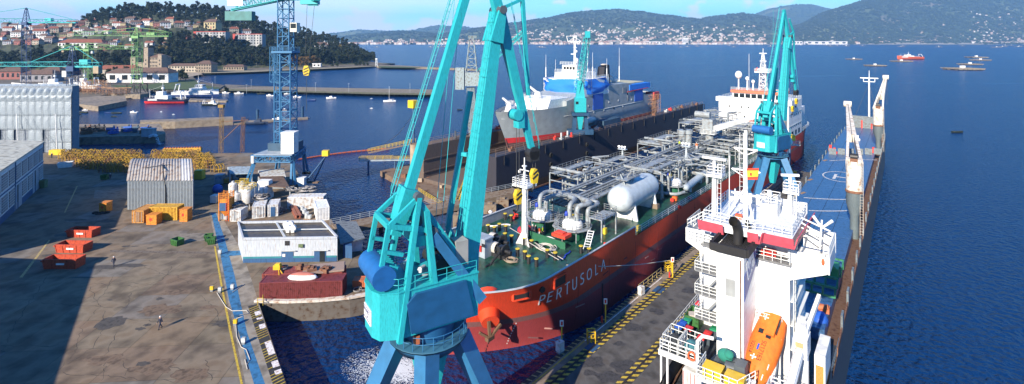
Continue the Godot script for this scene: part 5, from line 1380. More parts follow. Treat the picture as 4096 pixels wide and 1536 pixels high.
func starboard_gear(o: Node3D):
	var white = mt("ship_white"); var rw = mt("rail_white")
	# stowed provision crane
	var c = Vector3(5.0,9.0,-6.6)
	var cr = part(o,"provision_crane",S().tube(Vector3(5.0,12.2,-4.2),Vector3(5.2,13.6,-8.8),0.5,0.45,12).bb(Vector3(4.6,13.0,-8.8),Vector3(5.9,14.8,-11.0)).tube(Vector3(5.3,7.6,-10.5),Vector3(5.3,13.0,-10.5),0.55,0.5,12),white)
	part(cr,"crane_ladder",S().ladder(Vector3(5.05,12.8,-4.2),Vector3(5.25,14.2,-8.8),Vector3(1,0,0),0.7,0.04),rw)
	part(cr,"crane_arm",S().beam(Vector3(5.6,15.0,-10),Vector3(6.2,16.8,-14.8),0.35,0.5).box(Vector3(5.2,15.3,-10.2),Vector3(0.9,0.9,1.3)).box(Vector3(5.0,15.0,-11.6),Vector3(0.8,1.2,0.8)),white)
	part(cr,"control_box",S().box(Vector3(5.2,14.2,-8.72),Vector3(0.7,0.6,0.12)),mt("panel_tan",Color(0.4,0.3,0.14),0.6))
	# mooring platform aft of it
	var pf = part(o,"quarter_platform",S().bb(Vector3(3.4,11.7,-1.6),Vector3(6.9,11.9,-4.4)),white)
	part(pf,"rail",S().rail([Vector3(3.4,11.9,-4.4),Vector3(3.4,11.9,-1.6),Vector3(6.8,11.9,-1.6),Vector3(6.9,11.9,-4.4),Vector3(3.4,11.9,-4.4)],1.05,0.8,0.05),rw)
	for p in [[3.6,-1.8],[6.6,-1.8],[6.6,-4.2]]: part(pf,"leg",S().beam(Vector3(p[0],7.6,p[1]),Vector3(p[0],11.7,p[1]),0.2),white)
	part(pf,"net_heap",S().ball(Vector3(4.4,12.3,-2.9),Vector3(0.8,0.45,0.9)),mt("net_dark"))
	# white housing with rusted opening,covered launch,clutter
	var hs = part(o,"hose_house",S().bb(Vector3(6.1,7.5,-12.0),Vector3(7.1,12.2,-16.4)),white)
	part(hs,"rusted_panel",S().box(Vector3(6.6,10.2,-11.96),Vector3(0.72,2.0,0.06)),mt("panel_rust",Color(0.45,0.27,0.07),0.9,0,"r",2.0))
	part(o,"covered_launch",S().ball(Vector3(6.1,9.3,-9.0),Vector3(0.65,0.8,2.4),10,7),mt("cover_brown",Color(0.12,0.055,0.04),0.85))
	part(o,"rope_heap",S().ball(Vector3(6.2,8.2,-5.6),Vector3(0.5,0.6,0.7),9,5).ball(Vector3(3.9,8.4,-6.2),Vector3(0.3,1.0,1.1),9,5),mt("rope_brown"))
	part(o,"deck_tarpaulin",S().ball(Vector3(4.8,8.8,-26.5),Vector3(1.0,1.1,1.3),9,5),mt("tarp_blue"))
	part(o,"deck_tarpaulin",S().ball(Vector3(3.0,8.4,-24.5),Vector3(0.9,0.9,1.0),9,5),mt("tarp_blue"))
	part(o,"orange_engine",S().box(Vector3(5.1,9.6,-28.2),Vector3(1.2,0.7,0.9)).tube(Vector3(4.4,9.7,-28),Vector3(5.6,10.0,-28),0.35,0.35,8),mt("engine_orange",Color(0.45,0.13,0.05),0.7))
	part(o,"side_walkway_rail",S().rail([Vector3(6.95,7.5,-5),Vector3(7.15,7.5,-24)],1.1,1.4,0.04),mt("cargo_grey"))
	# green spreader frames in front of the house
	var gm = mt("spreader_green",Color(0.03,0.2,0.1),0.6,0,"r",0.5)
	for k in 4:
		var p = Vector3(-1.0+(k % 2)*4.6,9.0,-33.0 - (k/2)*7.5)
		var s = S()
		for y in [0.3,1.5]:
			s.beam(p+Vector3(-2.2,y,0),p+Vector3(2.2,y,0),0.25).beam(p+Vector3(-2.2,y,-3.2),p+Vector3(2.2,y,-3.2),0.25)
		for x in [-2.2,-0.7,0.7,2.2]: s.beam(p+Vector3(x,0.3,0),p+Vector3(x,1.5,-3.2),0.15).beam(p+Vector3(x,0.2,0),p+Vector3(x,1.6,0),0.2).beam(p+Vector3(x,0.2,-3.2),p+Vector3(x,1.6,-3.2),0.2)
		part(o,"lifting_spreader",s,gm)
	part(o,"green_power_pack",S().box(Vector3(4.6,9.9,-41),Vector3(1.8,1.6,2.0)).plate([Vector3(3.6,10.7,-40),Vector3(5.6,10.7,-40),Vector3(4.6,11.4,-40)],Vector3(0,0,1),2.0),mt("pack_green",Color(0.06,0.3,0.1),0.5))
# ---- floating dock with the grey ship in it -------------------------------------------------------
func dock():
	var o = thing("floating_dock","black walled floating dock holding a grey ship, with brown near apron","floating dock","",J(100,-106),false)
	o.basis = Basis(V,Vector3.UP,-U)
	var blk = mt("dock_black",Color(0.03,0.03,0.042),0.6,0,"s",0.15)
	var rust = mt("dock_rust",Color(0.12,0.09,0.075),0.85,0,"s",0.12)
	var brown = mt("apron_rust",Color(0.17,0.12,0.085),0.9,0,"r",0.08)
	var grey = mt("house_grey"); var yel = mt("rail_yellow",Color(0.5,0.36,0.04),0.6)
	part(o,"pontoon",S().bb(Vector3(-15,-1,3),Vector3(15,2.6,-150)),rust)
	part(o,"side_wall",S().bb(Vector3(11,-1,0),Vector3(15,12,-149)),blk)
	part(o,"side_wall",S().bb(Vector3(-15,-1,3),Vector3(-11,12,-149)),rust,"brown streaked dock wall")
	part(o,"apron",S().prism(PackedVector2Array([Vector2(-31,4),Vector2(-10,9),Vector2(11,14),Vector2(15.2,10),Vector2(15.2,0.2),Vector2(11,3.1),Vector2(-15.2,3.1),Vector2(-15.2,-13),Vector2(-31,-13)]),-1,1.6),brown)
	for k in 16: part(o,"fender_rib",S().bb(Vector3(15.05,9.5,-3 - k*9.2),Vector3(15.25,11.9,-3.2 - k*9.2)),mt("dock_rib",Color(0.015,0.015,0.02),0.7))
	for y in [4.0,7.6]: part(o,"wall_stringer",S().bb(Vector3(-10.8,y,3),Vector3(-11,y+0.35,-149)),rust)
	part(o,"wall_stringer",S().bb(Vector3(15.0,0.2,0),Vector3(15.2,0.6,-149)),mt("coaming_rust"))
	for x in [11.15,14.85,-11.15,-14.85]: part(o,"wall_rail",S().rail([Vector3(x,12,0),Vector3(x,12,-149)],1.05,4.0,0.05,2),mt("rail_rust",Color(0.3,0.2,0.14),0.8))
	for k in 34:
		var x = (13.0 if k % 2 else -13.0)+rnd(-1.2,1.2); var z = -rnd(2,146)
		var c: Material = [mt("coaming_rust"),mt("pale_grey"),mt("winch_grey"),mt("fire_red")][rng.randi() % 4]
		var s = S()
		if k % 3: s.box(Vector3(x,12.4,z),Vector3(rnd(0.5,1.6),0.8,rnd(0.6,2.0))).box(Vector3(x+0.2,13.0,z),Vector3(0.5,0.5,0.5))
		else: s.tube(Vector3(x,12,z),Vector3(x,rnd(13.2,14.4),z),0.3,0.3,8).box(Vector3(x,12.2,z),Vector3(1,0.4,1))
		part(o,"dock_fitting",s,c)
	part(o,"blue_control_house",S().bb(Vector3(11.6,12,-56),Vector3(14.6,14.8,-68)),mt("dock_blue",Color(0.03,0.075,0.13),0.6))
	for p in [[15.1,5.5,-40.0],[15.1,6.0,-110.0]]: part(o,"wall_recess",S().box(Vector3(p[0],p[1] - 3,p[2]),Vector3(0.2,3.0,2.6)),mt("pale_rust",Color(0.35,0.28,0.2),0.8))
	for z in [-24.0,-44.0]:
		for y in [3.0,5.8,8.6]: part(o,"tyre_fender",S().pipe(ring_side(Vector3(15.35,y,z),0.55),0.25,6),mt("rubber",Color(0.015,0.015,0.015),0.9))
	part(o,"stair",S().beam(Vector3(9.5,6.8,5),Vector3(13.5,1.8,13),1.2,0.2),yel)
	part(o,"stair_rail",S().rail([Vector3(8.9,6.8,5),Vector3(12.9,1.8,13)],1.1,1.0,0.06).rail([Vector3(10.1,6.8,5),Vector3(14.1,1.8,13)],1.1,1.0,0.06),yel)
	part(o,"stern_frame",S().lattice(Vector3(13,0,-150.5),Vector3(13,11.5,-150.5),3.2,3.2,4,0.15),blk)
	for k in 10: part(o,"apron_gear",S().box(Vector3(rnd(-20,8),2.0,rnd(0,6)),Vector3(rnd(0.6,2.2),rnd(0.6,1.4),rnd(0.6,1.6)),Basis(Vector3.UP,rnd(0,3))),mt("coaming_rust") if k % 2 else mt("pale_rust"))
	part(o,"apron_rail",S().rail([Vector3(-4,1.6,10.5),Vector3(10.5,1.6,14.6)],1.1,1.6,0.06),yel)
	# footbridge with yellow rails that reaches the near end of the left wall
	var fb = part(o,"footbridge",S().beam(Vector3(-38,6.2,3),Vector3(-17,11.8,2),1.6,0.5).beam(Vector3(-17,11.8,2),Vector3(-13,11.9,0),1.6,0.4),rust)
	part(fb,"bridge_rail",S().rail([Vector3(-38,6.5,3.8),Vector3(-17,12.1,2.8)],1.1,1.8,0.05).rail([Vector3(-38,6.5,2.2),Vector3(-17,12.1,1.2)],1.1,1.8,0.05),yel)
	var fl = part(o,"lower_walkway",S().beam(Vector3(-38,4.3,7),Vector3(-15.4,4.3,-16),1.4,0.3),grey)
	part(fl,"bridge_rail",S().rail([Vector3(-37.5,4.5,7.5),Vector3(-14.9,4.5,-15.5)],1.1,2.4,0.06).rail([Vector3(-38.5,4.5,6.5),Vector3(-15.9,4.5,-16.5)],1.1,2.4,0.06),yel)
	for x in [-36.0,-30.0,-24.0,-18.0]: part(fl,"pile",S().tube(Vector3(x,-1,-31 - x),Vector3(x,4.2,-31 - x),0.3,0.3,8),mt("pile_blue",Color(0.04,0.1,0.2),0.7))
	part(o,"corner_column",S().tube(Vector3(-16.5,1.5,2.0),Vector3(-16.5,11.6,2.0),1.3,1.3,12),mt("pale_rust"))
	var lm = part(o,"light_mast",S().tube(Vector3(-17.5,11.8,1.5),Vector3(-17.5,22.5,1.5),0.35,0.3,8),mt("pile_blue"))
	part(lm,"yellow_box",S().box(Vector3(-17.7,23.6,1.5),Vector3(2.6,2.3,2.0)),mt("beacon_yellow",Color(0.7,0.48,0.02),0.5))
	part(lm,"cable",S().pipe([Vector3(-17.5,20.5,1.5),Vector3(-24,14,2),Vector3(-31,9.5,2.6),Vector3(-38,7.2,3)],0.07,4),mt("wire"))
	grey_ship()
	# trestle from the yard to the dock
	var a = G(1338,922,2.6); var b = G(2070,768,2.6)
	var tr = thing("trestle_bridge","long brown concrete footbridge with wire railing running from yard to dock","bridge","",a)
	part(tr,"deck",S().beam(a,b,4.2,1.3),mt("trestle_concrete",Color(0.2,0.16,0.12),0.9,0,"r",0.15))
	part(tr,"rail",S().rail([a+Vector3(-1.5,0.6,-1.6),b+Vector3(-1.5,0.6,-1.6)],1.2,2.2,0.05),grey)
	for k in 7: part(tr,"pile",S().tube(a.lerp(b,(k+0.5)/7)+Vector3(0,-5,0),a.lerp(b,(k+0.5)/7),0.5,0.5,8),mt("quay_wall"))
	var pa = G(1690,905,0.7); var pb = G(2110,830,0.7)
	one("work_pontoon","low blue sided work pontoon floating between footbridge and tanker","pontoon",S().beam(pa,pb,5.0,1.6),mt("pontoon_blue",Color(0.035,0.07,0.16),0.6,0,"r",0.2))
	for p in [[1960,820],[2010,800],[1840,860]]:
		var q = G(p[0],p[1],3.3)
		one("mooring_block","rust stained concrete mooring block standing beside the footbridge","mooring block",S().box(q+Vector3(0,-1.4,0),Vector3(3.0,3.4,2.2)).box(q+Vector3(0,0.5,0),Vector3(1.2,0.6,1.0)),mt("trestle_concrete"),"mooring blocks beside the footbridge")
	# oil boom between yard and dock
	var pts = []
	for i in 22:
		var f = i/21.0
		pts.append(G(lerpf(1160,1560,f),lerpf(644,594,f) - 6*sin(f*PI),0.15))
	var bm = thing("oil_boom","thin orange floating oil boom strung across the basin water","oil boom","",pts[0])
	for i in 21: part(bm,"float",S().tube(pts[i],pts[i].lerp(pts[i+1],0.86),0.35,0.35,6),mt("boom_orange",Color(0.4,0.09,0.035),0.7))
	# blue A-frame light stand at the edge of the yard
	var f0 = G(1255,728); var f1 = G(1217,735); var tp = Q(1303,625,f0.z*-1.0 - 2.0)
	var ls = thing("light_stand","leaning blue two-legged stand with a yellow box on top","light stand","",f0)
	for q in [f0,f1]: part(ls,"leg",S().tube(q,tp,0.22,0.16,8),mt("pile_blue"))
	part(ls,"platform",S().beam(G(1205,736)+Vector3(0,0.5,0),G(1275,736)+Vector3(0,0.5,0),1.4,0.3),mt("apron_rust"))
	part(ls,"yellow_box",S().box(tp+Vector3(0,0.9,0),Vector3(1.7,1.5,1.4)),mt("beacon_yellow"))
func ring_side(c: Vector3,r: float) -> Array:
	var p = []
	for i in 11: p.append(c+Vector3(0,cos(TAU*i/10)*r,sin(TAU*i/10)*r))
	return p
func grey_ship():
	var o = ship("patrol_ship","grey patrol ship in dry dock with bridge wrapped in blue tarpaulin",U,V,116.0,-106.0)
	var h = {"top": 20.5,"rake": 9.0,"run": 44.0,"flare": 0.55,"b": 8.6,"len": 99.0,"aft": 14.0,"pinch": 0.3}
	var g = mt("navy_grey",Color(0.29,0.325,0.345),0.5,0,"g",0.1)
	var white = mt("ship_white"); var rw = mt("rail_white"); var win = mt("window_dark")
	hull_band(o,"bottom",h,[4,7,10.5],mt("bottom_brown",Color(0.1,0.045,0.045),0.8))
	hull_band(o,"boot_top",h,[10.5,12.2],mt("boot_red",Color(0.55,0.03,0.035),0.55))
	hull_band(o,"topside",h,[12.2,14,16,18,20.0],g)
	part(o,"stem",S().beam(Vector3(0,4,-7.9),Vector3(0,12,-5.0),0.5,0.6),mt("bottom_brown"))
	var bw = S()
	for side in [-1.0,1.0]:
		hull_side(bw,h,side,[20.0,20.9],30,34.0); hull_side(bw,h,side,[20.0,20.9],30,34.0,0.15,true)
	part(o,"bulwark",bw,g)
	part(o,"forecastle_deck",S().cap(deck_shape(h,20,0.1,1.0,40),20.0),mt("steel_deck",Color(0.24,0.25,0.25),0.7))
	part(o,"aft_deck",S().cap(deck_shape(h,20,0.1,76,98.8),17.0),mt("steel_deck"))
	part(o,"knuckle_line",S().pipe([Vector3(hull_pt(h,2,18.6)+.03,18.6,-2),Vector3(hull_pt(h,10,18)+.03,18.0,-10),Vector3(hull_pt(h,25,17.6)+.03,17.6,-25),Vector3(hull_pt(h,45,17.5)+.03,17.5,-45),Vector3(8.65,17.6,-82)],0.1,4),rw)
	# the grey block amidships
	var p = S()
	p.plate([Vector3(0,20,-26),Vector3(0,20,-84),Vector3(0,22.5,-80),Vector3(0,25.8,-70),Vector3(0,26.2,-44),Vector3(0,23.0,-30),Vector3(0,22.5,-26)],Vector3(1,0,0),17.16)
	part(o,"superstructure",p,g)
	part(o,"forward_house",S().plate([Vector3(0,20,-17),Vector3(0,20,-30),Vector3(0,23.4,-30),Vector3(0,23.4,-19)],Vector3(1,0,0),14.0),white)
	part(o,"house_rail",S().rail([Vector3(-7,23.4,-30),Vector3(-7,23.4,-19.2),Vector3(7,23.4,-19.2),Vector3(7,23.4,-30)],1.1,1.4,0.05),rw)
	for k in 2: part(o,"side_tarpaulin",S().box(Vector3(8.68,20.6+k*0.2,-46.0 - k*32),Vector3(0.2,5.6,7.0)),mt("tarp_blue"))
	for k in 12: part(o,"porthole",S().tube(Vector3(8.5,17.0+(k % 2)*2.6+(2.0 if k > 8 else 0.0),-36 - k*3.6),Vector3(8.7,17.0+(k % 2)*2.6+(2.0 if k > 8 else 0.0),-36 - k*3.6),0.42,0.42,10),mt("pale_grey") if k % 3 else win)
	for q in [[23.2,-66,2.6],[20.0,-69,1.2]]: part(o,"side_grille",S().box(Vector3(8.62,q[0],q[1]),Vector3(0.12,2.2,q[2])),mt("seam_grey"))
	# bridge in its blue wrapping
	var tg = []
	for i in 5:
		var row = PackedVector3Array()
		for j in 32:
			var a = TAU*j/32
			var cx = signf(cos(a))*pow(absf(cos(a)),0.35)*9.2; var cz = signf(sin(a))*pow(absf(sin(a)),0.35)*10.0
			var w = 1.0+0.05*sin(j*2.7+i*1.1)+0.04*sin(j*5.1+i*2.0) - 0.03*absf(i - 2.0)
			row.append(Vector3(cx*w,23.6+i*1.35+0.25*sin(j*1.3),-45 - cz*w))
		row.reverse()
		tg.append(row)
	part(o,"bridge_tarpaulin",S().surf(tg,true,true),mt("tarp_bright",Color(0.02,0.17,0.62),0.4,0,"f",0.3))
	part(o,"bridge",S().bb(Vector3(-8.6,23,-36),Vector3(8.6,29.0,-54)).bb(Vector3(-5,29,-38),Vector3(5.5,31.2,-50)).bb(Vector3(-3.0,31.2,-40),Vector3(3.4,33.8,-46)),white)
	for k in 4: part(o,"lookout_window",S().box(Vector3(-1.8+k*1.3,32.7,-39.95),Vector3(0.95,1.0,0.1)),win)
	part(o,"bridge_rail",S().rail([Vector3(-5,31.2,-38),Vector3(5.4,31.2,-38),Vector3(5.4,31.2,-50)],1.1,1.4,0.06).rail([Vector3(-3.6,33.9,-39.5),Vector3(4,33.9,-39.5),Vector3(4,33.9,-46)],1.1,1.2,0.06).rail([Vector3(8.4,29,-40),Vector3(8.4,29,-54)],1.1,1.6,0.06),rw)
	var mm = Vector3(0.6,33.8,-43)
	var ms = part(o,"main_mast",S().tube(mm,mm+Vector3(0,8.8,0),0.5,0.36,10).beam(mm+Vector3(-2.6,8.6,0),mm+Vector3(2.6,8.6,0),0.5).lattice(mm+Vector3(0,8.6,0),mm+Vector3(0,10.6,0),3.6,4.4,1,0.15),white)
	part(ms,"mast_fitting",S().ball(mm+Vector3(1.3,1.7,1),Vector3(0.9,1.0,0.9)).ball(mm+Vector3(1.0,5.0,0.4),Vector3(0.4,0.5,0.4)).box(mm+Vector3(-0.6,4.0,0.4),Vector3(1.5,0.3,0.5)).box(mm+Vector3(0.5,6.4,0.4),Vector3(1.2,0.3,0.5)),white)
	for a in [[-9,29.0,-38,8.5],[-6,29.2,-40,6.5],[7.6,29.0,-44,9.5],[3.6,31,-47,15.0],[8.5,27,-62,13.0],[6.5,29,-56,7.0]]:
		part(o,"aerial",S().tube(Vector3(a[0],a[1],a[2]),Vector3(a[0],a[1]+a[3]*0.45,a[2]),0.22,0.18,6).tube(Vector3(a[0],a[1]+a[3]*0.45,a[2]),Vector3(a[0],a[1]+a[3],a[2]),0.07,0.05,5),white)
	part(o,"funnel",S().plate([Vector3(3.5,25.5,-55.5),Vector3(3.5,25.5,-61.5),Vector3(3.5,33.4,-60.5),Vector3(3.5,32.6,-57.0)],Vector3(1,0,0),3.0),mt("funnel_black",Color(0.012,0.012,0.018),0.5))
	part(o,"funnel_cap",S().ball(Vector3(3.5,33.4,-59),Vector3(1.2,0.4,1.8)),mt("sack_pale"))
	# covered guns and cranes
	for q in [[0.0,23.4,-21.5],[-2.0,20.0,-10.5],[3.0,26.0,-68]]:
		var c = Vector3(q[0],q[1],q[2])
		part(o,"covered_gun",S().ball(c+Vector3(0,0.9,0),Vector3(1.3,1.4,1.5)).tube(c+Vector3(0,1.5,0),c+Vector3(-2.6,4.2,2.0),0.55,0.35,8),mt("cover_pale",Color(0.6,0.6,0.58),0.8,0,"f",0.5))
	part(o,"bow_house",S().taper(Vector3(0,20,-7),Vector3(0,22.6,-7),2.6,2.6,1.6,1.6,Vector3(0,0,-1)).rail([Vector3(-1,22.6,-6),Vector3(1,22.6,-6),Vector3(1,22.6,-8),Vector3(-1,22.6,-8),Vector3(-1,22.6,-6)],1.0,1.0,0.06),white)
	for k in 5: part(o,"deck_locker",S().box(Vector3(rnd(-4,4),20.6,-11 - k*1.4),Vector3(rnd(0.6,1.4),1.3,rnd(0.6,1.4))).tube(Vector3(rnd(-4,4),20,-12),Vector3(rnd(-4,4),21.2,-12),0.3),mt("house_grey") if k % 2 else white)
	# tarpaulins and scaffold aft
	part(o,"aft_awning",S().bb(Vector3(-7.5,22.8,-70),Vector3(8.9,25.0,-88)),mt("tarp_bright"))
	part(o,"aft_awning_top",S().bb(Vector3(-6.5,25.0,-72),Vector3(6.5,25.4,-87)),mt("cover_tan",Color(0.4,0.38,0.26),0.8,0,"f",0.4))
	part(o,"red_boom",S().beam(Vector3(8.9,22.4,-68),Vector3(8.9,22.9,-86),0.25),mt("fire_red"))
	part(o,"red_work_hut",S().bb(Vector3(5,17,-92),Vector3(9,20.4,-97)),mt("hut_red",Color(0.45,0.05,0.05),0.6))
	for k in 3: part(o,"scaffold",S().lattice(Vector3(9.4,12,-88 - k*3),Vector3(9.4,19.5,-88 - k*3),2,2,4,0.07),mt("scaffold_rust",Color(0.4,0.22,0.12),0.8))
	part(o,"tender",S().ball(Vector3(9.0,14.5,-40),Vector3(0.8,1.2,4.0),8,6),mt("cover_pale"))
	var ch = out_of(o,Vector3(10.2,12.0,-27))
	var cp = thing("boom_lift","slim boom lift reaching up the grey hull from the dock wall","boom lift","",ch)
	part(cp,"arm",S().beam(ch,ch+Vector3(0.6,5,-1.2),0.35).beam(ch+Vector3(0.6,5,-1.2),ch+Vector3(1.9,9.4,-2.4),0.28),mt("pale_rust"))
	part(cp,"basket",S().rail([ch+Vector3(1.2,9.2,-1.8),ch+Vector3(3.0,9.2,-1.8),ch+Vector3(3.0,9.2,-3.0),ch+Vector3(1.2,9.2,-3.0),ch+Vector3(1.2,9.2,-1.8)],1.1,0.6,0.06).box(ch+Vector3(2.1,9.2,-2.4),Vector3(1.8,0.12,1.2)),mt("pale_grey"))
	part(cp,"base",S().box(ch+Vector3(0,0.3,0),Vector3(1.6,0.6,2.4)),mt("cap_yellow"))
# ---- cranes ---------------------------------------------------------------------------------------
# level-luffing portal crane; base on the ground,forward is local -z
func portal_crane(label: String,at: Vector3,fwd: Vector3,portal_turn: float) -> Node3D:
	var o = thing("portal_crane",label,"crane","portal cranes on the jetty",at,false)
	var z = -fwd.normalized()
	o.basis = Basis(Vector3.UP.cross(z),Vector3.UP,z)
	var cy = mt("crane_cyan",Color(0.018,0.37,0.42),0.5,0,"s",0.5)
	var blue = mt("crane_blue",Color(0.012,0.085,0.21),0.45,0,"g",0.2)
	var leg = mt("crane_leg_blue",Color(0.025,0.14,0.30),0.5,0,"g",0.2)
	var blk = mt("black_steel")
	# portal
	var k = Basis(Vector3.UP,portal_turn)
	for q in [[-1,-1],[1,-1],[1,1],[-1,1]]:
		var f = k*Vector3(q[0]*5.2,0.9,q[1]*5.2); var t = k*Vector3(q[0]*1.9,11.4,q[1]*1.9)
		var l = part(o,"leg",S().taper(t,f,1.5,1.5,1.25,1.25,k*Vector3(0,0,1)),leg)
		part(l,"bogie",S().box(f - Vector3(0,0.45,0),Vector3(1.1,0.9,3.0),k),blk)
	for q in [[-1,-1,-1,1],[1,-1,1,1]]: part(o,"sill_beam",S().beam(k*Vector3(q[0]*5.0,1.6,q[1]*5),k*Vector3(q[2]*5.0,1.6,q[3]*5),0.8,1.0),leg)
	part(o,"portal_cone",S().taper(Vector3(0,11.4,0),Vector3(0,5.0,0),3.0,3.0,0.9,0.9,Vector3(0,0,1)),cy)
	part(o,"portal_cap",S().lathe(Vector3.ZERO,[[0.1,10.8],[2.9,11.0],[2.9,11.9],[0.1,11.9]],24),leg)
	var ring = []
	for i in 25: ring.append(Vector3(cos(TAU*i/24)*3.35,12.0,sin(TAU*i/24)*3.35))
	var rg = part(o,"ring_gallery",S().lathe(Vector3.ZERO,[[2.6,11.8],[3.5,11.8],[3.5,12.0],[2.0,12.0]],24),mt("gallery_blue",Color(0.03,0.12,0.2),0.6))
	part(rg,"gallery_rail",S().rail(ring,1.1,1.8,0.035,2),leg)
	part(o,"slewing_column",S().lathe(Vector3.ZERO,[[2.2,12.0],[2.4,12.9],[2.4,13.4]],20),blue)
	part(o,"orange_lamp",S().box(Vector3(2.0,12.7,1.9),Vector3(0.5,0.7,0.4)),mt("engine_orange"))
	# machinery house,long octagon
	var oct = PackedVector2Array([Vector2(-2.5,-3.7),Vector2(2.5,-3.7),Vector2(2.5,3.6),Vector2(1.9,5.0),Vector2(1.0,5.4),Vector2(-1.0,5.4),Vector2(-1.9,5.0),Vector2(-2.5,3.6)])
	var ho = part(o,"machinery_house",S().prism(oct,13.4,17.2,true),cy)
	part(ho,"roof",S().prism(Geometry2D.offset_polygon(oct,0.08)[0],17.2,17.3),cy)
	for sd in [-1.0,1.0]:
		part(ho,"side_panel",S().plate([Vector3(sd*2.55,13.7,-3.2),Vector3(sd*2.55,13.7,2.6),Vector3(sd*2.55,16.2,3.0),Vector3(sd*2.55,16.9,2.2),Vector3(sd*2.55,16.9,-2.4)],Vector3(1,0,0),0.5),blue)
		var gr = []
		part(ho,"roof_rail",S().rail([Vector3(sd*2.4,17.3,-3.6),Vector3(sd*2.4,17.3,3.6),Vector3(sd*1.0,17.3,5.2)],1.0,1.5,0.035,2),cy)
	part(ho,"rear_rail",S().rail([Vector3(-1.0,17.3,5.2),Vector3(1.0,17.3,5.2)],1.0,1.0,0.035,2),cy)
	var sg = part(ho,"name_board",S().box(Vector3(0,14.9,5.46),Vector3(1.9,1.25,0.1)),mt("board_white",Color(0.7,0.7,0.7),0.5))
	text(sg,"board_text","TALLERES",Vector3(-0.2,15.15,5.53),Basis.IDENTITY,0.34,mt("letter_blue",Color(0.03,0.05,0.2),0.6))
	text(sg,"board_text","S.A.",Vector3(0.2,14.8,5.53),Basis.IDENTITY,0.34,mt("letter_blue"))
	for y in [15.42,14.5]: part(sg,"board_line",S().box(Vector3(0,y,5.52),Vector3(1.75,0.04,0.03)),mt("letter_blue"))
	for p in [[-1.2,17.3,1.6],[0.5,17.3,0.6],[-0.4,17.3,-1.0]]:
		part(ho,"roof_vent",S().box(Vector3(p[0],p[1]+0.25,p[2]),Vector3(0.6,0.5,0.6)).tube(Vector3(p[0],p[1]+0.6,p[2]),Vector3(p[0]+0.5,p[1]+0.7,p[2]+0.6),0.26,0.26,8),mt("pale_grey"))
	part(ho,"winch",S().box(Vector3(0.3,18.2,-1.9),Vector3(2.6,1.6,1.6)).tube(Vector3(-1.6,18.2,-0.6),Vector3(1.6,18.2,-0.6),0.6,0.6,12),blk)
	part(ho,"generator_box",S().box(Vector3(1.3,19.0,-2.4),Vector3(1.3,2.2,1.2)),mt("generator_grey",Color(0.3,0.3,0.28),0.6))
	# driver's cab at the front
	var cab = part(o,"driver_cab",S().bb(Vector3(-3.0,13.4,-3.7),Vector3(-1.4,15.8,-5.3)),blue)
	part(cab,"cab_window",S().bb(Vector3(-2.8,14.3,-5.25),Vector3(-1.6,15.5,-5.35)).bb(Vector3(-1.45,14.3,-3.9),Vector3(-1.35,15.5,-5.1)),mt("window_dark"))
	# A-frame: rear legs,long raking struts,cross beams
	for sd in [-1.0,1.0]:
		var x: float = sd*1.75
		var ap = Vector3(x,24.6,1.6)
		part(o,"frame_leg",S().taper(ap,Vector3(x*1.5,13.2,3.6),0.42,0.6,0.4,0.5,Vector3(1,0,0)),cy)
		part(o,"frame_leg",S().taper(ap+Vector3(0,-1.2,-0.6),Vector3(x*1.25,15.4,0.2),0.45,0.9,0.45,0.8,Vector3(1,0,0)),cy)
		part(o,"frame_strut",S().beam(ap+Vector3(0,-0.3,0),Vector3(x,16.6,-3.6),0.32,0.42),cy)
		part(o,"frame_strut",S().taper(Vector3(x*1.1,21.2,0.4),Vector3(x*1.3,14.6,-4.2),0.6,0.8,0.6,0.9),leg)
		var lv = S().beam(ap,Vector3(x,22.6,4.2),0.3,0.38).beam(Vector3(x,22.6,4.2),Vector3(x,18.9,4.9),0.3,0.38).beam(Vector3(x,22.6,4.2),Vector3(x,21.6,0.6),0.35,0.4).beam(Vector3(x,20.6,4.6),Vector3(x,20.0,3.0),0.3)
		part(o,"counterweight_lever",lv,cy)
		part(o,"hinge",S().tube(Vector3(x - 0.35,21.4,0.5),Vector3(x+0.35,21.4,0.5),0.55,0.55,12).tube(ap - Vector3(0.3,0,0),ap+Vector3(0.3,0,0),0.42,0.42,10),mt("winch_grey"))
	part(o,"frame_cross_beam",S().beam(Vector3(-1.75,22.6,4.2),Vector3(1.75,22.6,4.2),0.35,0.5).beam(Vector3(-1.75,20.8,1.4),Vector3(1.75,20.8,1.4),0.9,0.9),cy)
	var cw = part(o,"counterweight",S().tube(Vector3(-2.15,18.5,4.7),Vector3(2.15,18.5,4.7),1.0,1.0,20),mt("weight_blue",Color(0.012,0.11,0.33),0.5,0,"g",0.3))
	for i in 9: part(cw,"weight_bracket",S().beam(Vector3(-1.95+i*0.48,19.3,4.2),Vector3(-1.95+i*0.48,19.0,3.5),0.08,0.3),cy)
	# tie beam from A-frame to the fly jib
	var tb = Vector3(0,23.4,2.3); var tt = Vector3(0,46.8,-5.2)
	var tie = part(o,"tie_beam",S().taper(tb,tt,0.72,0.8,0.65,0.72),cy)
	part(tie,"tie_ladder",S().ladder(tb+Vector3(-0.35,0.9,1.0),tt+Vector3(-0.35,0.8,0.8),Vector3(1,0,0),0.6,0.035,0.7).rail([tb+Vector3(-0.75,0.9,0.9),tt+Vector3(-0.75,0.8,0.7)],0.8,2.2,0.03,2),cy)
	part(tie,"tie_foot",S().taper(tb+Vector3(0,1.6,-0.5),tb+Vector3(0,-2.2,0.9),1.9,1.4,1.1,0.9),cy)
	# main boom: thick cranked foot,tapering shaft
	var b0 = Vector3(0,13.6,-3.9); var b1 = Vector3(0,18.0,-3.7); var b2 = Vector3(0,40.6,-7.0)
	var bm = part(o,"main_boom",S().taper(b0,b1,1.8,1.1,2.15,1.65,Vector3(0,0,1)).taper(b1,b2,2.15,1.65,1.15,1.0,Vector3(0,0,1)),cy)
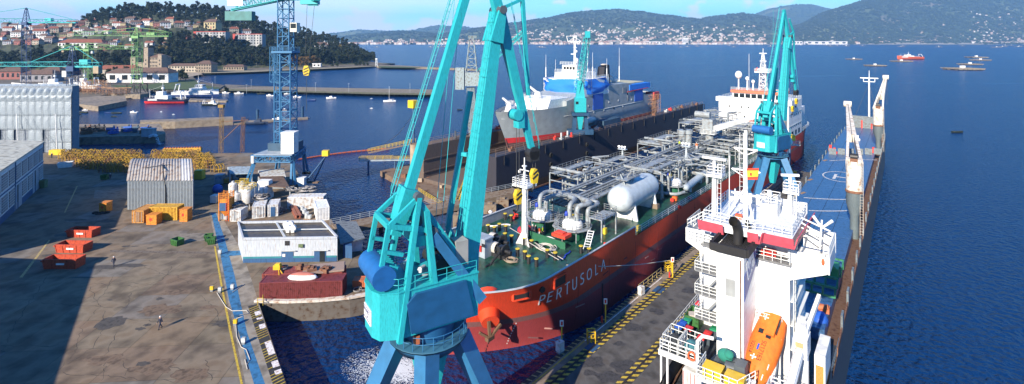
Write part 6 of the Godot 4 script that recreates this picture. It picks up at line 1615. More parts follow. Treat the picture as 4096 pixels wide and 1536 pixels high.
	part(bm,"boom_lattice_leg",S().beam(Vector3(-1.9,20,-2.7),Vector3(-1.6,33,-5.0),0.4,0.5).beam(Vector3(-1.9,20,-2.7),Vector3(-1.2,18.5,-3.4),0.4,0.5).beam(Vector3(-1.75,27,-4.0),Vector3(-1.0,27,-4.4),0.35),cy)
	var gd = S()
	for i in 13:
		var p = b1.lerp(b2,(i+0.5)/13.0)
		gd.beam(p+Vector3(-1.05+i*0.036,0,0.84 - i*0.025),p+Vector3(1.05 - i*0.036,0,0.84 - i*0.025),0.07,0.1)
	part(bm,"boom_stiffener",gd,cy).set_meta("kind","stuff")
	part(bm,"boom_ladder",S().ladder(b1+Vector3(0.4,0,1.25),b2+Vector3(0.3,0,0.85),Vector3(1,0,0),0.5,0.03,0.7),cy)
	# boom head fork and fly jib
	for sd in [-1.0,1.0]: part(bm,"head_fork",S().taper(b2 - Vector3(sd*-0.7,2.8,-0.4),Vector3(sd*0.8,41.2,-7.3),0.35,1.4,0.3,0.7,Vector3(0,0,1)),cy)
	var pv = Vector3(0,40.9,-7.2); var tip = Vector3(0,26.6,-11.2); var rear = Vector3(0,47.6,-5.2)
	var fj = part(o,"fly_jib",S().taper(pv,tip,0.7,1.2,0.45,0.55,Vector3(0,0,-1)).taper(pv,rear,0.7,1.0,0.55,0.7,Vector3(0,0,-1)),cy)
	part(fj,"jib_pivot",S().tube(pv - Vector3(1.1,0,0),pv+Vector3(1.1,0,0),0.4,0.4,12),mt("winch_grey"))
	part(fj,"jib_stay",S().beam(pv+Vector3(0,4.5,-0.6),pv+Vector3(0,1.2,-2.8),0.35).beam(pv+Vector3(0,1.2,-2.8),pv.lerp(tip,0.62)+Vector3(0,0.4,-1.0),0.35).beam(pv,pv+Vector3(0,1.2,-2.8),0.3),cy)
	part(fj,"jib_walk",S().rail([pv+Vector3(0.5,0,-1.2),tip+Vector3(0.3,0.4,-0.6)],0.9,1.4,0.03,2),cy)
	part(fj,"tip_sheave",S().tube(tip+Vector3(-0.45,0,0),tip+Vector3(0.45,0,0),0.65,0.65,12).box(tip+Vector3(0,-0.3,0),Vector3(0.9,1.0,1.1)),blk)
	part(fj,"sheave_frame",S().tube(pv.lerp(tip,0.72)+Vector3(-0.6,0,0.9),pv.lerp(tip,0.72)+Vector3(0.6,0,0.9),0.55,0.55,10).box(pv.lerp(tip,0.75)+Vector3(0,0,0.6),Vector3(1.0,1.8,0.7)),cy)
	# ropes and hook blocks
	var hy = mt("hook_yellow",Color(0.6,0.42,0.02),0.5)
	for q in [[tip,25.4,0.0],[pv.lerp(tip,0.74)+Vector3(0,-0.4,0.9),23.6,0.5]]:
		var hp = Vector3(q[0].x,q[1] - 1.2,q[0].z - 0.2)
		var rp = part(fj,"hoist_rope",S().tube(q[0]+Vector3(-0.25,0,-0.2),hp+Vector3(-0.25,0.8,0),0.035,0.035,4).tube(q[0]+Vector3(0.25,0,-0.2),hp+Vector3(0.25,0.8,0),0.035,0.035,4),mt("wire"))
		var hb = part(o,"hook_block",S().plate([hp+Vector3(0,-0.7,-0.25),hp+Vector3(0,-0.7,0.25),hp+Vector3(0,0.2,0.42),hp+Vector3(0,0.75,0.2),hp+Vector3(0,0.75,-0.2),hp+Vector3(0,0.2,-0.42)],Vector3(1,0,0),0.5),hy)
		part(hb,"block_stripe",S().box(hp+Vector3(0,0,0),Vector3(0.54,0.2,0.76),Basis(Vector3.RIGHT,0.6)).box(hp+Vector3(0,0.4,0),Vector3(0.54,0.18,0.6),Basis(Vector3.RIGHT,0.6)),blk)
		part(hb,"hook",S().pipe([hp+Vector3(0,-0.7,0),hp+Vector3(0,-1.2,0.05),hp+Vector3(0,-1.5,0.3),hp+Vector3(0,-1.25,0.5)],0.12,6),blk)
	for q in [Vector3(-0.5,0,0),Vector3(0.9,0,0)]: part(o,"luffing_rope",S().tube(Vector3(q.x,18.4,-0.6),rear+q+Vector3(-1.5,0,1.2),0.03,0.03,4),cy)
	return o
func cranes():
	portal_crane("huge cyan portal crane towering in front of the tanker's bow",Vector3(-7.5,YARD+2.0,-46),Vector3(0.855,0,-0.52),0.35)
	portal_crane("cyan portal crane on blue legs beside the tanker's stern house",J(137,-33,YARD),Vector3(0.82,0,-0.57),0.71)
	var lb = mt("lattice_blue",Color(0.035,0.15,0.30),0.5,0,""); var db = mt("lattice_dark_blue",Color(0.015,0.05,0.14),0.5,0,"")
	var gr = mt("lattice_green",Color(0.16,0.33,0.12),0.5,0,""); var cy = mt("lattice_cyan",Color(0.03,0.36,0.38),0.5,0,"")
	tower_blue(lb,cy)
	tower("tower_crane","dark blue tower crane with cyan jib standing behind the white tarpaulin shed",G(105,430),0.0,2.9,50.5,8.5,62.0,-26.0,Vector3(-0.98,0,0.2),db,cy,0.16)
	tower("tower_crane","blue tower crane with low cyan jib beside the white tarpaulin shed",G(290,606),0.0,2.3,30.5,7.5,25.5,-9.6,Vector3(-1,0,0.06),db,cy,0.11)
	var g1 = G(548,384,1.0)
	tower("tower_crane","tall green tower crane on black frame at the rocky boatyard quay",g1,9.0,4.6,45.0,6.5,46.0,-24.0,Vector3(-1,0,0.04),gr,gr,0.2)
	tower("tower_crane","lower green tower crane standing among the slipway trawlers",G(352,345),0.0,4.2,32.0,5.5,42.0,-24.0,Vector3(1,0,0.02),gr,gr,0.2)
	dock_cranes(cy)
# plain tower crane: mast height to the jib,apex above it,jib length forward and back
func tower(nm: String,label: String,at: Vector3,stand: float,w: float,hj: float,ap: float,lj: float,lb: float,dir: Vector3,mm: Material,jm: Material,r: float):
	var o = thing(nm,label,"crane","tower cranes of the yards",at)
	var d = dir.normalized()
	var y0 = at+Vector3(0,stand,0)
	if stand > 0:
		var fr = S()
		for x in [-1,1]:
			for z in [-1,1]: fr.beam(at+Vector3(x*w*1.1,-1,z*w*0.8),at+Vector3(x*w*1.1,stand,z*w*0.8),0.7)
		for z in [-1,1]: fr.beam(at+Vector3(-w*1.2,stand,z*w*0.8),at+Vector3(w*1.2,stand,z*w*0.8),0.9).beam(at+Vector3(-w*1.1,0,z*w*0.8),at+Vector3(0,stand,z*w*0.8),0.4).beam(at+Vector3(w*1.1,0,z*w*0.8),at+Vector3(0,stand,z*w*0.8),0.4)
		part(o,"base_frame",fr,mt("black_steel"))
		part(o,"mast_strut",S().tube(y0+Vector3(-w,0,0),y0+Vector3(-w*0.4,12,0),0.25).tube(y0+Vector3(w,0,0),y0+Vector3(w*0.4,12,0),0.25),mm)
	else: part(o,"footing",S().box(at+Vector3(0,0.5,0),Vector3(w*1.6,1.0,w*1.6)),mt("pale_rust"))
	var top = at+Vector3(0,hj,0)
	part(o,"mast",S().lattice(y0,top,w,w,maxi(6,int((hj - stand)/w*0.9)),r),mm)
	part(o,"slewing_unit",S().box(top+Vector3(0,-0.8,0),Vector3(w*1.15,1.8,w*1.15)),mm)
	part(o,"cab",S().box(top+Vector3(0,-2.6,0)+d*w*0.9,Vector3(1.8,2.2,1.8)),mt("pale_grey"))
	part(o,"apex",S().lattice(top,top+Vector3(0,ap,0),w*0.9,0.6,4,r),mm)
	var jh = w*0.75
	part(o,"jib",S().lattice(top+Vector3(0,jh/2,0)+d*w*0.5,top+Vector3(0,jh/2,0)+d*lj,jh,jh*0.8,int(lj/w*1.1),r*0.8),jm)
	part(o,"counter_jib",S().lattice(top+Vector3(0,jh/3,0) - d*w*0.5,top+Vector3(0,jh/3,0)+d*lb,jh,jh,maxi(3,int(-lb/w)),r*0.8).beam(top - d*w*0.5,top+d*lb,w*0.7,0.5),jm)
	part(o,"counterweight",S().box(top+d*lb*0.9+Vector3(0,-1.2,0),Vector3(1.9,2.6,1.9)),mt("pale_rust"))
	part(o,"winch_house",S().box(top+d*lb*0.45+Vector3(0,1.6,0),Vector3(w*1.3,1.8,w*0.7)),jm)
	part(o,"tie_rod",S().tube(top+Vector3(0,ap,0),top+d*lj*0.55+Vector3(0,jh,0),r,r,4).tube(top+Vector3(0,ap,0),top+d*lb*0.9+Vector3(0,jh,0),r,r,4),jm)
func tower_blue(lb: Material,cy: Material):
	var c = G(1118,748)+Vector3(0,0,-4)
	var o = thing("tower_crane","large blue lattice tower crane on a portal among containers in the yard","crane","tower cranes of the yards",c)
	var L = [G(984,748),G(1172,750),G(1172,750)+Vector3(-2,0,-14),G(984,748)+Vector3(2,0,-14)]
	var T = []
	for p in L: T.append(c.lerp(Vector3(p.x,c.y,p.z),0.82)+Vector3(0,6.6,0))
	for i in 4:
		var l = part(o,"leg",S().beam(L[i]+Vector3(-0.6,0,0),T[i],0.5).beam(L[i]+Vector3(0.6,0,0),T[i]+Vector3(0.5,0,0),0.5),lb)
		part(l,"bogie",S().box(L[i]+Vector3(0,0.4,0),Vector3(2.2,0.8,0.9)),mt("black_steel"))
		var j = (i+1) % 4
		part(o,"portal_truss",S().lattice(T[i]+Vector3(0,1,0),T[j]+Vector3(0,1,0),1.6,1.6,7,0.17),lb)
	part(o,"portal_deck",S().plate([T[0]+Vector3(0,2,0),T[1]+Vector3(0,2,0),T[2]+Vector3(0,2,0),T[3]+Vector3(0,2,0)],Vector3.UP,0.2),mt("house_grey"))
	var b = Vector3(c.x - 1.6,T[0].y+2.0,c.z - 3.5)
	var mast_top = Vector3(b.x,54.5,b.z)
	part(o,"ballast",S().box(b+Vector3(0,1.2,0),Vector3(8,2.2,5)),mt("dock_blue"))
	part(o,"mast",S().lattice(b,Vector3(b.x,39.5,b.z),4.5,4.5,10,0.2),lb)
	part(o,"inner_mast",S().lattice(Vector3(b.x,36,b.z),mast_top,3.2,3.2,7,0.2),lb)
	part(o,"mast_ladder",S().ladder(b+Vector3(-1.2,0,2.35),Vector3(b.x - 1.2,40,b.z+2.35),Vector3(1,0,0),0.8,0.06,0.8).tube(b+Vector3(-0.6,0,2.3),Vector3(b.x - 0.6,40,b.z+2.3),0.18),lb)
	part(o,"climbing_frame",S().box(Vector3(b.x,39.6,b.z),Vector3(5.8,0.6,5.6)).rail([Vector3(b.x - 2.8,39.9,b.z+2.8),Vector3(b.x+2.8,39.9,b.z+2.8),Vector3(b.x+2.8,39.9,b.z - 2.8)],1.1,1.2,0.05).lattice(Vector3(b.x - 3.4,31,b.z),Vector3(b.x - 3.4,41,b.z),1.6,1.6,5,0.1).beam(Vector3(b.x - 4.4,31,b.z),Vector3(b.x,30.4,b.z),0.25),lb)
	var cab = part(o,"cab",S().box(Vector3(b.x+2.9,46.6,b.z+0.6),Vector3(1.9,2.6,2.4)),mt("cab_cream",Color(0.55,0.55,0.48),0.5))
	part(cab,"cab_window",S().box(Vector3(b.x+2.9,47.0,b.z+1.82),Vector3(1.5,1.3,0.06)),mt("window_dark"))
	# jib runs towards the right and the camera
	var l = Q(930,42,147.0); var m = Vector3(b.x,54.6,b.z); var r = Q(1268,0,127.0)
	part(o,"counter_jib",S().lattice(l+Vector3(0,1.4,0),m+Vector3(0,1.2,0),2.2,2.2,9,0.16).beam(l,m,1.9,0.35),cy)
	var cw = part(o,"counterweight",S().box(l+Vector3(2.5,-1.6,0.5),Vector3(7.6,2.6,2.2)).box(l+Vector3(1.2,2.6,0.2),Vector3(3.0,2.4,1.6)),mt("weight_teal",Color(0.06,0.2,0.2),0.6))
	part(cw,"white_board",S().box(l+Vector3(1.4,2.7,1.2),Vector3(4.4,2.8,0.2)),mt("board_white"))
	part(o,"jib",S().lattice(m+Vector3(0,1.2,0),r+Vector3(0,1.2,0),2.2,1.8,6,0.16).beam(m,r,1.6,0.35),cy)
	var tr = Q(1240,8,129.0)
	part(o,"trolley",S().box(tr,Vector3(4.4,1.2,1.6)).box(tr+Vector3(0.8,-0.7,0),Vector3(2.4,0.5,0.8)),cy)
	var hk = Q(1226,285,129.0)
	part(o,"hoist_rope",S().tube(tr+Vector3(-0.7,0,0),hk+Vector3(-0.4,1,0),0.045,0.045,4).tube(tr+Vector3(1.2,0,0),hk+Vector3(0.4,1,0),0.045,0.045,4).tube(hk+Vector3(0,-1.3,0),Q(1226,440,129),0.06,0.06,4),mt("wire"))
	part(o,"hook_block",S().plate([hk+Vector3(-0.6,-1.1,0),hk+Vector3(0.6,-1.1,0),hk+Vector3(0.85,0.2,0),hk+Vector3(0.5,1.4,0),hk+Vector3(-0.5,1.4,0),hk+Vector3(-0.85,0.2,0)],Vector3(0,0,1),0.6),mt("hook_yellow"))
	for k in 3: part(o,"block_stripe",S().box(hk+Vector3(0,-0.7+k*0.7,0.02),Vector3(1.3,0.24,0.64),Basis(Vector3(0,0,1),0.4)),mt("black_steel"))
	# white control house on the portal
	var w = G(1004,690,T[0].y+2.1)
	w.z = T[0].z - 2
	var h = part(o,"control_house",S().box(w+Vector3(0,2.9,0),Vector3(3.5,5.6,3.2)),mt("ship_white"))
	part(h,"roof_rim",S().box(w+Vector3(0,5.8,0),Vector3(3.7,0.2,3.4)),mt("ship_white"))
	for k in 7: part(h,"panel_joint",S().box(w+Vector3(0,0.8+k*0.72,1.61),Vector3(3.4,0.05,0.04)),mt("seam_grey"))
	part(o,"electric_box",S().box(T[0]+Vector3(0.2,0.9,0.9),Vector3(0.7,2.0,0.3)),mt("board_white"))
func dock_cranes(cy: Material):
	var blue = mt("crane_blue"); var c = J(143.4,-93,12)
	var o = thing("dock_crane","small teal lattice crane on blue portal riding the black dock wall","crane","",c)
	var tl = mt("crane_cyan")
	for x in [-2.2,2.2]: part(o,"portal_leg",S().taper(c+Vector3(x*0.8,6.2,0),c+Vector3(x,0,0),1.1,1.1,1.4,1.4),mt("dock_crane_blue",Color(0.015,0.06,0.13),0.5))
	part(o,"portal_base",S().box(c+Vector3(0,0.7,0),Vector3(8.5,1.6,2.6)).box(c+Vector3(0,6.6,0),Vector3(5.6,1.0,3.4)),mt("dock_crane_blue"))
	part(o,"column",S().taper(c+Vector3(0,6.6,0),c+Vector3(0,0.9,0),2.4,2.4,0.8,0.8),tl)
	part(o,"cab",S().box(c+Vector3(0,9.6,0),Vector3(3.6,4.6,3.4)).taper(c+Vector3(0,11.8,0),c+Vector3(0,17.6,0),3.0,2.2,1.6,1.2),tl)
	part(o,"cab_window",S().box(c+Vector3(-1.2,10.4,1.72),Vector3(0.9,0.9,0.06)),mt("window_dark"))
	part(o,"jib",S().lattice(c+Vector3(-0.4,13.5,-0.6),Q(2349,150,-c.z - 2),2.2,1.5,16,0.12),cy)
	part(o,"jib_head",S().box(Q(2350,138,-c.z - 2),Vector3(1.6,2.2,1.2)),tl)
	part(o,"tie",S().tube(c+Vector3(0.8,17.6,0),Q(2352,135,-c.z - 2),0.08).tube(c+Vector3(0.2,17.6,0),Q(2346,135,-c.z - 2),0.08),cy)
	part(o,"hoist_rope",S().tube(Q(2352,140,-c.z - 2),Q(2372,420,-c.z - 2),0.06,0.06,4),mt("wire"))
	# the older crane on the other wall
	c = J(117.4,-118,12)
	o = thing("dock_crane","grey slewing crane on a cranked column on the brown dock wall","crane","",c)
	var gp = mt("crane_old_grey",Color(0.14,0.2,0.24),0.6,0,"r",0.3)
	part(o,"column",S().taper(c+Vector3(0.6,4.6,0),c+Vector3(0,15.6,0),3.0,2.4,2.6,2.4,Vector3(0,0,1)).taper(c+Vector3(-0.3,6,0),c+Vector3(-3.0,0,0),1.4,1.4,1.2,1.2,Vector3(0,0,1)).taper(c+Vector3(0.6,5.2,0),c+Vector3(0.8,0,0),3.0,2.4,2.6,2.2,Vector3(0,0,1)),gp)
	part(o,"cab",S().box(c+Vector3(0.6,18.4,0),Vector3(4.6,4.4,3.6)).box(c+Vector3(-3.4,18.6,0.6),Vector3(2.8,7.0,3.0)),mt("crane_old_pale",Color(0.26,0.34,0.38),0.6,0,"r",0.3))
	part(o,"mast",S().lattice(c+Vector3(0.3,20.6,0),c+Vector3(0.3,31.5,0),3.6,1.4,5,0.16),mt("crane_old_pale"))
	part(o,"mast_head",S().box(c+Vector3(0.6,32,0),Vector3(2.8,0.9,1.4)),gp)
	part(o,"jib",S().lattice(c+Vector3(2.6,20.4,0),Q(2098,124,-c.z+4),1.6,1.1,15,0.11),cy)
	part(o,"jib_tie",S().tube(c+Vector3(0.5,31,0),c+Vector3(2.6,20.4,0).lerp(Q(2098,124,-c.z+4),0.45),0.1),gp)
# ---- buildings and things in the yard -------------------------------------------------------------
func workshop(label: String,a: Vector3,b: Vector3,back: Vector3,ht: float,detail: bool):
	var o = thing("workshop",label,"building","",a)
	var w = mt("wall_pale",Color(0.55,0.6,0.64),0.8,0,"s",0.2); var blue = mt("wall_blue",Color(0.02,0.08,0.2),0.7,0,"s",0.2)
	var pl = PackedVector2Array([XZ(a),XZ(b),XZ(b+back),XZ(a+back)])
	part(o,"wall",S().prism(pl,YARD,YARD+ht),w)
	part(o,"roof",S().prism(Geometry2D.offset_polygon(pl,0.35)[0],YARD+ht,YARD+ht+0.35),mt("roof_felt",Color(0.42,0.45,0.43),0.9,0,"c",0.08))
	if not detail: return
	var t = (b - a).normalized(); var n = Vector3(-t.z,0,t.x)
	if n.dot(back) > 0: n = -n
	var L = (b - a).length()
	var at = func(s: float,y: float,off: float) -> Vector3: return a+t*s+n*off+Vector3(0,y,0)
	var slab = func(nm,s0,s1,y0,y1,off,m): return part(o,nm,S().plate([at.call(s0,y0,off),at.call(s1,y0,off),at.call(s1,y1,off),at.call(s0,y1,off)],n,0.16),m)
	slab.call("base_band",0.0,L,0.0,1.5,0.06,blue)
	slab.call("ledge",0.0,L,6.1,6.3,0.12,blue)
	for k in 11:
		for r in [[6.9,10.4],[2.0,5.6]]:
			var s0 = 1.2+k*5.2
			if r[0] < 3 and k in [1,4]:
				slab.call("door",s0 - 0.6,s0+2.0,0.1,5.6,0.1,mt("door_grey",Color(0.3,0.36,0.42),0.6))
				slab.call("door",s0+3.2,s0+5.0,0.1,5.6,0.1,mt("door_grey"))
				slab.call("door_gap",s0+2.0,s0+3.2,0.1,5.5,0.02,mt("window_dark"))
				continue
			var f = slab.call("window_frame",s0 - 0.15,s0+4.35,r[0] - 0.15,r[1]+0.15,0.05,mt("ship_white"))
			var g = part(o,"window",S().plate([at.call(s0,r[0],0.1),at.call(s0+4.2,r[0],0.1),at.call(s0+4.2,r[1],0.1),at.call(s0,r[1],0.1)],n,0.12),mt("glass_dull",Color(0.03,0.05,0.075),0.6,0,""))
			var bar = S()
			for i in 5: bar.beam(at.call(s0+(i+1)*0.7,r[0],0.18),at.call(s0+(i+1)*0.7,r[1],0.18),0.05)
			for i in 5: bar.beam(at.call(s0,lerpf(r[0],r[1],(i+1)/6.0),0.18),at.call(s0+4.2,lerpf(r[0],r[1],(i+1)/6.0),0.18),0.05)
			part(g,"glazing_bars",bar,mt("ship_white"))
	part(o,"downpipe",S().tube(at.call(L*0.43,0,0.2),at.call(L*0.43,ht,0.2),0.1),blue)
	part(o,"roof_light",S().box(a+back*0.5+t*9+Vector3(0,ht+0.7,0),Vector3(12,0.8,3)),mt("pale_grey"))
func ribbed(s: Sh,a: Vector3,b: Vector3,y0: float,y1: float,n: int,dep := 0.09):
	var t = (b - a)/n; var o = Vector3(-t.z,0,t.x).normalized()*dep
	for i in n:
		var p = a+t*i
		var q = [p,p+t*0.4,p+t*0.5+o,p+t*0.9+o,p+t]
		for k in 4: s.quad(q[k]+Vector3(0,y0,0),q[k+1]+Vector3(0,y0,0),q[k+1]+Vector3(0,y1,0),q[k]+Vector3(0,y1,0))
# a freight container: near left corner at ground,along x by l,depth w
func container(label: String,p: Vector3,l: float,w: float,ht: float,m: Material,turn := 0.0,doors := false) -> Node3D:
	var o = thing("container",label,"container","",p,false)
	o.rotation.y = turn
	var s = S()
	ribbed(s,Vector3(0,0,0),Vector3(l,0,0),0.15,ht - 0.12,maxi(4,int(l/0.3))); ribbed(s,Vector3(l,0,0),Vector3(l,0,-w),0.15,ht - 0.12,maxi(4,int(w/0.3)))
	ribbed(s,Vector3(l,0,-w),Vector3(0,0,-w),0.15,ht - 0.12,maxi(4,int(l/0.3))); ribbed(s,Vector3(0,0,-w),Vector3(0,0,0),0.15,ht - 0.12,maxi(4,int(w/0.3)))
	part(o,"wall",s,m)
	part(o,"roof",S().bb(Vector3(0,ht - 0.14,0.02),Vector3(l,ht - 0.04,-w)),m)
	var f = S()
	for x in [0.0,l]:
		for z in [0.0,-w]: f.beam(Vector3(x,0,z),Vector3(x,ht,z),0.17)
	for y in [0.1,ht - 0.06]:
		f.beam(Vector3(0,y,0.03),Vector3(l,y,0.03),0.15).beam(Vector3(0,y,-w - 0.03),Vector3(l,y,-w - 0.03),0.15).beam(Vector3(-0.03,y,0),Vector3(-0.03,y,-w),0.15).beam(Vector3(l+0.03,y,0),Vector3(l+0.03,y,-w),0.15)
	part(o,"frame",f,m)
	if doors:
		for k in 4: part(o,"lock_rod",S().tube(Vector3(l*(0.14+0.24*k),0.2,0.12),Vector3(l*(0.14+0.24*k),ht - 0.2,0.12),0.04),mt("pale_grey"))
		part(o,"door_edge",S().beam(Vector3(l/2,0.2,0.1),Vector3(l/2,ht - 0.2,0.1),0.06),mt("seam_grey"))
	return o
func hose_heap(label: String,c: Vector3,rx: float,rz: float,n: int):
	var o = thing("hose_heap",label,"hoses","heaps of hose",c)
	for k in n:
		var pts = []
		var a = rnd(0,TAU); var q = c+Vector3(rnd(-rx,rx)*0.7,rnd(0.1,0.9),rnd(-rz,rz)*0.7)
		var r = rnd(0.4,0.9)
		for i in 15:
			pts.append(q+Vector3(cos(a)*r*1.3,0.1*sin(i*0.9)+0.1,sin(a)*r))
			a += 0.55; r += rnd(-0.05,0.05)
			q += Vector3(rnd(-0.12,0.12),rnd(-0.06,0.06),rnd(-0.1,0.1))
			q.x = clampf(q.x,c.x - rx,c.x+rx); q.z = clampf(q.z,c.z - rz,c.z+rz); q.y = clampf(q.y,c.y+0.05,c.y+1.3)
		part(o,"hose",S().pipe(pts,rnd(0.1,0.15),6),[mt("hose_pale",Color(0.36,0.34,0.33),0.8),mt("hose_grey",Color(0.17,0.165,0.17),0.8),mt("hose_dark",Color(0.07,0.07,0.075),0.8)][k % 3])
func skip(label: String,p: Vector3,turn: float,l: float,w: float,h: float,m: Material):
	var o = thing("skip",label,"skip","",p,false)
	o.rotation.y = turn
	var a = [Vector3(-l/2+0.3,0,w/2),Vector3(l/2 - 0.1,0,w/2),Vector3(l/2 - 0.1,0,-w/2),Vector3(-l/2+0.3,0,-w/2)]
	var b = [Vector3(-l/2,h,w/2+0.04),Vector3(l/2,h,w/2+0.04),Vector3(l/2,h,-w/2 - 0.04),Vector3(-l/2,h,-w/2 - 0.04)]
	for i in 4:
		var j = (i+1) % 4
		part(o,"side_plate",S().plate([a[i],a[j],b[j],b[i]],(a[j] - a[i]).cross(b[i] - a[i]),0.08),m)
	part(o,"floor_plate",S().plate(a,Vector3.UP,0.1),m)
	var rb = S()
	for i in 4: rb.beam(b[i],b[(i+1) % 4],0.14)
	for k in 5: rb.beam(a[0].lerp(a[1],k/4.0)+Vector3(0,0,0.06),b[0].lerp(b[1],k/4.0)+Vector3(0,-0.2,0.06),0.1)
	part(o,"rim",rb,m)
	part(o,"scrap",S().ball(Vector3(0,0.25,0),Vector3(l*0.38,h*0.4,w*0.4),9,5),mt("coaming_rust"))
	if l > 4:
		part(o,"name_plate",S().box(Vector3(0.2,h*0.55,w/2+0.13),Vector3(1.4,0.32,0.05)),mt("board_white"))
		part(o,"hook_bar",S().beam(b[0]+Vector3(-0.3,-0.3,0),b[3]+Vector3(-0.3,-0.3,0),0.2),m)
func yard_things():
	workshop("long white workshop with grid windows and blue base beside the yard",Vector3(-130.5,YARD,-142.5),Vector3(-98,YARD,-90),Vector3(-40,0,-4),11.5,true)
	workshop("pale workshop next to the long white workshop with grid windows",Vector3(-87.6,YARD,-73.5),Vector3(-60,YARD,-32),Vector3(-30,0,-3),11.0,false)
	# corrugated hangar
	var hx0 = -90.6; var hx1 = -75.2; var hz = -120.8
	var o = thing("hangar","grey corrugated metal hangar with rounded roof and straps on top","building","",Vector3(hx0,YARD,hz))
	var s = S()
	ribbed(s,Vector3(hx0,YARD,hz),Vector3(hx1,YARD,hz),0,6.9,44,0.12)
	part(o,"front_wall",s,mt("sheet_grey",Color(0.26,0.3,0.34),0.5,0.2,"s",0.3))
	s = S()
	ribbed(s,Vector3(hx1,YARD,hz),Vector3(hx1 - 13.2,YARD,hz - 20),0,6.9,56,0.12); ribbed(s,Vector3(hx1 - 13.2,YARD,hz - 20),Vector3(hx0 - 13.2,YARD,hz - 20),0,6.9,44,0.12); ribbed(s,Vector3(hx0 - 13.2,YARD,hz - 20),Vector3(hx0,YARD,hz),0,6.9,56,0.12)
	part(o,"side_wall",s,mt("sheet_grey"))
	for k in 22:
		var x0 = lerpf(hx0 - 0.2,hx1+0.2,k/22.0); var x1 = lerpf(hx0 - 0.2,hx1+0.2,(k+1)/22.0)
		var rf = S(); var g = []
		for i in 13:
			var f = i/12.0
			var y = YARD+6.8+2.3*sin(PI*f); var z = hz+0.25 - 20.5*f; var k0 = Vector3(-13.5*f,0,0)
			g.append(PackedVector3Array([k0+Vector3(x0,y,z),k0+Vector3(lerpf(x0,x1,0.35),y,z),k0+Vector3(lerpf(x0,x1,0.5),y+0.14,z),k0+Vector3(lerpf(x0,x1,0.85),y+0.14,z),k0+Vector3(x1,y,z)]))
		rf.surf(g,false,false)
		part(o,"roof_sheet",rf,mt("roof_sheet",Color(0.44,0.41,0.37),0.55,0.2,"r",0.12) if k < 18 or k > 20 else mt("roof_sheet_new",Color(0.6,0.58,0.55),0.5,0.2,"g"))
	for e in [hx0,hx1]: part(o,"gable",S().plate([Vector3(e,YARD+6.8,hz),Vector3(e - 2.6,YARD+8.1,hz - 4),Vector3(e - 6.6,YARD+9.0,hz - 10),Vector3(e - 10.6,YARD+8.1,hz - 16),Vector3(e - 13.2,YARD+6.8,hz - 20)],Vector3(20,0,-13.2),0.15),mt("sheet_grey"))
	var c = Vector3(-86.5,YARD+9.0,hz - 6)
	for q in [[-3.4,0.3,1.5],[3.0,0.2,-2.0],[-2.2,0.3,-2.6],[2.4,-0.4,2.2]]: part(o,"strap",S().tube(c,c+Vector3(q[0],q[1] - 0.6,q[2]),0.09),mt("black_steel"))
	part(o,"hanging_cable",S().pipe([c,c+Vector3(2.4,-0.3,3.4),c+Vector3(4.6,-1.9,6.2),Vector3(c.x+5.0,YARD+4,hz+0.25),Vector3(c.x+5.0,YARD+0.4,hz+0.3)],0.11,6),mt("black_steel"))
	# boxes before it
	var yel = mt("box_yellow",Color(0.55,0.33,0.03),0.6,0,"r",0.4); var tan_ = mt("box_tan",Color(0.5,0.25,0.06),0.65,0,"r",0.4); var org = mt("box_orange",Color(0.6,0.22,0.02),0.6,0,"r",0.5)
	container("tan container standing end-on in front of the corrugated hangar",G(530,892),2.4,4.2,2.7,tan_,0,true)
	container("long yellow container with open bow frame before the hangar",G(598,881),6.1,2.4,2.9,yel)
	for q in [[585,899,2.2,2.0,"orange generator box in front of the long yellow container"],[718,887,1.7,2.6,"tall orange box beside a yellow drum at the hangar"],[396,850,1.7,2.1,"lone orange box with tyres round it in the workshop's shade"]]:
		var p = G(q[0],q[1]); var bx = thing("generator_box",q[4],"generator","",p)
		part(bx,"body",S().bb(p,p+Vector3(q[2],q[3],-1.8)),org)
		part(bx,"lid",S().bb(p+Vector3(-0.08,q[3],0.08),p+Vector3(q[2]+0.08,q[3]+0.12,-1.9)),org)
		part(bx,"vent",S().bb(p+Vector3(q[2]*0.3,q[3]*0.45,0.03),p+Vector3(q[2]*0.55,q[3]*0.7,-0.1)),mt("fire_red"))
		if q[0] == 396:
			for k in 6: part(bx,"tyre",S().pipe(ring_flat(p+Vector3(rnd(-0.6,2.4),0.16,rnd(0.2,1.1)),0.5),0.15,6),mt("rubber"))
	var yd = G(756,874)
	one("yellow_drum","upright yellow drum standing beside the tall orange box","drum",S().tube(yd,yd+Vector3(0,1.9,0),0.5,0.5,12).ball(yd+Vector3(0,1.9,0),Vector3(0.5,0.25,0.5)),yel)
	# skips
	var so = mt("skip_orange",Color(0.42,0.055,0.02),0.6,0,"r",0.5)
	skip("orange-red skip lying in the workshop's shade, first of three beside the orange box",G(335,942),-0.05,5.4,2.0,1.45,so)
	skip("orange-red skip in the middle of the row of three",G(297,1003),-0.05,5.5,2.0,1.5,so)
	skip("orange-red skip in sunlight at the end of the row of three",G(258,1066),0.0,5.8,2.0,1.65,so)
	skip("green skip full of scrap alone on the sunlit concrete",G(710,978),-0.45,2.0,1.3,1.1,mt("skip_green"))
	skip("small dark green skip beside the worker near the yellow stands",G(419,717),0.1,1.7,1.2,1.3,mt("skip_green"))
	skip("white skip in front of the yellow stands",G(262,668),0.5,3.6,2.0,1.5,mt("ship_white"))
	skip("dented olive bin by the workshop's end door",G(174,750),0.2,1.3,1.2,2.0,mt("olive",Color(0.12,0.17,0.08),0.7))
	for q in [[835,962,"first"],[846,975,"second"]]:
		skip(q[2]+" green wheeled bin beside the blue walkway, counted from the hangar",G(q[0],q[1]),0.3,1.4,1.0,1.2,mt("skip_green"))
	stands()
	plant_yard()
	white_block()
	shed_wrap()
func ring_flat(c: Vector3,r: float) -> Array:
	var p = []
	for i in 11: p.append(c+Vector3(cos(TAU*i/10)*r,0,sin(TAU*i/10)*r))
	return p
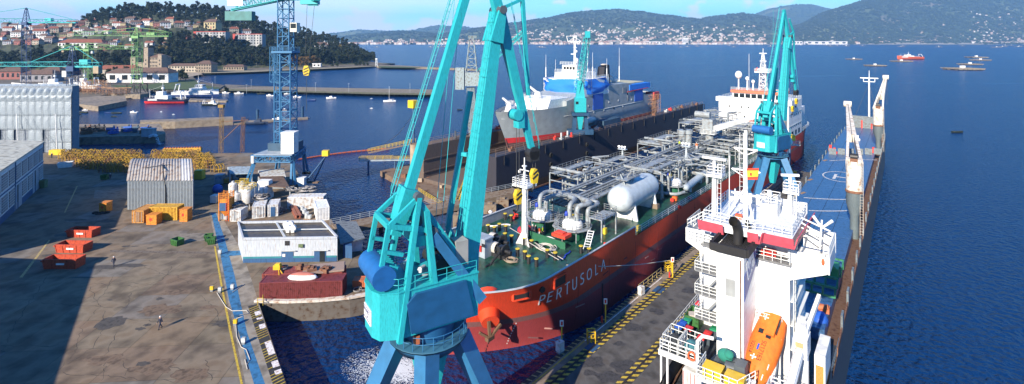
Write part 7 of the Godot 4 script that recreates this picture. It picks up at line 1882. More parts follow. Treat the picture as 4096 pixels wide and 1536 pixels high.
# house-shaped yellow support stands by the hundred
func stands():
	var proto = []
	for k in 3:
		var m = mt(["stand_yellow","stand_ochre","stand_rust"][k],[Color(0.33,0.2,0.015),Color(0.24,0.14,0.025),Color(0.16,0.075,0.035)][k],0.6,0,"")
		var st = thing("support_stand",["yellow house-shaped steel support stand","ochre house-shaped steel support stand","rusted house-shaped steel support stand"][k]+" in the crowded stock by the quay","support stand","steel support stands stocked by the quay",Vector3.ZERO,false)
		var f = S()
		for x in [-0.75,0.75]:
			for z in [-0.5,0.5]: f.beam(Vector3(x,0,z),Vector3(x,1.7,z),0.15)
			f.beam(Vector3(x,0.15,-0.5),Vector3(x,0.15,0.5),0.12)
		for z in [-0.5,0.5]: f.beam(Vector3(-0.75,0.8,z),Vector3(0.75,0.8,z),0.12)
		part(st,"frame",f,m)
		var r = S()
		for z in [-0.5,0.5]: r.beam(Vector3(-0.8,1.65,z),Vector3(0,2.5,z),0.15).beam(Vector3(0.8,1.65,z),Vector3(0,2.5,z),0.15)
		part(st,"ridge",r.beam(Vector3(0,2.5,-0.5),Vector3(0,2.5,0.5),0.12),m)
		proto.append(st)
	var used = [false,false,false]
	for row in [[250,560,626,26],[240,568,636,25],[258,572,646,25],[300,580,656,22],[318,578,666,20],[330,560,676,17],[400,540,688,9],[612,800,628,16],[606,842,638,18],[640,850,648,15],[700,856,660,11],[770,850,672,6],[775,812,690,3],[852,890,688,3]]:
		for i in row[3]:
			var px = lerpf(row[0],row[1],(i+0.5)/row[3])+rnd(-3,3)
			var k = 0 if rng.randf() < 0.5 else 1 if rng.randf() < 0.7 else 2
			var p = G(px,row[2]+rnd(-2.5,2.5))
			if used[k]: copy(proto[k],p,rnd(-0.5,0.5))
			else:
				proto[k].position = p
				used[k] = true
	var a = G(655,617); var b = G(806,613)
	o_gantry(a,b)
func o_gantry(a: Vector3,b: Vector3):
	var o = thing("gantry_beam","long yellow box beam lying at the quay edge behind the stands","beam","",a)
	part(o,"girder",S().beam(a+Vector3(0,1.4,0),b+Vector3(0,1.4,0),1.2,1.3),mt("box_yellow"))
	for k in 14: part(o,"bracket",S().box(a.lerp(b,(k+0.5)/14)+Vector3(0,2.2,0),Vector3(0.3,0.35,0.5)),mt("engine_orange"))
	for f in [0.1,0.5,0.9]: part(o,"trestle",S().box(a.lerp(b,f)+Vector3(0,0.4,0),Vector3(0.5,0.8,1.6)),mt("stand_rust"))
	var t = G(884,612)
	o = thing("steel_trestle","orange rusted lattice tower leaning over the far quay edge","trestle","",t)
	part(o,"tower",S().lattice(t,t+Vector3(0.3,17,0),1.0,1.0,9,0.07),mt("stand_ochre"))
	part(o,"head",S().box(t+Vector3(0.2,16.6,0),Vector3(1.8,1.0,1.4)),mt("stand_ochre"))
	part(o,"outrigger",S().lattice(t+Vector3(7,0,-1),t+Vector3(7.4,12.5,-1),0.9,0.9,6,0.08).beam(t+Vector3(0,4,0),t+Vector3(7,11,-1),0.2).beam(t+Vector3(0,11,0),t+Vector3(9,11.6,-1),0.2),mt("stand_rust"))
func plant_yard():
	var wh = mt("container_white",Color(0.6,0.64,0.67),0.6,0,"r",0.25)
	container("white container with closed doors and hoses heaped on its roof",G(1010,875),2.5,5.5,2.7,wh,0.35,true)
	container("white container beside the orange blasting tower, hoses on top",G(922,886),2.2,3.0,2.5,wh,0,true)
	var cb = container("white site cabin with dark blue door between heaps of hose",G(1072,868),2.0,4.2,2.7,wh,0.3)
	part(cb,"door",S().bb(Vector3(0.55,0.1,0.12),Vector3(1.45,2.2,0.2)),mt("wall_blue"))
	container("long white container loaded with grey hoses at the water's edge",G(1151,836),8.2,2.6,2.8,wh,0.05)
	container("clean white container standing at the corner above the water",G(1268,886),2.5,6.0,2.9,mt("ship_white"),0.45)
	hose_heap("heap of grey hoses on the long white container at the water",G(1205,766,YARD+2.8),4.0,1.1,34)
	hose_heap("heap of pale hoses on the closed white container",G(1045,795,YARD+2.7),1.4,1.4,16)
	hose_heap("heap of grey hoses beside the orange blasting tower",G(944,825,YARD+2.3),1.2,1.2,14)
	hose_heap("dark hose heap on the ground between cabin and long container",G(1115,850),1.8,2.2,12)
	# blasting tower
	var p = G(876,884); var o = thing("blasting_tower","orange blasting tower with dark blue hopper front","machine","",p)
	var org = mt("box_orange")
	for q in [[0,0],[2.2,0],[0,-2],[2.2,-2]]: part(o,"leg",S().beam(p+Vector3(q[0],0,q[1]),p+Vector3(q[0],6.2,q[1]),0.2),org)
	part(o,"hopper",S().bb(p+Vector3(0,2.2,0),p+Vector3(2.2,4.9,-2)).taper(p+Vector3(1.1,2.2,-1),p+Vector3(1.1,0.9,-1),2,1.8,0.5,0.5,Vector3(0,0,1)),org)
	part(o,"blue_panel",S().bb(p+Vector3(0.15,2.3,0.05),p+Vector3(1.7,4.0,0.15)),mt("wall_blue"))
	part(o,"top_rail",S().rail([p+Vector3(0,4.9,0),p+Vector3(2.2,4.9,0),p+Vector3(2.2,4.9,-2),p+Vector3(0,4.9,-2),p+Vector3(0,4.9,0)],1.1,0.7,0.06),org)
	part(o,"ladder",S().ladder(p+Vector3(2.0,0,0.25),p+Vector3(2.0,5,0.25),Vector3(1,0,0),0.6,0.05),mt("fire_red"))
	for q in [[932,812,1.0,4.6,"tall"],[945,835,1.05,3.4,"short"],[992,832,1.35,4.6,"broad"],[968,806,1.1,4.3,"railed"],[1012,812,1.2,4.4,"rear"]]:
		var b = G(q[0],q[1]); var t = thing("storage_tank",q[4]+" white upright tank on legs in the blasting plant","tank","white tanks of the blasting plant",b)
		part(t,"shell",S().lathe(b,[[0.05,0.9],[q[2],1.4],[q[2],q[3]],[q[2]*0.75,q[3]+0.35],[0.05,q[3]+0.5]],16),wh)
		for k in 4: part(t,"leg",S().tube(b+Vector3(cos(k*PI/2+0.8),0,sin(k*PI/2+0.8))*q[2]*0.8,b+Vector3(cos(k*PI/2+0.8),0,sin(k*PI/2+0.8))*q[2]*0.8+Vector3(0,1.5,0),0.1),wh)
		part(t,"manhole",S().tube(b+Vector3(0,q[3]+0.3,0),b+Vector3(0,q[3]+0.8,0),0.35),mt("pale_grey"))
		if q[4] in ["railed","broad"]: part(t,"top_rail",S().rail([b+Vector3(-q[2],q[3],q[2]),b+Vector3(q[2],q[3],q[2]),b+Vector3(q[2],q[3],-q[2]),b+Vector3(-q[2],q[3],-q[2])],1.1,0.9,0.06),mt("rail_yellow"))
	p = G(1018,800)
	o = thing("dust_extractor","white dust extractor with big fan scroll behind the tanks","machine","",p)
	part(o,"housing",S().bb(p,p+Vector3(3.4,1.3,-3)).bb(p+Vector3(0.2,1.3,-1),p+Vector3(3.0,4.4,-3.2)),mt("ship_white"))
	part(o,"fan_scroll",S().tube(p+Vector3(1.6,2.2,0.2),p+Vector3(2.3,2.2,0.2),1.1,1.1,16).bb(p+Vector3(2.4,1.3,0.3),p+Vector3(3.4,3.0,-0.9)),mt("ship_white"))
	# roofs and shelters
	for q in [["open_shelter","shelter with light blue roof under the tower crane",[[912,668],[1000,666],[1008,694],[920,697]],3.6,"roof_blue",Color(0.3,0.4,0.48)],["long_shed","shed with pale flat roof under the tower crane's portal",[[1034,682],[1135,674],[1142,703],[1042,706]],3.4,"roof_pale",Color(0.48,0.52,0.54)],["brown_shed","open shed with brown sloping roof in front of the pale one",[[1034,707],[1132,705],[1160,752],[1068,745]],3.3,"roof_brown",Color(0.13,0.085,0.06)]]:
		var l = []
		for v in q[2]: l.append(G(v[0],v[1],YARD+q[3]))
		var t = thing(q[0],q[1],"shed","",Vector3(l[0].x,YARD,l[0].z))
		part(t,"roof",S().plate(l,Vector3.UP,0.2),mt(q[4],q[5],0.7,0,"r",0.2))
		for v in l: part(t,"post",S().beam(Vector3(v.x,YARD,v.z),v,0.2),mt("pale_grey"))
		part(t,"back_wall",S().plate([Vector3(l[0].x,YARD,l[0].z),Vector3(l[1].x,YARD,l[1].z),l[1],l[0]],(l[1] - l[0]).cross(Vector3.UP),0.1),mt("sheet_grey"))
	for q in [[857,738,2.2,2.5,"grey box tank lettered ATN beside the yard road","house_grey"],[1186,748,2.0,2.3,"white electrical hut behind the crane's legs","ship_white"],[840,815,1.5,1.8,"grey compressor behind the orange blasting tower","pale_grey"],[893,735,1.4,1.2,"crate on yellow rack beside the lettered tank","box_tan"],[776,720,2.2,2.6,"black and yellow generator behind the hangar","drum_yellow"]]:
		var b = G(q[0],q[1]); var t = thing("equipment_box",q[4],"equipment","",b)
		part(t,"body",S().bb(b+Vector3(0,0.15,0),b+Vector3(q[2],q[3],-1.8)),mt(q[5]))
		part(t,"skid",S().bb(b+Vector3(-0.1,0,0.1),b+Vector3(q[2]+0.1,0.15,-1.9)),mt("black_steel"))
		part(t,"lid",S().bb(b+Vector3(-0.05,q[3],0.05),b+Vector3(q[2]+0.05,q[3]+0.1,-1.85)),mt(q[5]))
		if q[0] == 857: text(t,"letters","ATN",b+Vector3(1.1,1.8,0.02),Basis.IDENTITY,0.9,mt("flash_blue"))
	var bt = G(870,768)
	one("tarpaulin_heap","crumpled blue tarpaulin over a stack beside the white tanks","tarpaulin",S().ball(bt+Vector3(0,0.8,0),Vector3(1.3,1.3,1.2),12,7),mt("tarp_blue"))
	for k in 2:
		var a = G(1164+k*14,834); var b = G(1186+k*15,876)
		var bm = thing("steel_beam","rust-red steel beam lying on the ground before the long container","beam","rust-red beams on the ground",a)
		part(bm,"web",S().beam(a+Vector3(0,0.45,0),b+Vector3(0,0.45,0),0.12,0.7),mt("beam_rust",Color(0.28,0.1,0.06),0.8))
		for y in [0.1,0.8]: part(bm,"flange",S().beam(a+Vector3(0,y,0),b+Vector3(0,y,0),0.6,0.1),mt("beam_rust"))
	for q in [[1215,848],[1222,862],[1232,875],[900,878],[945,720],[1005,740]]:
		var b = G(q[0],q[1]); var t = thing("machine_part","stack of pale machine parts on a pallet in the plant yard","machine parts","machine parts on pallets",b)
		part(t,"pallet",S().box(b+Vector3(0,0.08,0),Vector3(1.5,0.15,1.3)),mt("timber"))
		part(t,"casting",S().tube(b+Vector3(-0.3,0.15,0),b+Vector3(-0.3,1.3,0),0.45,0.4,10),mt("pale_grey"))
		part(t,"motor",S().box(b+Vector3(0.4,0.5,0.1),Vector3(0.6,0.7,0.8)),mt("pale_grey"))
func white_block():
	var P = [Vector3(-48.3,YARD,-92),Vector3(-31.6,YARD,-92.6),Vector3(-37.4,YARD,-101),Vector3(-53.6,YARD,-100.2)]
	var o = thing("service_building","low white building with blue base and flooded dark roof","building","",P[0])
	var pl = PackedVector2Array()
	for p in P: pl.append(XZ(p))
	var w = mt("wall_white",Color(0.4,0.44,0.5),0.75,0,"s",0.2); var bl = mt("wall_blue"); var te = mt("wall_teal",Color(0.02,0.18,0.22),0.7)
	part(o,"wall",S().prism(pl,YARD,7.0),w)
	part(o,"roof_water",S().cap(pl,7.02),mt("roof_pond",Color(0.075,0.06,0.04),0.4,0,"c",0.15))
	for i in 4: part(o,"parapet",S().beam(P[i]+Vector3(0,4.3,0),P[(i+1) % 4]+Vector3(0,4.3,0),0.28,0.4),mt("wall_white"))
	var t = (P[1] - P[0]).normalized(); var n = Vector3(-t.z,0,t.x)
	var at = func(s: float,y: float,off: float) -> Vector3: return P[0]+t*s+n*off+Vector3(0,y,0)
	var slab = func(nm,s0,s1,y0,y1,off,m): return part(o,nm,S().plate([at.call(s0,y0,off),at.call(s1,y0,off),at.call(s1,y1,off),at.call(s0,y1,off)],n,0.1),m)
	for e in [[0.0,6.8],[8.9,12.6],[14.8,16.6]]:
		slab.call("base_band",e[0],e[1],0.0,0.75,0.05,bl)
		slab.call("teal_stripe",e[0],e[1],0.75,1.05,0.06,te)
	for e in [6.8,12.6]:
		slab.call("door",e,e+2.1,0.0,1.95,0.04,bl)
		slab.call("canopy",e - 0.3,e+2.6,2.05,2.2,0.35,mt("pale_grey"))
	slab.call("door_opening",13.6,14.5,0.0,1.9,0.1,mt("window_dark"))
	slab.call("fan_vent",7.4,8.2,3.0,3.8,0.05,mt("black_steel"))
	slab.call("hood",9.9,10.7,2.7,3.3,0.3,mt("olive"))
	slab.call("notice",7.0,7.5,1.0,1.5,0.11,mt("board_white"))
	var rp = S().beam(P[3].lerp(P[0],0.5)+Vector3(0,4.3,0),P[2].lerp(P[1],0.5)+Vector3(0,4.3,0),0.16,0.16).beam(P[0].lerp(P[1],0.45)+Vector3(0,4.2,0),P[3].lerp(P[2],0.45)+Vector3(0,4.2,0),0.35,0.15)
	part(o,"roof_duct",rp,mt("pale_grey"))
	for k in 4:
		var c: Vector3 = P[0].lerp(P[3],0.42+0.26*(k/2))+t*(8.7+(k % 2)*0.9)+Vector3(0,4.1,0)
		part(o,"roof_fan",S().tube(c+Vector3(0,0.75,-0.25),c+Vector3(0,0.75,0.25),0.55,0.55,12).box(c+Vector3(0,0.25,0),Vector3(0.6,0.5,0.7)),mt("ship_white"))
	# dark shed to the right
	var q = G(1345,1000); var sh = thing("dark_shed","small shed with grey roof and blue corner beside the white building","shed","",q)
	part(sh,"wall",S().prism(PackedVector2Array([XZ(G(1388,1010)),XZ(G(1450,1002)),XZ(G(1420,940)),XZ(G(1350,940))]),YARD,5.4),mt("ship_white"))
	part(sh,"blue_door",S().prism(PackedVector2Array([XZ(G(1372,1030)),XZ(G(1408,1034)),XZ(G(1406,1012)),XZ(G(1374,1008))]),YARD,5.3),bl)
	part(sh,"roof",S().prism(PackedVector2Array([XZ(G(1362,1032)),XZ(G(1460,1006)),XZ(G(1425,935)),XZ(G(1342,935))]),5.4,5.6),mt("roof_slate",Color(0.16,0.19,0.22),0.7,0,"c",0.2))
	# red containers and what lies on them
	var rd = mt("container_red",Color(0.16,0.028,0.03),0.6,0,"r",0.3)
	var r0 = G(1040,1198)
	container("dark red container along the basin kerb with a boat on top",r0+Vector3(0,0,0),12.4,2.5,2.6,rd,0.06)
	container("dark red container behind the kerbside one, strewn with scrap",r0+Vector3(-1.0,0,-2.9),12.4,2.5,2.6,mt("container_red2",Color(0.24,0.05,0.04),0.7,0,"r",0.4),0.06)
	var bp = r0+Vector3(6.0,2.75,-1.4); var b = thing("upturned_boat","white upturned rowing boat on the red container roof","boat","",bp)
	part(b,"hull",S().ball(bp+Vector3(0,0.05,0),Vector3(2.4,0.62,0.75),14,6),mt("ship_white"))
	part(b,"bottom_paint",S().ball(bp+Vector3(0,0.32,-0.05),Vector3(2.0,0.5,0.6),14,6),mt("boat_pink",Color(0.38,0.13,0.1),0.7))
	var sr = r0+Vector3(8.2,2.8,-4.6)
	one("corrugated_sheet","brown corrugated roofing sheets laid across the red containers","sheets",S().box(sr,Vector3(6.4,0.14,3.6),Basis(Vector3.UP,0.25)).box(sr+Vector3(0.2,0.12,0.2),Vector3(6.0,0.1,3.2),Basis(Vector3.UP,0.3)),mt("sheet_brown",Color(0.3,0.22,0.18),0.8,0,"s",0.8))
	var yw = r0+Vector3(0.9,2.6,-3.9)
	var ym = thing("yellow_machine","yellow machine on legs at the blue end of the red container","machine","",yw)
	part(ym,"body",S().box(yw+Vector3(0,0.7,0),Vector3(1.1,0.7,0.8)).box(yw+Vector3(0.1,1.15,0),Vector3(0.7,0.25,0.6)),mt("chest_yellow"))
	part(ym,"leg",S().beam(yw+Vector3(0.3,0.4,0.3),yw+Vector3(0.9,0,1.4),0.1).beam(yw+Vector3(0.3,0.4,0),yw+Vector3(1.2,0,0.9),0.1),mt("chest_yellow"))
	for k in 9:
		var c = r0+Vector3(rnd(1.5,11),2.75,rnd(-5,-3.2))
		if k % 3 == 0: coil_at("wire_coil","tangled coil of wire on the red container roof",c,rnd(0.5,0.8),"coils on the red containers")
		else: one("scrap_box","rusty open scrap box on the red container roof","scrap box",S().box(c+Vector3(0,0.3,0),Vector3(rnd(0.8,1.5),0.6,0.9),Basis(Vector3.UP,rnd(0,2))).box(c+Vector3(0.1,0.65,0),Vector3(0.5,0.2,0.5)),mt("coaming_rust"),"scrap boxes on the red containers")
	var oc = G(1412,1150)
	container("small rusty orange container on the quay by the crane",oc,2.3,1.5,1.1,mt("engine_orange"),0.05)
	for k in 3: coil_at("rope_coil","grey rope coil on the quay beside the small orange container",G(1430+k*24,1162 - k*6),0.7,"rope coils beside the orange container")
	for e in [[848,1165,"yellow welding set standing on the yard beside the yellow line","chest_yellow"],[880,1170,"grey switch box beside the yellow welding set","pale_grey"],[930,1158,"small pump set standing on the blue walkway","pale_grey"],[975,1375,"grey cable post on the blue walkway's edge","pale_grey"],[942,1300,"yellow socket box on the pale strip beside the walkway","chest_yellow"],[880,1018,"pale valve post beside the blue walkway","pale_grey"]]:
		var p = G(e[0],e[1]); var m = thing("site_equipment",e[2],"equipment","",p)
		part(m,"case",S().box(p+Vector3(0,0.55,0),Vector3(0.5,0.55,0.4)),mt(e[3]))
		part(m,"stand",S().box(p+Vector3(0,0.14,0),Vector3(0.4,0.28,0.4)),mt("seam_grey"))
		part(m,"handle",S().beam(p+Vector3(-0.2,0.88,0),p+Vector3(0.2,0.88,0),0.05),mt("seam_grey"))
	for e in [[[868,1172],[885,1200],[905,1230],[930,1245],[985,1243],[995,1255],[960,1262],[945,1275],[970,1268]],[[944,1305],[948,1350],[965,1390],[985,1400],[1000,1440],[988,1460],[980,1440],[990,1480]],[[930,1170],[960,1150],[978,1138]]]:
		var pts = []
		for v in e: pts.append(G(v[0],v[1])+Vector3(0,0.06,0))
		one("cable","grey cable snaking over the blue walkway","cable",S().pipe(pts,0.055,5),mt("rope_pale"),"cables on the walkway")
	# hydrant posts,boxes and barriers on the jetty
	for e in [[2247,1385,1],[2422,1290,1],[2690,1110,1]]:
		var p = G(e[0],e[1]); var m = thing("sign_post","yellow post with small red and white sign on the jetty edge","sign post","sign posts along the jetty",p)
		part(m,"post",S().beam(p,p+Vector3(0,2.6,0),0.16),mt("chest_yellow"))
		part(m,"sign",S().box(p+Vector3(0,3.0,0),Vector3(0.5,0.8,0.06)),mt("board_white"))
		part(m,"sign_mark",S().box(p+Vector3(0,3.0,0.035),Vector3(0.26,0.5,0.03)),mt("fire_red"))
		part(m,"extinguisher",S().tube(p+Vector3(-0.5,0,0),p+Vector3(-0.5,0.9,0),0.14),mt("fire_red"))
	for e in [[2250,1400,"grey cabinet on the jetty edge by the first sign post"],[2575,1172,"small white cabinet on the jetty edge before the railing"]]:
		var p = G(e[0] - 10,e[1]+10); var m = thing("power_cabinet",e[2],"cabinet","",p)
		part(m,"case",S().box(p+Vector3(0,0.85,0),Vector3(0.9,1.2,0.7),Basis(Vector3.UP,0.7)),mt("container_white"))
		part(m,"foot",S().box(p+Vector3(0,0.12,0),Vector3(0.8,0.25,0.6),Basis(Vector3.UP,0.7)),mt("seam_grey"))
	for e in [[2365,1370],[2672,1085]]:
		var p = G(e[0],e[1])
		one("hydrant_guard","yellow tubular guard frame round a valve on the jetty","guard frame",S().rail([p+Vector3(-0.5,0,0.4),p+Vector3(0.5,0,0.4),p+Vector3(0.5,0,-0.4),p+Vector3(-0.5,0,-0.4),p+Vector3(-0.5,0,0.4)],1.6,1.0,0.07,2).tube(p,p+Vector3(0,0.9,0),0.15),mt("chest_yellow"),"yellow guard frames on the jetty")
	one("jetty_railing","yellowed pipe railing on the jetty edge beside the tanker","railing",S().rail([J(75,-37.6,YARD),J(83,-37.5,YARD)],1.1,1.6,0.06,2),mt("faded_yellow"))
	one("basin_railing","thin yellow corner rail where quay and basin kerb meet","railing",S().rail([G(1030,1222),G(1052,1222),G(1052,1208)],1.1,1.0,0.05,2),mt("rail_yellow"))
	var jc = G(3168,700); var yl = thing("boom_truck","small yellow lift with red boom at the jetty's far end","boom lift","",jc)
	part(yl,"base",S().box(jc+Vector3(0,0.6,0),Vector3(2.2,1.2,1.4)),mt("chest_yellow"))
	part(yl,"boom",S().beam(jc+Vector3(0.4,1.2,0),jc+Vector3(-1.4,3.8,0),0.3),mt("engine_orange"))
	var be = G(3158,686); var bm = thing("beacon_post","blue post with railed platform and yellow box at the jetty end","beacon","",be)
	part(bm,"post",S().tube(be,be+Vector3(0,8.2,0),0.4,0.35,8),mt("pile_blue"))
	part(bm,"platform",S().box(be+Vector3(0,8.2,0),Vector3(5,0.2,3)).rail([be+Vector3(-2.4,8.3,1.4),be+Vector3(2.4,8.3,1.4),be+Vector3(2.4,8.3,-1.4),be+Vector3(-2.4,8.3,-1.4),be+Vector3(-2.4,8.3,1.4)],1.2,1.2,0.06),mt("pale_grey"))
	part(bm,"yellow_box",S().box(be+Vector3(0,10.3,0),Vector3(2.6,1.8,1.8)),mt("beacon_yellow"))
func coil_at(nm: String,label: String,c: Vector3,r: float,grp: String):
	var p = []
	for i in 37:
		var a = TAU*i/12.0
		p.append(c+Vector3(cos(a)*r*(1+0.1*sin(i)),0.08+0.005*i,sin(a)*r))
	one(nm,label,"coil",S().pipe(p,0.07,5),mt("hose_grey",Color(0.17,0.165,0.17),0.8),grp)
# the tall shelter of scaffolding and shrink-wrap
func shed_wrap():
	var b = G(286,611); var ht = 24.2
	var o = thing("wrapped_shelter","tall scaffold shelter wrapped in white plastic sheeting","shelter","",b)
	var m = mt("wrap_white",Color(0.24,0.285,0.33),0.4,0,"f",0.25); var sc = mt("scaffold_tube",Color(0.2,0.24,0.28),0.5,0.4,"")
	part(o,"core",S().bb(b+Vector3(-52,0,-0.4),b+Vector3(-0.1,ht - 0.6,-3.4)),mt("wrap_core",Color(0.17,0.2,0.24),0.7,0,"f",0.15))
	for k in 17:
		var x0 = b.x - 2.55*(k+1); var w = 2.5
		for r in [[0.0,3.9,0.05],[4.0,8.4,0.1],[8.5,13.4,0.12],[13.5,18.6,0.12],[18.7,20.4,0.25],[20.5,ht,0.55]]:
			if r[0] < 8 and k in [3,6,7,9,12]: continue
			var g = []
			for i in 6:
				var row = PackedVector3Array()
				for j in 6:
					var u = i/5.0; var v = j/5.0
					var bulge: float = r[2]*4.0*sin(PI*u)*sin(PI*v)*rnd(0.75,1.1)
					row.append(Vector3(x0+v*w,YARD+lerpf(r[0],r[1],u) - (0.5*sin(PI*v) if r[0] > 18 and i == 0 else 0.0),b.z+0.1+bulge*0.5 - (2.6*u*u if r[0] > 20 else 0.0)))
				g.append(row)
			part(o,"sheet",S().surf(g,false,true),m)
		if k < 13: part(o,"standard",S().tube(Vector3(x0,YARD,b.z+0.55),Vector3(x0,YARD+20.4,b.z+0.55),0.06,0.06,4),sc)
	for y in [4.0,8.4,13.4,18.6]: part(o,"ledger",S().tube(Vector3(b.x - 42,YARD+y,b.z+0.6),Vector3(b.x,YARD+y,b.z+0.6),0.06,0.06,4),sc)
	for k in 6: part(o,"brace",S().tube(Vector3(b.x - 4 - k*5.1,YARD+(k % 3)*4.4,b.z+0.65),Vector3(b.x - 9 - k*5.1,YARD+8.5+(k % 3)*4.4,b.z+0.65),0.05,0.05,4),sc)
	for x in [3.8,17.5]: part(o,"white_pipe",S().tube(Vector3(b.x - x,YARD,b.z+1.5),Vector3(b.x - x - 0.8,YARD+14,b.z+1.2),0.14),mt("ship_white"))
	part(o,"yellow_skip",S().box(b+Vector3(-2.5,0.9,3),Vector3(4.2,1.7,1.8)),mt("chest_yellow"))
# ---- village,trees,town -------------------------------------------------------------------------
func house_proto(label: String,wall: Material,roof: Material,hip: bool) -> Node3D:
	var o = thing("village_house",label,"house","houses on the hillside",Vector3.ZERO,false)
	part(o,"wall",S().bb(Vector3(-6,-3,4),Vector3(6,6,-4)).plate([Vector3(-6,6,0),Vector3(-6,6,4),Vector3(-6,8.6,0),Vector3(-6,6,-4)],Vector3(1,0,0),0.1).plate([Vector3(6,6,4),Vector3(6,8.6,0),Vector3(6,6,-4)],Vector3(1,0,0),0.1),wall)
	var i = 2.6 if hip else 0.0
	var e = [Vector3(-6.6,5.9,4.6),Vector3(6.6,5.9,4.6),Vector3(6.6 - i,8.9,0),Vector3(-6.6+i,8.9,0),Vector3(6.6,5.9,-4.6),Vector3(-6.6,5.9,-4.6)]
	var s = S().quad(e[0],e[1],e[2],e[3]).quad(e[4],e[5],e[3],e[2])
	s.tri(e[1],e[4],e[2]); s.tri(e[5],e[0],e[3])
	var r = part(o,"roof",s,roof)
	part(r,"chimney",S().box(Vector3(3.0,9.2,-0.8),Vector3(0.9,1.8,0.9)),wall)
	for y in [0.8,3.6]:
		for x in [-4.0,-1.3,1.3,4.0]:
			if y < 1 and x == 1.3: part(o,"door",S().box(Vector3(x,0.9,4.02),Vector3(1.2,2.4,0.1)),mt("door_brown"))
			else: part(o,"window",S().box(Vector3(x,y+0.7,4.02),Vector3(1.3,1.5,0.1)),mt("window_dark"))
	return o
func block(nm: String,label: String,a: Vector3,w: float,ht: float,dep: float,turn: float,wall: Material,roof: Material,nw: int,nf: int,flat := false) -> Node3D:
	var o = thing(nm,label,"building","",a,false)
	o.rotation.y = turn
	part(o,"wall",S().bb(Vector3(0,-4,0),Vector3(w,ht,-dep)),wall)
	if flat: part(o,"roof",S().bb(Vector3(-0.5,ht,0.5),Vector3(w+0.5,ht+0.9,-dep - 0.5)),roof)
	else: part(o,"roof",S().quad(Vector3(-1,ht,1),Vector3(w+1,ht,1),Vector3(w - dep*0.4,ht+dep*0.3,-dep/2),Vector3(dep*0.4,ht+dep*0.3,-dep/2)).quad(Vector3(w+1,ht,-dep - 1),Vector3(-1,ht,-dep - 1),Vector3(dep*0.4,ht+dep*0.3,-dep/2),Vector3(w - dep*0.4,ht+dep*0.3,-dep/2)).quad(Vector3(w+1,ht,1),Vector3(w+1,ht,-dep - 1),Vector3(w - dep*0.4,ht+dep*0.3,-dep/2),Vector3(w - dep*0.4,ht+dep*0.3,-dep/2)).quad(Vector3(-1,ht,-dep - 1),Vector3(-1,ht,1),Vector3(dep*0.4,ht+dep*0.3,-dep/2),Vector3(dep*0.4,ht+dep*0.3,-dep/2)),roof)
	for f in nf:
		for k in nw: part(o,"window",S().box(Vector3(w*(k+0.5)/nw,ht*(f+0.55)/nf,0.04),Vector3(w/nw*0.45,ht/nf*0.5,0.2)),mt("window_dark"))
	return o
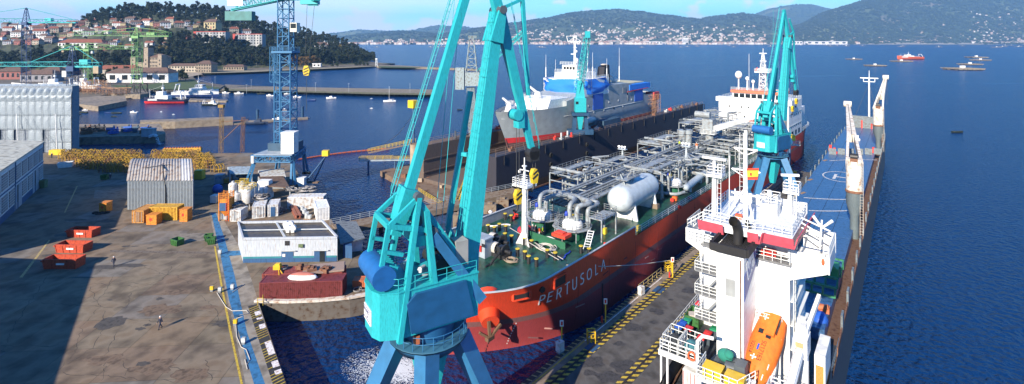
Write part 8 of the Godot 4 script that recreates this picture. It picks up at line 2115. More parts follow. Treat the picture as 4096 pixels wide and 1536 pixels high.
func village():
	var W = mt("render_white",Color(0.62,0.62,0.64),0.85,0,"g",0.05); var red = mt("tile_red",Color(0.24,0.085,0.055),0.85,0,"c",0.1); var brn = mt("tile_brown",Color(0.13,0.085,0.07),0.85,0,"c",0.1)
	var tan_ = mt("render_tan",Color(0.36,0.32,0.27),0.85); var gry = mt("render_grey",Color(0.22,0.22,0.25),0.85); var pk = mt("render_red",Color(0.26,0.1,0.09),0.85); var ye = mt("render_yellow",Color(0.4,0.34,0.2),0.85)
	var K = [house_proto("white hillside house with brown-red tiled roof",W,red,false),house_proto("white hillside house with dark hipped roof",W,brn,true),house_proto("tan hillside house with red tiled roof",tan_,red,true),house_proto("grey hillside house with dark brown roof",gry,brn,false),house_proto("dull red hillside house with brown roof",pk,brn,false),house_proto("yellowish hillside house with brown hipped roof",ye,brn,true)]
	var first = [true,true,true,true,true,true]
	for h in [[28,112,34,3],[36,128,32,0],[22,140,24,4],[70,138,26,0],[70,147,36,1],[30,178,26,1],[60,166,20,0],[78,178,30,4],[125,178,34,4],[152,178,34,2],[130,102,22,0],[150,100,22,2],[62,104,34,1],[165,112,24,2],[160,130,40,3],[165,146,44,0],[177,102,28,0],[200,113,26,0],[218,130,34,2],[218,101,40,3],[250,112,30,2],[270,126,28,3],[235,112,24,1],[257,149,26,5],[252,165,22,0],[272,100,26,2],[287,104,30,0],[311,130,24,0],[340,131,32,1],[308,99,24,2],[330,101,26,2],[322,87,28,4],[366,99,36,2],[355,141,36,1],[395,124,26,2],[390,174,22,0],[205,172,40,3],[180,160,36,1],[455,90,24,2],[475,95,28,3],[497,104,22,5],[525,92,36,3],[470,107,30,0],[425,114,20,0],[410,130,26,3],[432,135,26,0],[490,127,32,4],[522,120,20,0],[545,106,34,3],[562,114,26,0],[578,87,26,2],[590,101,36,0],[613,102,24,5],[632,107,26,4],[685,94,36,2],[662,110,38,1],[716,110,36,2],[757,103,32,1],[785,110,20,5],[760,117,18,3],[797,102,22,2],[555,130,24,4],[465,172,22,0],[415,200,38,4],[452,184,28,1],[522,202,34,0],[750,159,24,4],[600,186,30,0],[655,180,16,0],[572,222,24,1],[852,116,56,5],[937,132,34,2],[985,142,36,1],[1066,172,28,0],[1285,204,50,1],[505,150,26,2],[640,122,24,3],[380,112,26,1],[445,120,22,3],[300,118,24,3],[290,146,28,2],[95,126,26,2],[110,140,28,1],[120,156,30,3],[10,160,24,0]]:
		var p = on_head(h[0],h[1]); var sz: float = h[2]/FP*-p.z/12.6; var k: int = h[3]
		var t = rnd(-0.5,0.7)
		if first[k]:
			first[k] = false
			K[k].position = p
			K[k].rotation.y = t
			K[k].scale = Vector3.ONE*sz
		else: copy(K[k],p,t,"",sz)
	var p = on_head(232,206)
	block("school_building","long white school with brown roof above the dark trees",p,62,13,18,0.1,W,red,12,2)
	for q in [[775,172,57,"first"],[932,179,54,"second"]]:
		var b = block("apartment_block","grey apartment block with red end wall and flat red roof, "+q[3]+" from the village",on_head(q[0],q[1]),q[2]*0.93,17,12,-0.06,mt("flats_grey",Color(0.24,0.26,0.29),0.8),mt("flats_red",Color(0.42,0.06,0.045),0.7),10,4,true)
		part(b,"end_wall",S().bb(Vector3(-0.3,-4,0.3),Vector3(4.0,17,-12)),mt("flats_red"))
		for k in 2: part(b,"pale_bay",S().bb(Vector3(q[2]*(0.42+0.3*k),-3,0.12),Vector3(q[2]*(0.54+0.3*k),17,-1)),mt("flats_pale",Color(0.4,0.4,0.4),0.8))
	var st = mt("old_stone",Color(0.3,0.26,0.22),0.9,0,"c",0.1)
	var cs = block("palace","stone palace with battlemented square towers below the village",G(600,284,2.6),19,18,14,-0.25,st,brn,8,4)
	for q in [[-8,22.0,7],[15,21.0,6],[-30,17.0,8]]:
		part(cs,"tower",S().bb(Vector3(q[0],-2,2),Vector3(q[0]+q[2],q[1]+(8 if q[0] == -8 else 0),-6)),st)
		for k in 4: part(cs,"battlement",S().box(Vector3(q[0]+0.7+k*(q[2] - 1.4)/3.0,q[1]+(8.8 if q[0] == -8 else 0.8),1.5),Vector3(0.9,1.6,1.0)),st)
		for k in 3: part(cs,"window",S().box(Vector3(q[0]+q[2]*0.5,4.0+k*5,2.05),Vector3(1.4,2.2,0.15)),mt("window_dark"))
	part(cs,"wing",S().bb(Vector3(-30,-2,0),Vector3(0,11,-12)),st)
	block("coast_guard_house","long pale stone house with arched gable by the plaza",G(674,289,2.6),36,8,10,0.0,mt("pale_stone",Color(0.42,0.37,0.3),0.9),brn,10,2)
	block("coast_guard_wing","taller stone house with hipped roof joined to the long pale one",G(783,290,2.6),19,10.5,14,0.0,st,brn,6,3)
	block("beach_house","low stone house with brown roof behind the beach promenade",G(894,281.5,2.6),27,5,9,0.0,st,brn,8,1)
	block("kiosk","small white kiosk on the promenade near the autumn trees",G(1250,267.8,2.6),12,4.5,5,0,W,W,2,1,true)
	for q in [[80,327,30,7,"barn with white gable behind the shipyard hoarding"],[155,305,22,6,"grey shed among the boatyard trees"],[215,300,20,5,"shed with reddish roof beside the slip"],[425,330,60,9,"long low boatyard shed with slate roof"],[378,306,45,8,"boatyard office with red hipped roof"],[532,304,38,5,"boatyard hall with long white clerestory"],[-20,318,24,8,"red barn at the shipyard road"]]:
		block("boatyard_shed",q[4],G(q[0],q[1],2.6),q[2],q[3],14,rnd(-0.1,0.1),[gry,W,tan_,pk][int(q[0]) % 4] if q[0] > 0 else pk,brn if q[0] != 378 else red,5,1)
	var ha = G(46,352); var hb = G(200,366)
	var ho = thing("site_hoarding","white hoarding with green lower band along the shipyard road","fence","",ha)
	for k in 8:
		var a = ha.lerp(hb,k/8.0); var b = ha.lerp(hb,(k+0.96)/8.0)
		part(ho,"white_panel",S().beam(a+Vector3(0,3.4,0),b+Vector3(0,3.4,0),0.3,2.4),W)
		part(ho,"green_panel",S().beam(a+Vector3(0,1.1,0.2),b+Vector3(0,1.1,0.2),0.3,2.0),mt("hoarding_green",Color(0.16,0.34,0.06),0.7))
	ground("shipyard_road",S().cap(PackedVector2Array([XZ(G(-60,352)),XZ(G(40,350)),XZ(G(70,368)),XZ(G(70,400)),XZ(G(-60,400))]),3.02),mt("asphalt"))
func leafy(n: int,rx: float,y0: float,y1: float,q: float,c0: Color,c1: Color,clumps: int,taper: float) -> ArrayMesh:
	var s = SC(c0)
	var cl = []
	for i in clumps:
		var f = rng.randf(); var a = rnd(0,TAU); var r = rx*(1.0 - taper*f)*sqrt(rng.randf())*0.75
		cl.append([Vector3(cos(a)*r,lerpf(y0,y1,f),sin(a)*r),rx*rnd(0.28,0.5)])
	for i in n:
		var k: Array = cl[rng.randi() % clumps]
		var d = Vector3(rnd(-1,1),rnd(-0.8,0.9),rnd(-1,1))
		var p: Vector3 = k[0]+d.normalized()*k[1]*pow(rng.randf(),0.4)
		var x = Vector3(rnd(-1,1),rnd(-0.5,0.5),rnd(-1,1)).normalized()*q*rnd(0.6,1.3)
		var y = x.cross(Vector3(rnd(-1,1),rnd(-1,1),rnd(-1,1))).normalized()*q*rnd(0.5,1.0)
		s.tint = c0.lerp(c1,rng.randf())
		s.tri(p - x,p+y,p+x*0.9); s.tri(p - x*0.6 - y*0.4,p+x,p - y)
	return s.mesh()
func trees():
	var lm = vmat("leaves",0.9,0.1,""); var bark = mt("bark",Color(0.06,0.045,0.035),0.95)
	var kinds = []
	for e in [["pine_tree","dark umbrella pine on the wooded headland",420,5.5,8.0,14.0,1.0,Color(0.008,0.016,0.009),Color(0.022,0.036,0.016),9,0.3],["eucalyptus_tree","tall loose grey-green eucalyptus on the headland",460,4.6,4.0,19.0,1.0,Color(0.012,0.022,0.014),Color(0.035,0.05,0.028),14,0.5],["broadleaf_tree","round dark broadleaf tree on the headland",420,5.2,2.5,10.0,1.0,Color(0.011,0.022,0.008),Color(0.032,0.05,0.015),11,0.35],["autumn_tree","rusty brown autumn plane tree by the promenade",420,6.0,2.5,14.0,1.0,Color(0.1,0.055,0.02),Color(0.2,0.12,0.035),12,0.4],["golden_tree","golden yellow tree among dark ones near the headland's tip",420,6.0,1.5,11.0,1.0,Color(0.12,0.085,0.015),Color(0.22,0.16,0.03),12,0.4]]:
		var o = thing(e[0],e[1],"tree","trees of the headland",Vector3.ZERO,false)
		var t = S().tube(Vector3(0,-1,0),Vector3(0.2,e[5]*0.75,0),0.4,0.15,6)
		for k in 3: t.tube(Vector3(0.1,e[4]+k,0),Vector3(cos(k*2.1)*e[3]*0.6,e[4]+3+k*1.4,sin(k*2.1)*e[3]*0.6),0.14,0.05,4)
		part(o,"trunk",t,bark)
		part(o,"crown",leafy(e[2],e[3],e[4],e[5],e[6],e[7],e[8],e[9],e[10]),lm)
		kinds.append(o)
	var first = [true,true,true,true,true]
	var put = func(k: int,p: Vector3,sz: float):
		if first[k]:
			first[k] = false
			kinds[k].position = p
		else: copy(kinds[k],p,rnd(0,TAU),"",sz)
	for q in [[1150,268],[1180,267],[1205,268],[1232,267],[1255,266],[1272,266],[1220,262]]: put.call(3,on_head(q[0],q[1]),rnd(0.85,1.2))
	for q in [[1318,205],[1335,203],[1352,205],[1372,203],[1340,208],[1362,208],[600,134],[625,136],[650,134],[480,205],[640,215],[668,222]]: put.call(4,on_head(q[0],q[1]),rnd(0.8,1.15))
	for q in [[722,320,1.0],[688,314,0.8],[676,326,0.6],[742,322,0.7],[905,370,0.4],[470,322,1.2],[505,318,1.2],[435,318,1.0],[375,336,1.1],[400,338,1.0],[480,300,1.2],[455,300,1.2],[405,300,1.3]]: put.call(2,G(q[0],q[1],2.6),q[2])
	for q in [[1330,268,0.5],[1350,267,0.6],[1425,265,0.6],[1440,264,0.7],[1455,264,0.6],[1470,263,0.5]]: put.call(2,G(q[0],q[1],2.6),q[2])
	# single trees along the crest and the lower edge,then the mass between them
	for i in 95:
		var px = lerpf(340,1340,i/94.0)+rnd(-5,5)
		var d = along(foot,px)+380+rnd(-25,10)
		put.call([0,1,0,2][rng.randi() % 4],Vector3((px - FP)/FP*d,head_h(px,d) - 1,-d),rnd(0.75,1.45))
	for i in 90:
		var px = rnd(640,1430); var d = along(foot,px)+rnd(4,50)
		put.call([1,2,1,0][rng.randi() % 4],Vector3((px - FP)/FP*d,head_h(px,d) - 1,-d),rnd(0.8,1.4))
	var mm = []
	for k in 3: mm.append([])
	var add = func(px,d,sz): mm[rng.randi() % 3].append(Transform3D(Basis(Vector3.UP,rnd(0,TAU)).scaled(Vector3.ONE*sz),Vector3((px - FP)/FP*d,head_h(px,d) - 1.0,-d)))
	for i in 1500:
		var px = rnd(-100,1500); var d = along(foot,px)+rnd(0,420)
		var t = (d - along(foot,px))/380.0
		var dense: bool = px > 640 and (t < 0.42 or (px > 1060) or (t > 0.62 and px > 700)) or t > 0.72 and px > 330 or px < 640 and t < 0.2 and t > 0.03
		if dense or rng.randf() < 0.16: add.call(px,d,rnd(0.7,1.3)*(1.0 if dense else 0.55))
	for k in 3: scatter("headland_forest",kinds[k].get_node("crown").mesh,lm,mm[k])
	# forest cover on the far hills and the town below it
	var ball = leafy(26,0.55,-0.2,0.6,0.36,Color(0.018,0.03,0.012),Color(0.04,0.06,0.02),4,0.2)
	for l in ridges:
		var tr = []
		var p0: float = maxf(l.r[0][0],1150); var p1: float = minf(l.r[-1][0],4250)
		for i in {"far_hills": 1500,"town_hills": 9000,"forest_hills": 13000}[l.nm]:
			var px = rnd(p0,p1); var t = pow(rng.randf(),0.8)
			if l.nm == "town_hills" and t < 0.42 and bump.get_noise_2d(px*0.5,t*120) < 0.12: continue
			var p = hill_pt(l,px,lerpf(l.d0,l.d1,t))
			tr.append(Transform3D(Basis(Vector3.UP,rnd(0,TAU)).scaled(Vector3.ONE*rnd(16,34)),p))
		scatter("far_forest",ball,lm,tr)
	town()
func hill_pt(l: Dictionary,px: float,d: float) -> Vector3:
	var i: float = (d - l.d0)/(l.d1 - l.d0)*23.0
	var dd: float = d+bump.get_noise_2d(px*0.12,3.0)*200.0*(1.0 - i/26.0)
	return Vector3((px - FP)/FP*dd,hill_h(l,px,d),-dd)
func scatter(nm: String,mesh: Mesh,m: Material,tr: Array):
	if tr.is_empty(): return
	var k = MultiMesh.new()
	k.transform_format = MultiMesh.TRANSFORM_3D
	k.mesh = mesh
	k.instance_count = tr.size()
	for i in tr.size(): k.set_instance_transform(i,tr[i])
	var o = MultiMeshInstance3D.new()
	o.name = numbered(nm)
	o.multimesh = k
	o.material_override = m
	add_child(o)
	o.set_meta("kind","stuff")
	o.set_meta("label",{"headland_forest": "dense dark wood covering the near headland","far_forest": "forest covering the hills across the bay","far_town": "pale town spread over the slopes across the bay","shore_rocks": "grey boulders lining the shore and breakwater","foam": "white foam churned up by water pouring into the basin"}[nm])
func town():
	var ms = []
	for c in [[Color(0.46,0.42,0.39),Color(0.3,0.18,0.14)],[Color(0.4,0.33,0.29),Color(0.28,0.16,0.12)],[Color(0.52,0.5,0.48),Color(0.36,0.31,0.28)]]:
		var s = SC(c[0])
		s.bb(Vector3(-0.5,-0.3,0.4),Vector3(0.5,0.7,-0.4))
		s.tint = c[1]
		s.quad(Vector3(-0.55,0.68,0.45),Vector3(0.55,0.68,0.45),Vector3(0.55,0.95,0),Vector3(-0.55,0.95,0)).quad(Vector3(0.55,0.68,-0.45),Vector3(-0.55,0.68,-0.45),Vector3(-0.55,0.95,0),Vector3(0.55,0.95,0))
		ms.append(s.mesh())
	var m = vmat("town_walls",0.85,0.01,"")
	var lots = [[],[],[]]
	var n = 0
	for i in 8200:
		var right = rng.randf() < 0.16
		var l: Dictionary = ridges[2] if right else ridges[1]
		var px = rnd(3000,4100) if right else rnd(1330,3060)
		var t = pow(rng.randf(),2.4)*0.5
		var k = bump.get_noise_2d(px*0.35,t*150+33)
		if right and not (px < 3160 or px > 3880) and (k < 0.25 or t > 0.3): continue
		if not right and (k < -0.1+t*0.5 or px < 2050 and t > 0.22): continue
		var sz = rnd(9,16)*(1.5 if t < 0.04 and rng.randf() < 0.4 else 1.0)
		var p = hill_pt(l,px,lerpf(l.d0+30,l.d1,t))
		var tf = Transform3D(Basis(Vector3.UP,rnd(-0.6,0.6)).scaled(Vector3(sz*rnd(0.8,1.6),sz,sz)),p)
		var w = rng.randi() % 3
		if n < 290 and t < 0.1:
			n += 1
			var o = one("far_house",["pale house with red-brown roof in the town across the bay","pinkish house in the town across the bay","whitish house with grey roof in the town across the bay"][w],"house",ms[w],m,"houses of the town across the bay")
			o.transform = tf
		else: lots[w].append(tf)
	for w in 3: scatter("far_town",ms[w],m,lots[w])
	var W = mt("render_white")
	for q in [[2575,2650,0.03,26,"long white warehouse with green stripe at the far waterfront"],[2733,2754,0.02,60,"tall plain white block standing at the far waterfront"],[3138,3210,0.02,30,"white shipyard hall with red ship before it across the bay"],[3225,3390,0.02,28,"very long white factory hall across the bay"]]:
		var p = hill_pt(ridges[1],q[0],4930.0)
		p.y = 1
		block("far_hall",q[4],p,(q[1] - q[0])/FP*-p.z,q[3],40,0,W,W,6,1,true)
# ---- boats,piers,people -------------------------------------------------------------------------
func boat_hull(L: float,B: float,D: float,bow := 0.5) -> Sh:
	var g = []
	for i in 9:
		var f = i/8.0; var w = B/2*(1.0 - pow(maxf(0,f - 0.35)/0.65,2.2))*(0.8+0.2*minf(1,f*3))
		var y = D*(1.0+bow*f*f)
		g.append(PackedVector3Array([Vector3(maxf(w,0.02),y,-L*f),Vector3(maxf(w*0.9,0.01),y*0.4,-L*f),Vector3(maxf(w*0.6,0.01),-0.3,-L*f+0.05*L*f),Vector3(-maxf(w*0.6,0.01),-0.3,-L*f+0.05*L*f),Vector3(-maxf(w*0.9,0.01),y*0.4,-L*f),Vector3(-maxf(w,0.02),y,-L*f)]))
	var s = S().surf(g,false,true,false)
	var t = g[0]
	s.quad(t[0],t[5],t[4],t[1]); s.quad(t[1],t[4],t[3],t[2])
	for i in 8: s.quad(g[i][5] - Vector3(0,0.25*D,0),g[i][0] - Vector3(0,0.25*D,0),g[i+1][0] - Vector3(0,0.25*D,0),g[i+1][5] - Vector3(0,0.25*D,0))
	return s
func trawler(label: String,at: Vector3,turn: float,L: float,top: Material,low: Material,D := 3.2,house := ""):
	var o = thing("trawler",label,"ship","",at,false)
	o.rotation.y = turn
	if L < 20:
		o.scale = Vector3.ONE*L/27.0
		D *= 27.0/L
		L = 27.0
	var W = mt(house if house else "ship_white"); var B = L*0.24
	part(o,"hull",boat_hull(L,B,D,0.45),top)
	part(o,"bottom",boat_hull(L*0.995,B*1.02,D*0.5,0.1),low)
	var z = -L*0.55
	part(o,"deck_house",S().bb(Vector3(-B*0.36,D,z+L*0.16),Vector3(B*0.36,D+2.6,z - L*0.14)).bb(Vector3(-B*0.4,D*0.8,z+L*0.16),Vector3(B*0.4,D+0.4,z - L*0.3)),W)
	var wh = part(o,"wheelhouse",S().bb(Vector3(-B*0.3,D+2.6,z+L*0.04),Vector3(B*0.3,D+5.2,z - L*0.12)),W)
	for k in 4: part(wh,"window",S().box(Vector3(B*(-0.22+0.145*k),D+4.4,z - L*0.12),Vector3(B*0.1,0.9,0.1)).box(Vector3(B*0.3,D+4.4,z+L*(0.02 - 0.04*k)),Vector3(0.1,0.9,L*0.022)),mt("window_dark"))
	part(o,"mast",S().tube(Vector3(0,D+5.2,z),Vector3(0,D+12,z),0.2,0.1).beam(Vector3(-1.6,D+9,z),Vector3(1.6,D+9,z),0.2).box(Vector3(0,D+7.4,z),Vector3(1.4,1.2,1.2)),W)
	part(o,"stern_gantry",S().beam(Vector3(-B*0.38,D,-L*0.06),Vector3(-B*0.3,D+5.5,-L*0.1),0.6).beam(Vector3(B*0.38,D,-L*0.06),Vector3(B*0.3,D+5.5,-L*0.1),0.6).beam(Vector3(-B*0.32,D+5.5,-L*0.1),Vector3(B*0.32,D+5.5,-L*0.1),0.7),W)
	part(o,"foremast",S().tube(Vector3(0,D*1.2,-L*0.86),Vector3(0,D+7,-L*0.86),0.18,0.1).tube(Vector3(0,D+6,-L*0.86),Vector3(0,D+9,z),0.05,0.05,4),W)
	part(o,"rail",S().rail([Vector3(B*0.42,D,-L*0.1),Vector3(B*0.46,D,-L*0.4),Vector3(B*0.44,D*1.15,-L*0.65),Vector3(B*0.2,D*1.35,-L*0.9)],1.1,1.6,0.06),W)
func boats():
	trawler("red and navy trawler with white house lying in the inner harbour",G(752,412,0)+Vector3(0,0,2),PI/2+0.06,27.5,mt("navy_hull",Color(0.012,0.018,0.06),0.5),mt("boot_red"),3.0)
	trawler("white trawler with blue lower hull moored behind the red and navy one",G(694,390,0),-PI/2+0.05,33,mt("ship_white"),mt("low_blue",Color(0.02,0.05,0.18),0.5),4.4)
	trawler("white trawler hauled out on the slip beside the blue tower crane",G(300,368,3),PI/2+0.1,26,mt("ship_white"),mt("slip_rust",Color(0.16,0.07,0.05),0.8),5.0)
	trawler("white trawler hauled out on rusty scaffolding by the lower green crane",G(395,366,3),PI/2 - 0.1,22,mt("ship_white"),mt("slip_rust"),5.0)
	trawler("small dark green trawler with white wheelhouse crossing the harbour",G(810,422,0),-PI/2 - 0.05,12,mt("boat_dark",Color(0.015,0.025,0.02),0.6),mt("boat_dark"),1.1)
	trawler("dark blue workboat tied to the floating pontoon",G(982,498,0),-PI/2+0.1,11,mt("work_blue",Color(0.02,0.04,0.09),0.6),mt("work_blue"),0.9,"work_blue")
	trawler("red and white workboat with crane far out among the mussel rafts",G(3690,238,0),PI/2,56,mt("work_red",Color(0.5,0.1,0.05),0.6),mt("work_red"),6)
	var K = []
	for c in [["white motorboat moored in the harbour","ship_white"],["dark rowing boat moored in the harbour","boat_dark"],["blue rowing boat moored in the harbour","low_blue"]]:
		var o = thing("moored_boat",c[0],"boat","small boats moored in the harbour",Vector3.ZERO,false)
		part(o,"hull",boat_hull(6.0,2.0,0.75,0.4),mt(c[1]))
		part(o,"thwart",S().bb(Vector3(-0.8,0.5,-1.5),Vector3(0.8,0.6,-1.9)).bb(Vector3(-0.8,0.5,-3.2),Vector3(0.8,0.6,-3.6)),mt("timber"))
		if c[1] == "ship_white": part(o,"cabin",S().taper(Vector3(0,0.6,-3.2),Vector3(0,1.6,-3.4),1.5,2.2,1.1,1.2,Vector3(0,0,1)),mt("ship_white"))
		K.append(o)
	var first = [true,true,true]
	for q in [[917,374,0,1.6],[975,376,0,1.9],[990,370,0,1.5],[1023,371,1,1.0],[1040,369,1,1.0],[1060,377,1,1.6],[1095,385,0,1.6],[1135,373,1,1.1],[1160,377,0,1.2],[1196,375,1,1.5],[1205,391,0,1.8],[1262,403,2,1.7],[1345,394,0,1.9],[1128,440,0,1.0],[1140,482,0,1.8],[1095,464,1,1.2],[305,450,1,1.2],[330,442,0,0.9],[350,452,1,1.3],[325,459,1,1.1],[420,453,2,1.1],[447,467,1,1.0],[485,454,1,1.4],[550,452,0,1.3],[640,448,0,0.4],[700,458,0,0.4],[1480,434,0,0.5],[1238,472,0,0.6],[842,472,2,0.5],[3808,531,1,1.4],[1850,440,1,0.9],[1480,395,0,0.5]]:
		var p = G(q[0],q[1],0); p.y = 0.0
		if first[q[2]]:
			first[q[2]] = false
			K[q[2]].position = p
			K[q[2]].rotation.y = 1.5
		else: copy(K[q[2]],p,PI/2+rnd(-0.4,0.4)+(PI if rng.randf() < 0.5 else 0.0),"",q[3]*0.62)
	var sp = G(1583,407,0); var sb = thing("sailing_boat","white sailing yacht with bare mast moored off the breakwater","boat","",sp,false)
	sb.rotation.y = PI/2+0.1
	part(sb,"hull",boat_hull(8.5,2.4,0.9,0.3),mt("ship_white")); part(sb,"cabin",S().bb(Vector3(-0.7,0.7,-2.5),Vector3(0.7,1.4,-5.5)),mt("ship_white"))
	part(sb,"mast",S().tube(Vector3(0,0.8,-4.5),Vector3(0,11,-4.5),0.09).tube(Vector3(0,1.8,-4.5),Vector3(0,1.8,-1.0),0.08),mt("ship_white"))
	# mussel rafts
	var tb = mt("raft_timber",Color(0.3,0.27,0.22),0.9,0,"r",0.1)
	var raft = thing("mussel_raft","flat timber mussel raft with small hut floating on the bay","raft","mussel rafts on the bay",Vector3.ZERO,false)
	var g = S()
	for k in 9: g.beam(Vector3(-12,1.0,-10+k*2.5),Vector3(12,1.0,-10+k*2.5),0.7)
	for k in 7: g.beam(Vector3(-12+k*4,1.4,-11),Vector3(-12+k*4,1.4,11),0.7)
	part(raft,"timber_grid",g,tb)
	for x in [-9,0,9]:
		for z in [-7,7]: part(raft,"float",S().box(Vector3(x,0.3,z),Vector3(5,1.6,4)),tb)
	part(raft,"hut",S().bb(Vector3(-1.5,1.4,-1.5),Vector3(1.5,4.0,1.5)),mt("ship_white"))
	var f1 = true
	for q in [[3415,238,1.0],[3500,264,1.0],[3605,247,1.15],[3850,279,1.5],[3880,259,1.1],[3922,242,1.1],[3905,231,1.4]]:
		if f1:
			raft.position = G(q[0],q[1],0)
			f1 = false
		else: copy(raft,G(q[0],q[1],0),rnd(-0.2,0.2),"",q[2])
	for i in 42: copy(raft,G(rnd(1300,4080),rnd(180.5,190),0),rnd(-0.3,0.3),"distant mussel raft off the far shore",rnd(0.8,1.6))
	# piers in the harbour
	var pc = mt("pier_concrete",Color(0.24,0.21,0.175),0.9,0,"c",0.05); var wall = mt("quay_wall")
	var pr = func(nm,l,y): ground(nm+"_ground",S().prism(outline(l,0.0),-2,y),pc)
	pr.call("repair_pier",[[250,580],[632,573],[662,562],[640,522],[250,524]],3.2)
	pr.call("long_pier",[[560,516],[700,514],[932,500],[932,492],[700,503],[560,508]],3.4)
	pr.call("pontoon",[[935,500],[1232,478],[1232,472],[935,491]],0.7)
	pr.call("short_pontoon",[[755,406],[905,410],[912,404],[760,398]],0.8)
	pr.call("slip_quay",[[302,434],[393,445],[507,421],[500,400],[395,400],[300,410]],3.0)
	pr.call("boatyard_quay",[[445,393],[560,396],[594,391],[596,382],[450,380]],3.4)
	for q in [[1030,487],[1210,474]]:
		var p = G(q[0],q[1],0)
		one("mooring_pile","dark mooring pile with pale cap standing at the pontoon","pile",S().tube(p,p+Vector3(0,6,0),0.7,0.7,10).tube(p+Vector3(0,6,0),p+Vector3(0,6.6,0),0.8,0.3,10),mt("dock_crane_blue"),"mooring piles at the pontoon")
	for k in 16:
		var p = G(rnd(325,600),rnd(523,538),3.2)
		var c: Material = [mt("coaming_rust"),mt("dock_blue"),mt("black_steel"),mt("tarp_blue")][k % 4]
		var o = thing("scrap_pile",["rusty","dull blue","black","bright blue"][k % 4]+" machinery piled on the repair pier","machinery","machinery on the repair pier",p)
		part(o,"frame",S().box(p+Vector3(0,0.9,0),Vector3(rnd(2,5),rnd(1,1.8),rnd(1,2)),Basis(Vector3.UP,rnd(0,3))),c)
		part(o,"pipe",S().tube(p+Vector3(-2,2,0),p+Vector3(2,2.2,0.5),0.35,0.35,8).tube(p+Vector3(0,1,-1),p+Vector3(0.5,3,-1),0.3,0.3,8),c)
	var ht = G(596,546,3.2)
	one("pump_hut","grey hut on the repair pier near the spouting outlet","hut",S().box(ht+Vector3(0,1.6,0),Vector3(4.6,3.2,2.4)).box(ht+Vector3(0,3.3,0),Vector3(5,0.25,2.8)),mt("house_grey"))
	# slipway scaffolds
	for q in [[375,372],[398,375],[425,378],[450,380],[478,379],[505,378],[330,372],[350,376]]:
		var p = G(q[0],q[1],2.8)
		one("slip_scaffold","rusty scaffold tower on the boatyard slip","scaffold",S().lattice(p,p+Vector3(0,10 if q[0] < 430 else 5,0),3.4,3.4,4,0.14).beam(p+Vector3(-4,5,0),p+Vector3(4,5,0),0.3),mt("scaffold_rust"),"scaffolds on the boatyard slip")
	for q in [[860,338],[1005,352],[986,375],[1262,366],[1395,370],[1640,372],[565,348],[590,352],[1335,262],[1410,255],[940,275],[1025,272]]:
		var p = G(q[0],q[1],2.0)
		one("lamp_post","slender lamp post along the harbour promenade","lamp post",S().tube(p,p+Vector3(0,7,0),0.09,0.07,5).beam(p+Vector3(-0.7,7,0),p+Vector3(0.7,7,0),0.12),mt("pale_grey"),"lamp posts along the water")
	var lt = G(1506,266,2.4); var lh = thing("harbour_light","white harbour light tower at the headland's tip","light tower","",lt)
	part(lh,"tower",S().lattice(lt,lt+Vector3(0,11,0),3,2,4,0.2),mt("ship_white")); part(lh,"lantern",S().box(lt+Vector3(0,11.6,0),Vector3(3,1.6,3)),mt("ship_white"))
	# rocks and foam
	var rk = leafy(14,0.6,0,0.3,0.7,Color(0.14,0.13,0.11),Color(0.3,0.28,0.25),2,0.0); var tr = []
	for i in 620:
		var f = rng.randf()
		var p = G(lerpf(590,905,f),366+rnd(-3,4),0.5) if i < 420 else G(lerpf(440,600,f),383+rnd(-6,3),1.0)
		if i > 520: p = G(lerpf(905,1769,f),lerpf(368,384,f)+rnd(-1,1),0.4)
		tr.append(Transform3D(Basis(Vector3.UP,rnd(0,TAU)).scaled(Vector3.ONE*rnd(0.8,2.0)),p))
	scatter("shore_rocks",rk,vmat("rock",0.95,0.3),tr)
	var fm = S()
	for i in 9: fm.tri(Vector3.ZERO,Vector3(cos(TAU*(i+1)/9)*(0.7+0.3*sin(i*4.0)),0.0,-sin(TAU*(i+1)/9)),Vector3(cos(TAU*i/9),0.0,-sin(TAU*i/9)))
	tr = []
	for i in 6500:
		var a = rnd(0,TAU); var r = pow(rng.randf(),0.75)
		var p = G(1590+cos(a)*r*(170 if cos(a) > 0 else 230),1475+sin(a)*r*95,0.0)
		if i > 6100: p = G(640+cos(a)*r*18,574+sin(a)*r*6,0.0)
		p.y = 0.03+0.02*rng.randf()
		tr.append(Transform3D(Basis(Vector3.UP,rnd(-0.5,0.2)).scaled(Vector3(rnd(1.2,3.5),1,1)*rnd(0.02,0.075)*(1.4 - r)),p))
	scatter("foam",fm.mesh(),mt("foam_white",Color(0.55,0.62,0.68),0.7,0,""),tr)
	var jet = G(600,545,3.4); var w = S()
	for i in 60: w.ball(Vector3(jet.x+1.0+i*0.07,3.2+1.6*sin(i/60.0*PI) - pow(i/60.0,2)*3.4,jet.z+1.5)+Vector3(rnd(-0.5,0.5),rnd(-0.4,0.4),rnd(-0.4,0.4)),Vector3.ONE*rnd(0.15,0.42),5,3)
	one("water_jet","white water jet spouting from the repair pier into the harbour","water jet",w,mt("foam_white"))
	one("mooring_rope","slack mooring rope from the tanker's bow to the jetty","rope",S().pipe([Q(2265,1060,77),Q(2420,1066,80),Q(2560,1058,84),Q(2690,1040,90)],0.07,5),mt("rope_pale"))
	people()
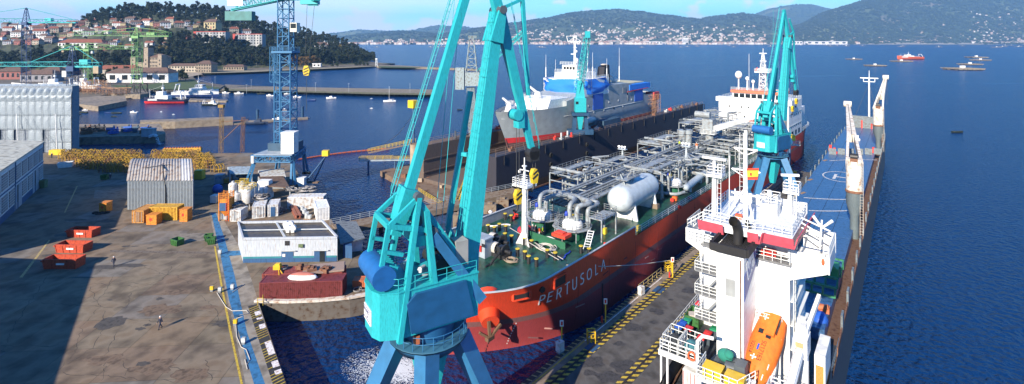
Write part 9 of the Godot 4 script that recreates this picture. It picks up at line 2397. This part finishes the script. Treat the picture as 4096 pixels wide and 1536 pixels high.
# ---- people: one skin over a posed skeleton -------------------------------------------------------
func figure(step: float,cols: Array) -> ArrayMesh:
	var B = [[0,0.95,0,0,1.42,0,0.15,0.17],[0,1.42,0,0,1.52,0,0.07,0.065],[0,1.6,0.01,0,1.68,0.01,0.095,0.105],[0,1.63,0.1,0,1.6,0.13,0.03,0.02]]
	for s in [-1.0,1.0]:
		var f = step*s
		B.append([s*0.1,0.95,0,s*0.11,0.5,f*0.16+0.04,0.1,0.07]); B.append([s*0.11,0.5,f*0.16+0.04,s*0.12,0.09,f*0.3 - 0.03,0.07,0.05]); B.append([s*0.12,0.05,f*0.3 - 0.05,s*0.12,0.05,f*0.3+0.16,0.055,0.045])
		B.append([s*0.19,1.4,0,s*0.25,1.12,-f*0.1,0.075,0.055]); B.append([s*0.25,1.12,-f*0.1,s*0.25,0.87,-f*0.2+0.08,0.055,0.04])
		for k in 4: B.append([s*0.25,0.86,-f*0.2+0.06+k*0.022,s*0.25,0.74+0.012*absf(k - 1.4),-f*0.2+0.09+k*0.025,0.022,0.013])
		B.append([s*0.24,0.85,-f*0.2+0.12,s*0.22,0.79,-f*0.2+0.17,0.02,0.014])
	var bones = []
	for b in B: bones.append([Vector3(b[0],b[1],b[2]),Vector3(b[3],b[4],b[5]),b[6],b[7]])
	var c = 0.036; var nx = 20; var ny = 51; var nz = 24
	var o = Vector3(-nx*c/2,-0.02,-nz*c/2); var F = PackedFloat32Array(); F.resize(nx*ny*nz); F.fill(1.0)
	for b in bones:
		var p: Vector3 = b[0]; var d: Vector3 = b[1] - p; var l = d.length_squared(); var q: Vector3 = b[1]
		var lo = (p.min(q) - Vector3.ONE*0.26 - o)/c; var hi = (p.max(q)+Vector3.ONE*0.26 - o)/c
		for x in range(maxi(0,int(lo.x)),mini(nx,int(hi.x)+1)):
			for y in range(maxi(0,int(lo.y)),mini(ny,int(hi.y)+1)):
				for z in range(maxi(0,int(lo.z)),mini(nz,int(hi.z)+1)):
					var v = o+Vector3(x,y,z)*c; var t = clampf((v - p).dot(d)/l,0,1)
					var r = (v - p - d*t).length() - lerpf(b[2],b[3],t); var i = (x*ny+y)*nz+z
					var h = maxf(0.035 - absf(F[i] - r),0.0)
					F[i] = minf(F[i],r) - h*h/0.14
	var id = {}; var P = PackedVector3Array()
	for x in nx - 1:
		for y in ny - 1:
			for z in nz - 1:
				var m = Vector3.ZERO; var n = 0
				var k = [0,nz,ny*nz,ny*nz+nz]; var base = (x*ny+y)*nz+z
				var cn = []
				for q in [0,1,nz,nz+1,ny*nz,ny*nz+1,ny*nz+nz,ny*nz+nz+1]: cn.append(F[base+q])
				for e in [[0,1],[2,3],[4,5],[6,7],[0,2],[1,3],[4,6],[5,7],[0,4],[1,5],[2,6],[3,7]]:
					var a: float = cn[e[0]]; var b: float = cn[e[1]]
					if (a < 0) != (b < 0):
						var t = a/(a - b)
						m += Vector3(e[0] >> 2 & 1,e[0] >> 1 & 1,e[0] & 1).lerp(Vector3(e[1] >> 2 & 1,e[1] >> 1 & 1,e[1] & 1),t); n += 1
				if n:
					id[Vector3i(x,y,z)] = P.size()
					P.append(o+(Vector3(x,y,z)+m/n)*c)
	var s = SC(Color.WHITE); var A = [Vector3i(1,0,0),Vector3i(0,1,0),Vector3i(0,0,1)]
	for v in id:
		for a in 3:
			var u: Vector3i = A[(a+1) % 3]; var w: Vector3i = A[(a+2) % 3]; var v2: Vector3i = v+A[a]
			if v[(a+1) % 3] == 0 or v[(a+2) % 3] == 0 or v2.x >= nx or v2.y >= ny or v2.z >= nz: continue
			var f0: float = F[(v.x*ny+v.y)*nz+v.z]; var f1: float = F[(v2.x*ny+v2.y)*nz+v2.z]
			if (f0 < 0) == (f1 < 0) or not (id.has(v - u) and id.has(v - w) and id.has(v - u - w)): continue
			var q = [P[id[v - u - w]],P[id[v - w]],P[id[v]],P[id[v - u]]]
			var y: float = (q[0].y+q[2].y)/2; var ax = absf(q[0].x)
			s.tint = cols[0] if y > 1.67 else Color(0.45,0.26,0.18) if y > 1.5 or ax > 0.2 and y < 0.88 and y > 0.7 else cols[1] if y > 0.98 or ax > 0.19 and y > 0.7 else cols[2] if y > 0.12 else Color(0.03,0.03,0.03)
			if f0 < 0: s.quad(q[0],q[1],q[2],q[3])
			else: s.quad(q[3],q[2],q[1],q[0])
	return s.mesh()
func people():
	var nv = Color(0.02,0.025,0.05); var wh = Color(0.7,0.7,0.72); var m = vmat("clothing",0.85,0.3,"")
	var K = [figure(1.0,[wh,nv,nv]),figure(0.15,[wh,nv,nv]),figure(0.3,[wh,Color(0.7,0.14,0.03),Color(0.65,0.62,0.6)]),figure(0.2,[Color(0.1,0.2,0.4),Color(0.45,0.6,0.05),nv])]
	var G9 = func(px,py): return G(px,py,9.0)
	for q in [[G(455,1066),0,0.2,"person in dark blue overalls and white helmet walking past the skips"],[G(641,1315),0,-0.4,"person in dark clothes striding across the cracked concrete alone"],[G(441,718),1,0.6,"person in dark overalls standing beside the small green skip"],[G(207,632),1,0.3,"person in dark clothes standing by the wrapped shelter"],[G9.call(2004,987),1,0.9,"person in dark overalls and white helmet at the tanker's winch, hands down"],[G9.call(2019,984),1,0.2,"second person in dark overalls standing at the tanker's winch"],[G9.call(2131,938),1,0.0,"person in dark overalls beside the tanker's red tarpaulin"],[G9.call(2143,940),1,0.5,"person in dark overalls and helmet next to the orange-clad one"],[G9.call(2154,948),2,0.0,"person in orange jacket standing by the tanker's first dome"],[G9.call(2169,945),3,0.6,"person in yellow high-visibility jacket by the tanker's first dome"],[G(1076,775),3,0.2,"person in green jacket standing in the brown shed's opening"],[G(1086,777),1,0.7,"person in dark overalls standing in the brown shed's opening"],[G(2718,588,14.5),3,0.3,"person in yellow jacket beside the tanker's vent masts"],[G(2786,597,14.5),2,0.1,"person in orange jacket on the tanker's aft deck house"]]:
		var o = one("person",q[3],"person",K[q[1]],m)
		o.position = q[0]
		o.rotation.y = q[2]
		if q[1] == 0: o.scale = Vector3.ONE*1.02
func _ready():
	rng.seed = 7
	view()
	mt("black_steel",Color(0.02,0.02,0.022),0.5); mt("pipe_grey",Color(0.27,0.32,0.36),0.5,0,"r",0.25)
	bump.frequency = 0.05
	water()
	hills()
	headland()
	yard()
	jetty()
	tanker()
	cargo_ship()
	dock()
	cranes()
	yard_things()
	village()
	trees()
	boats()
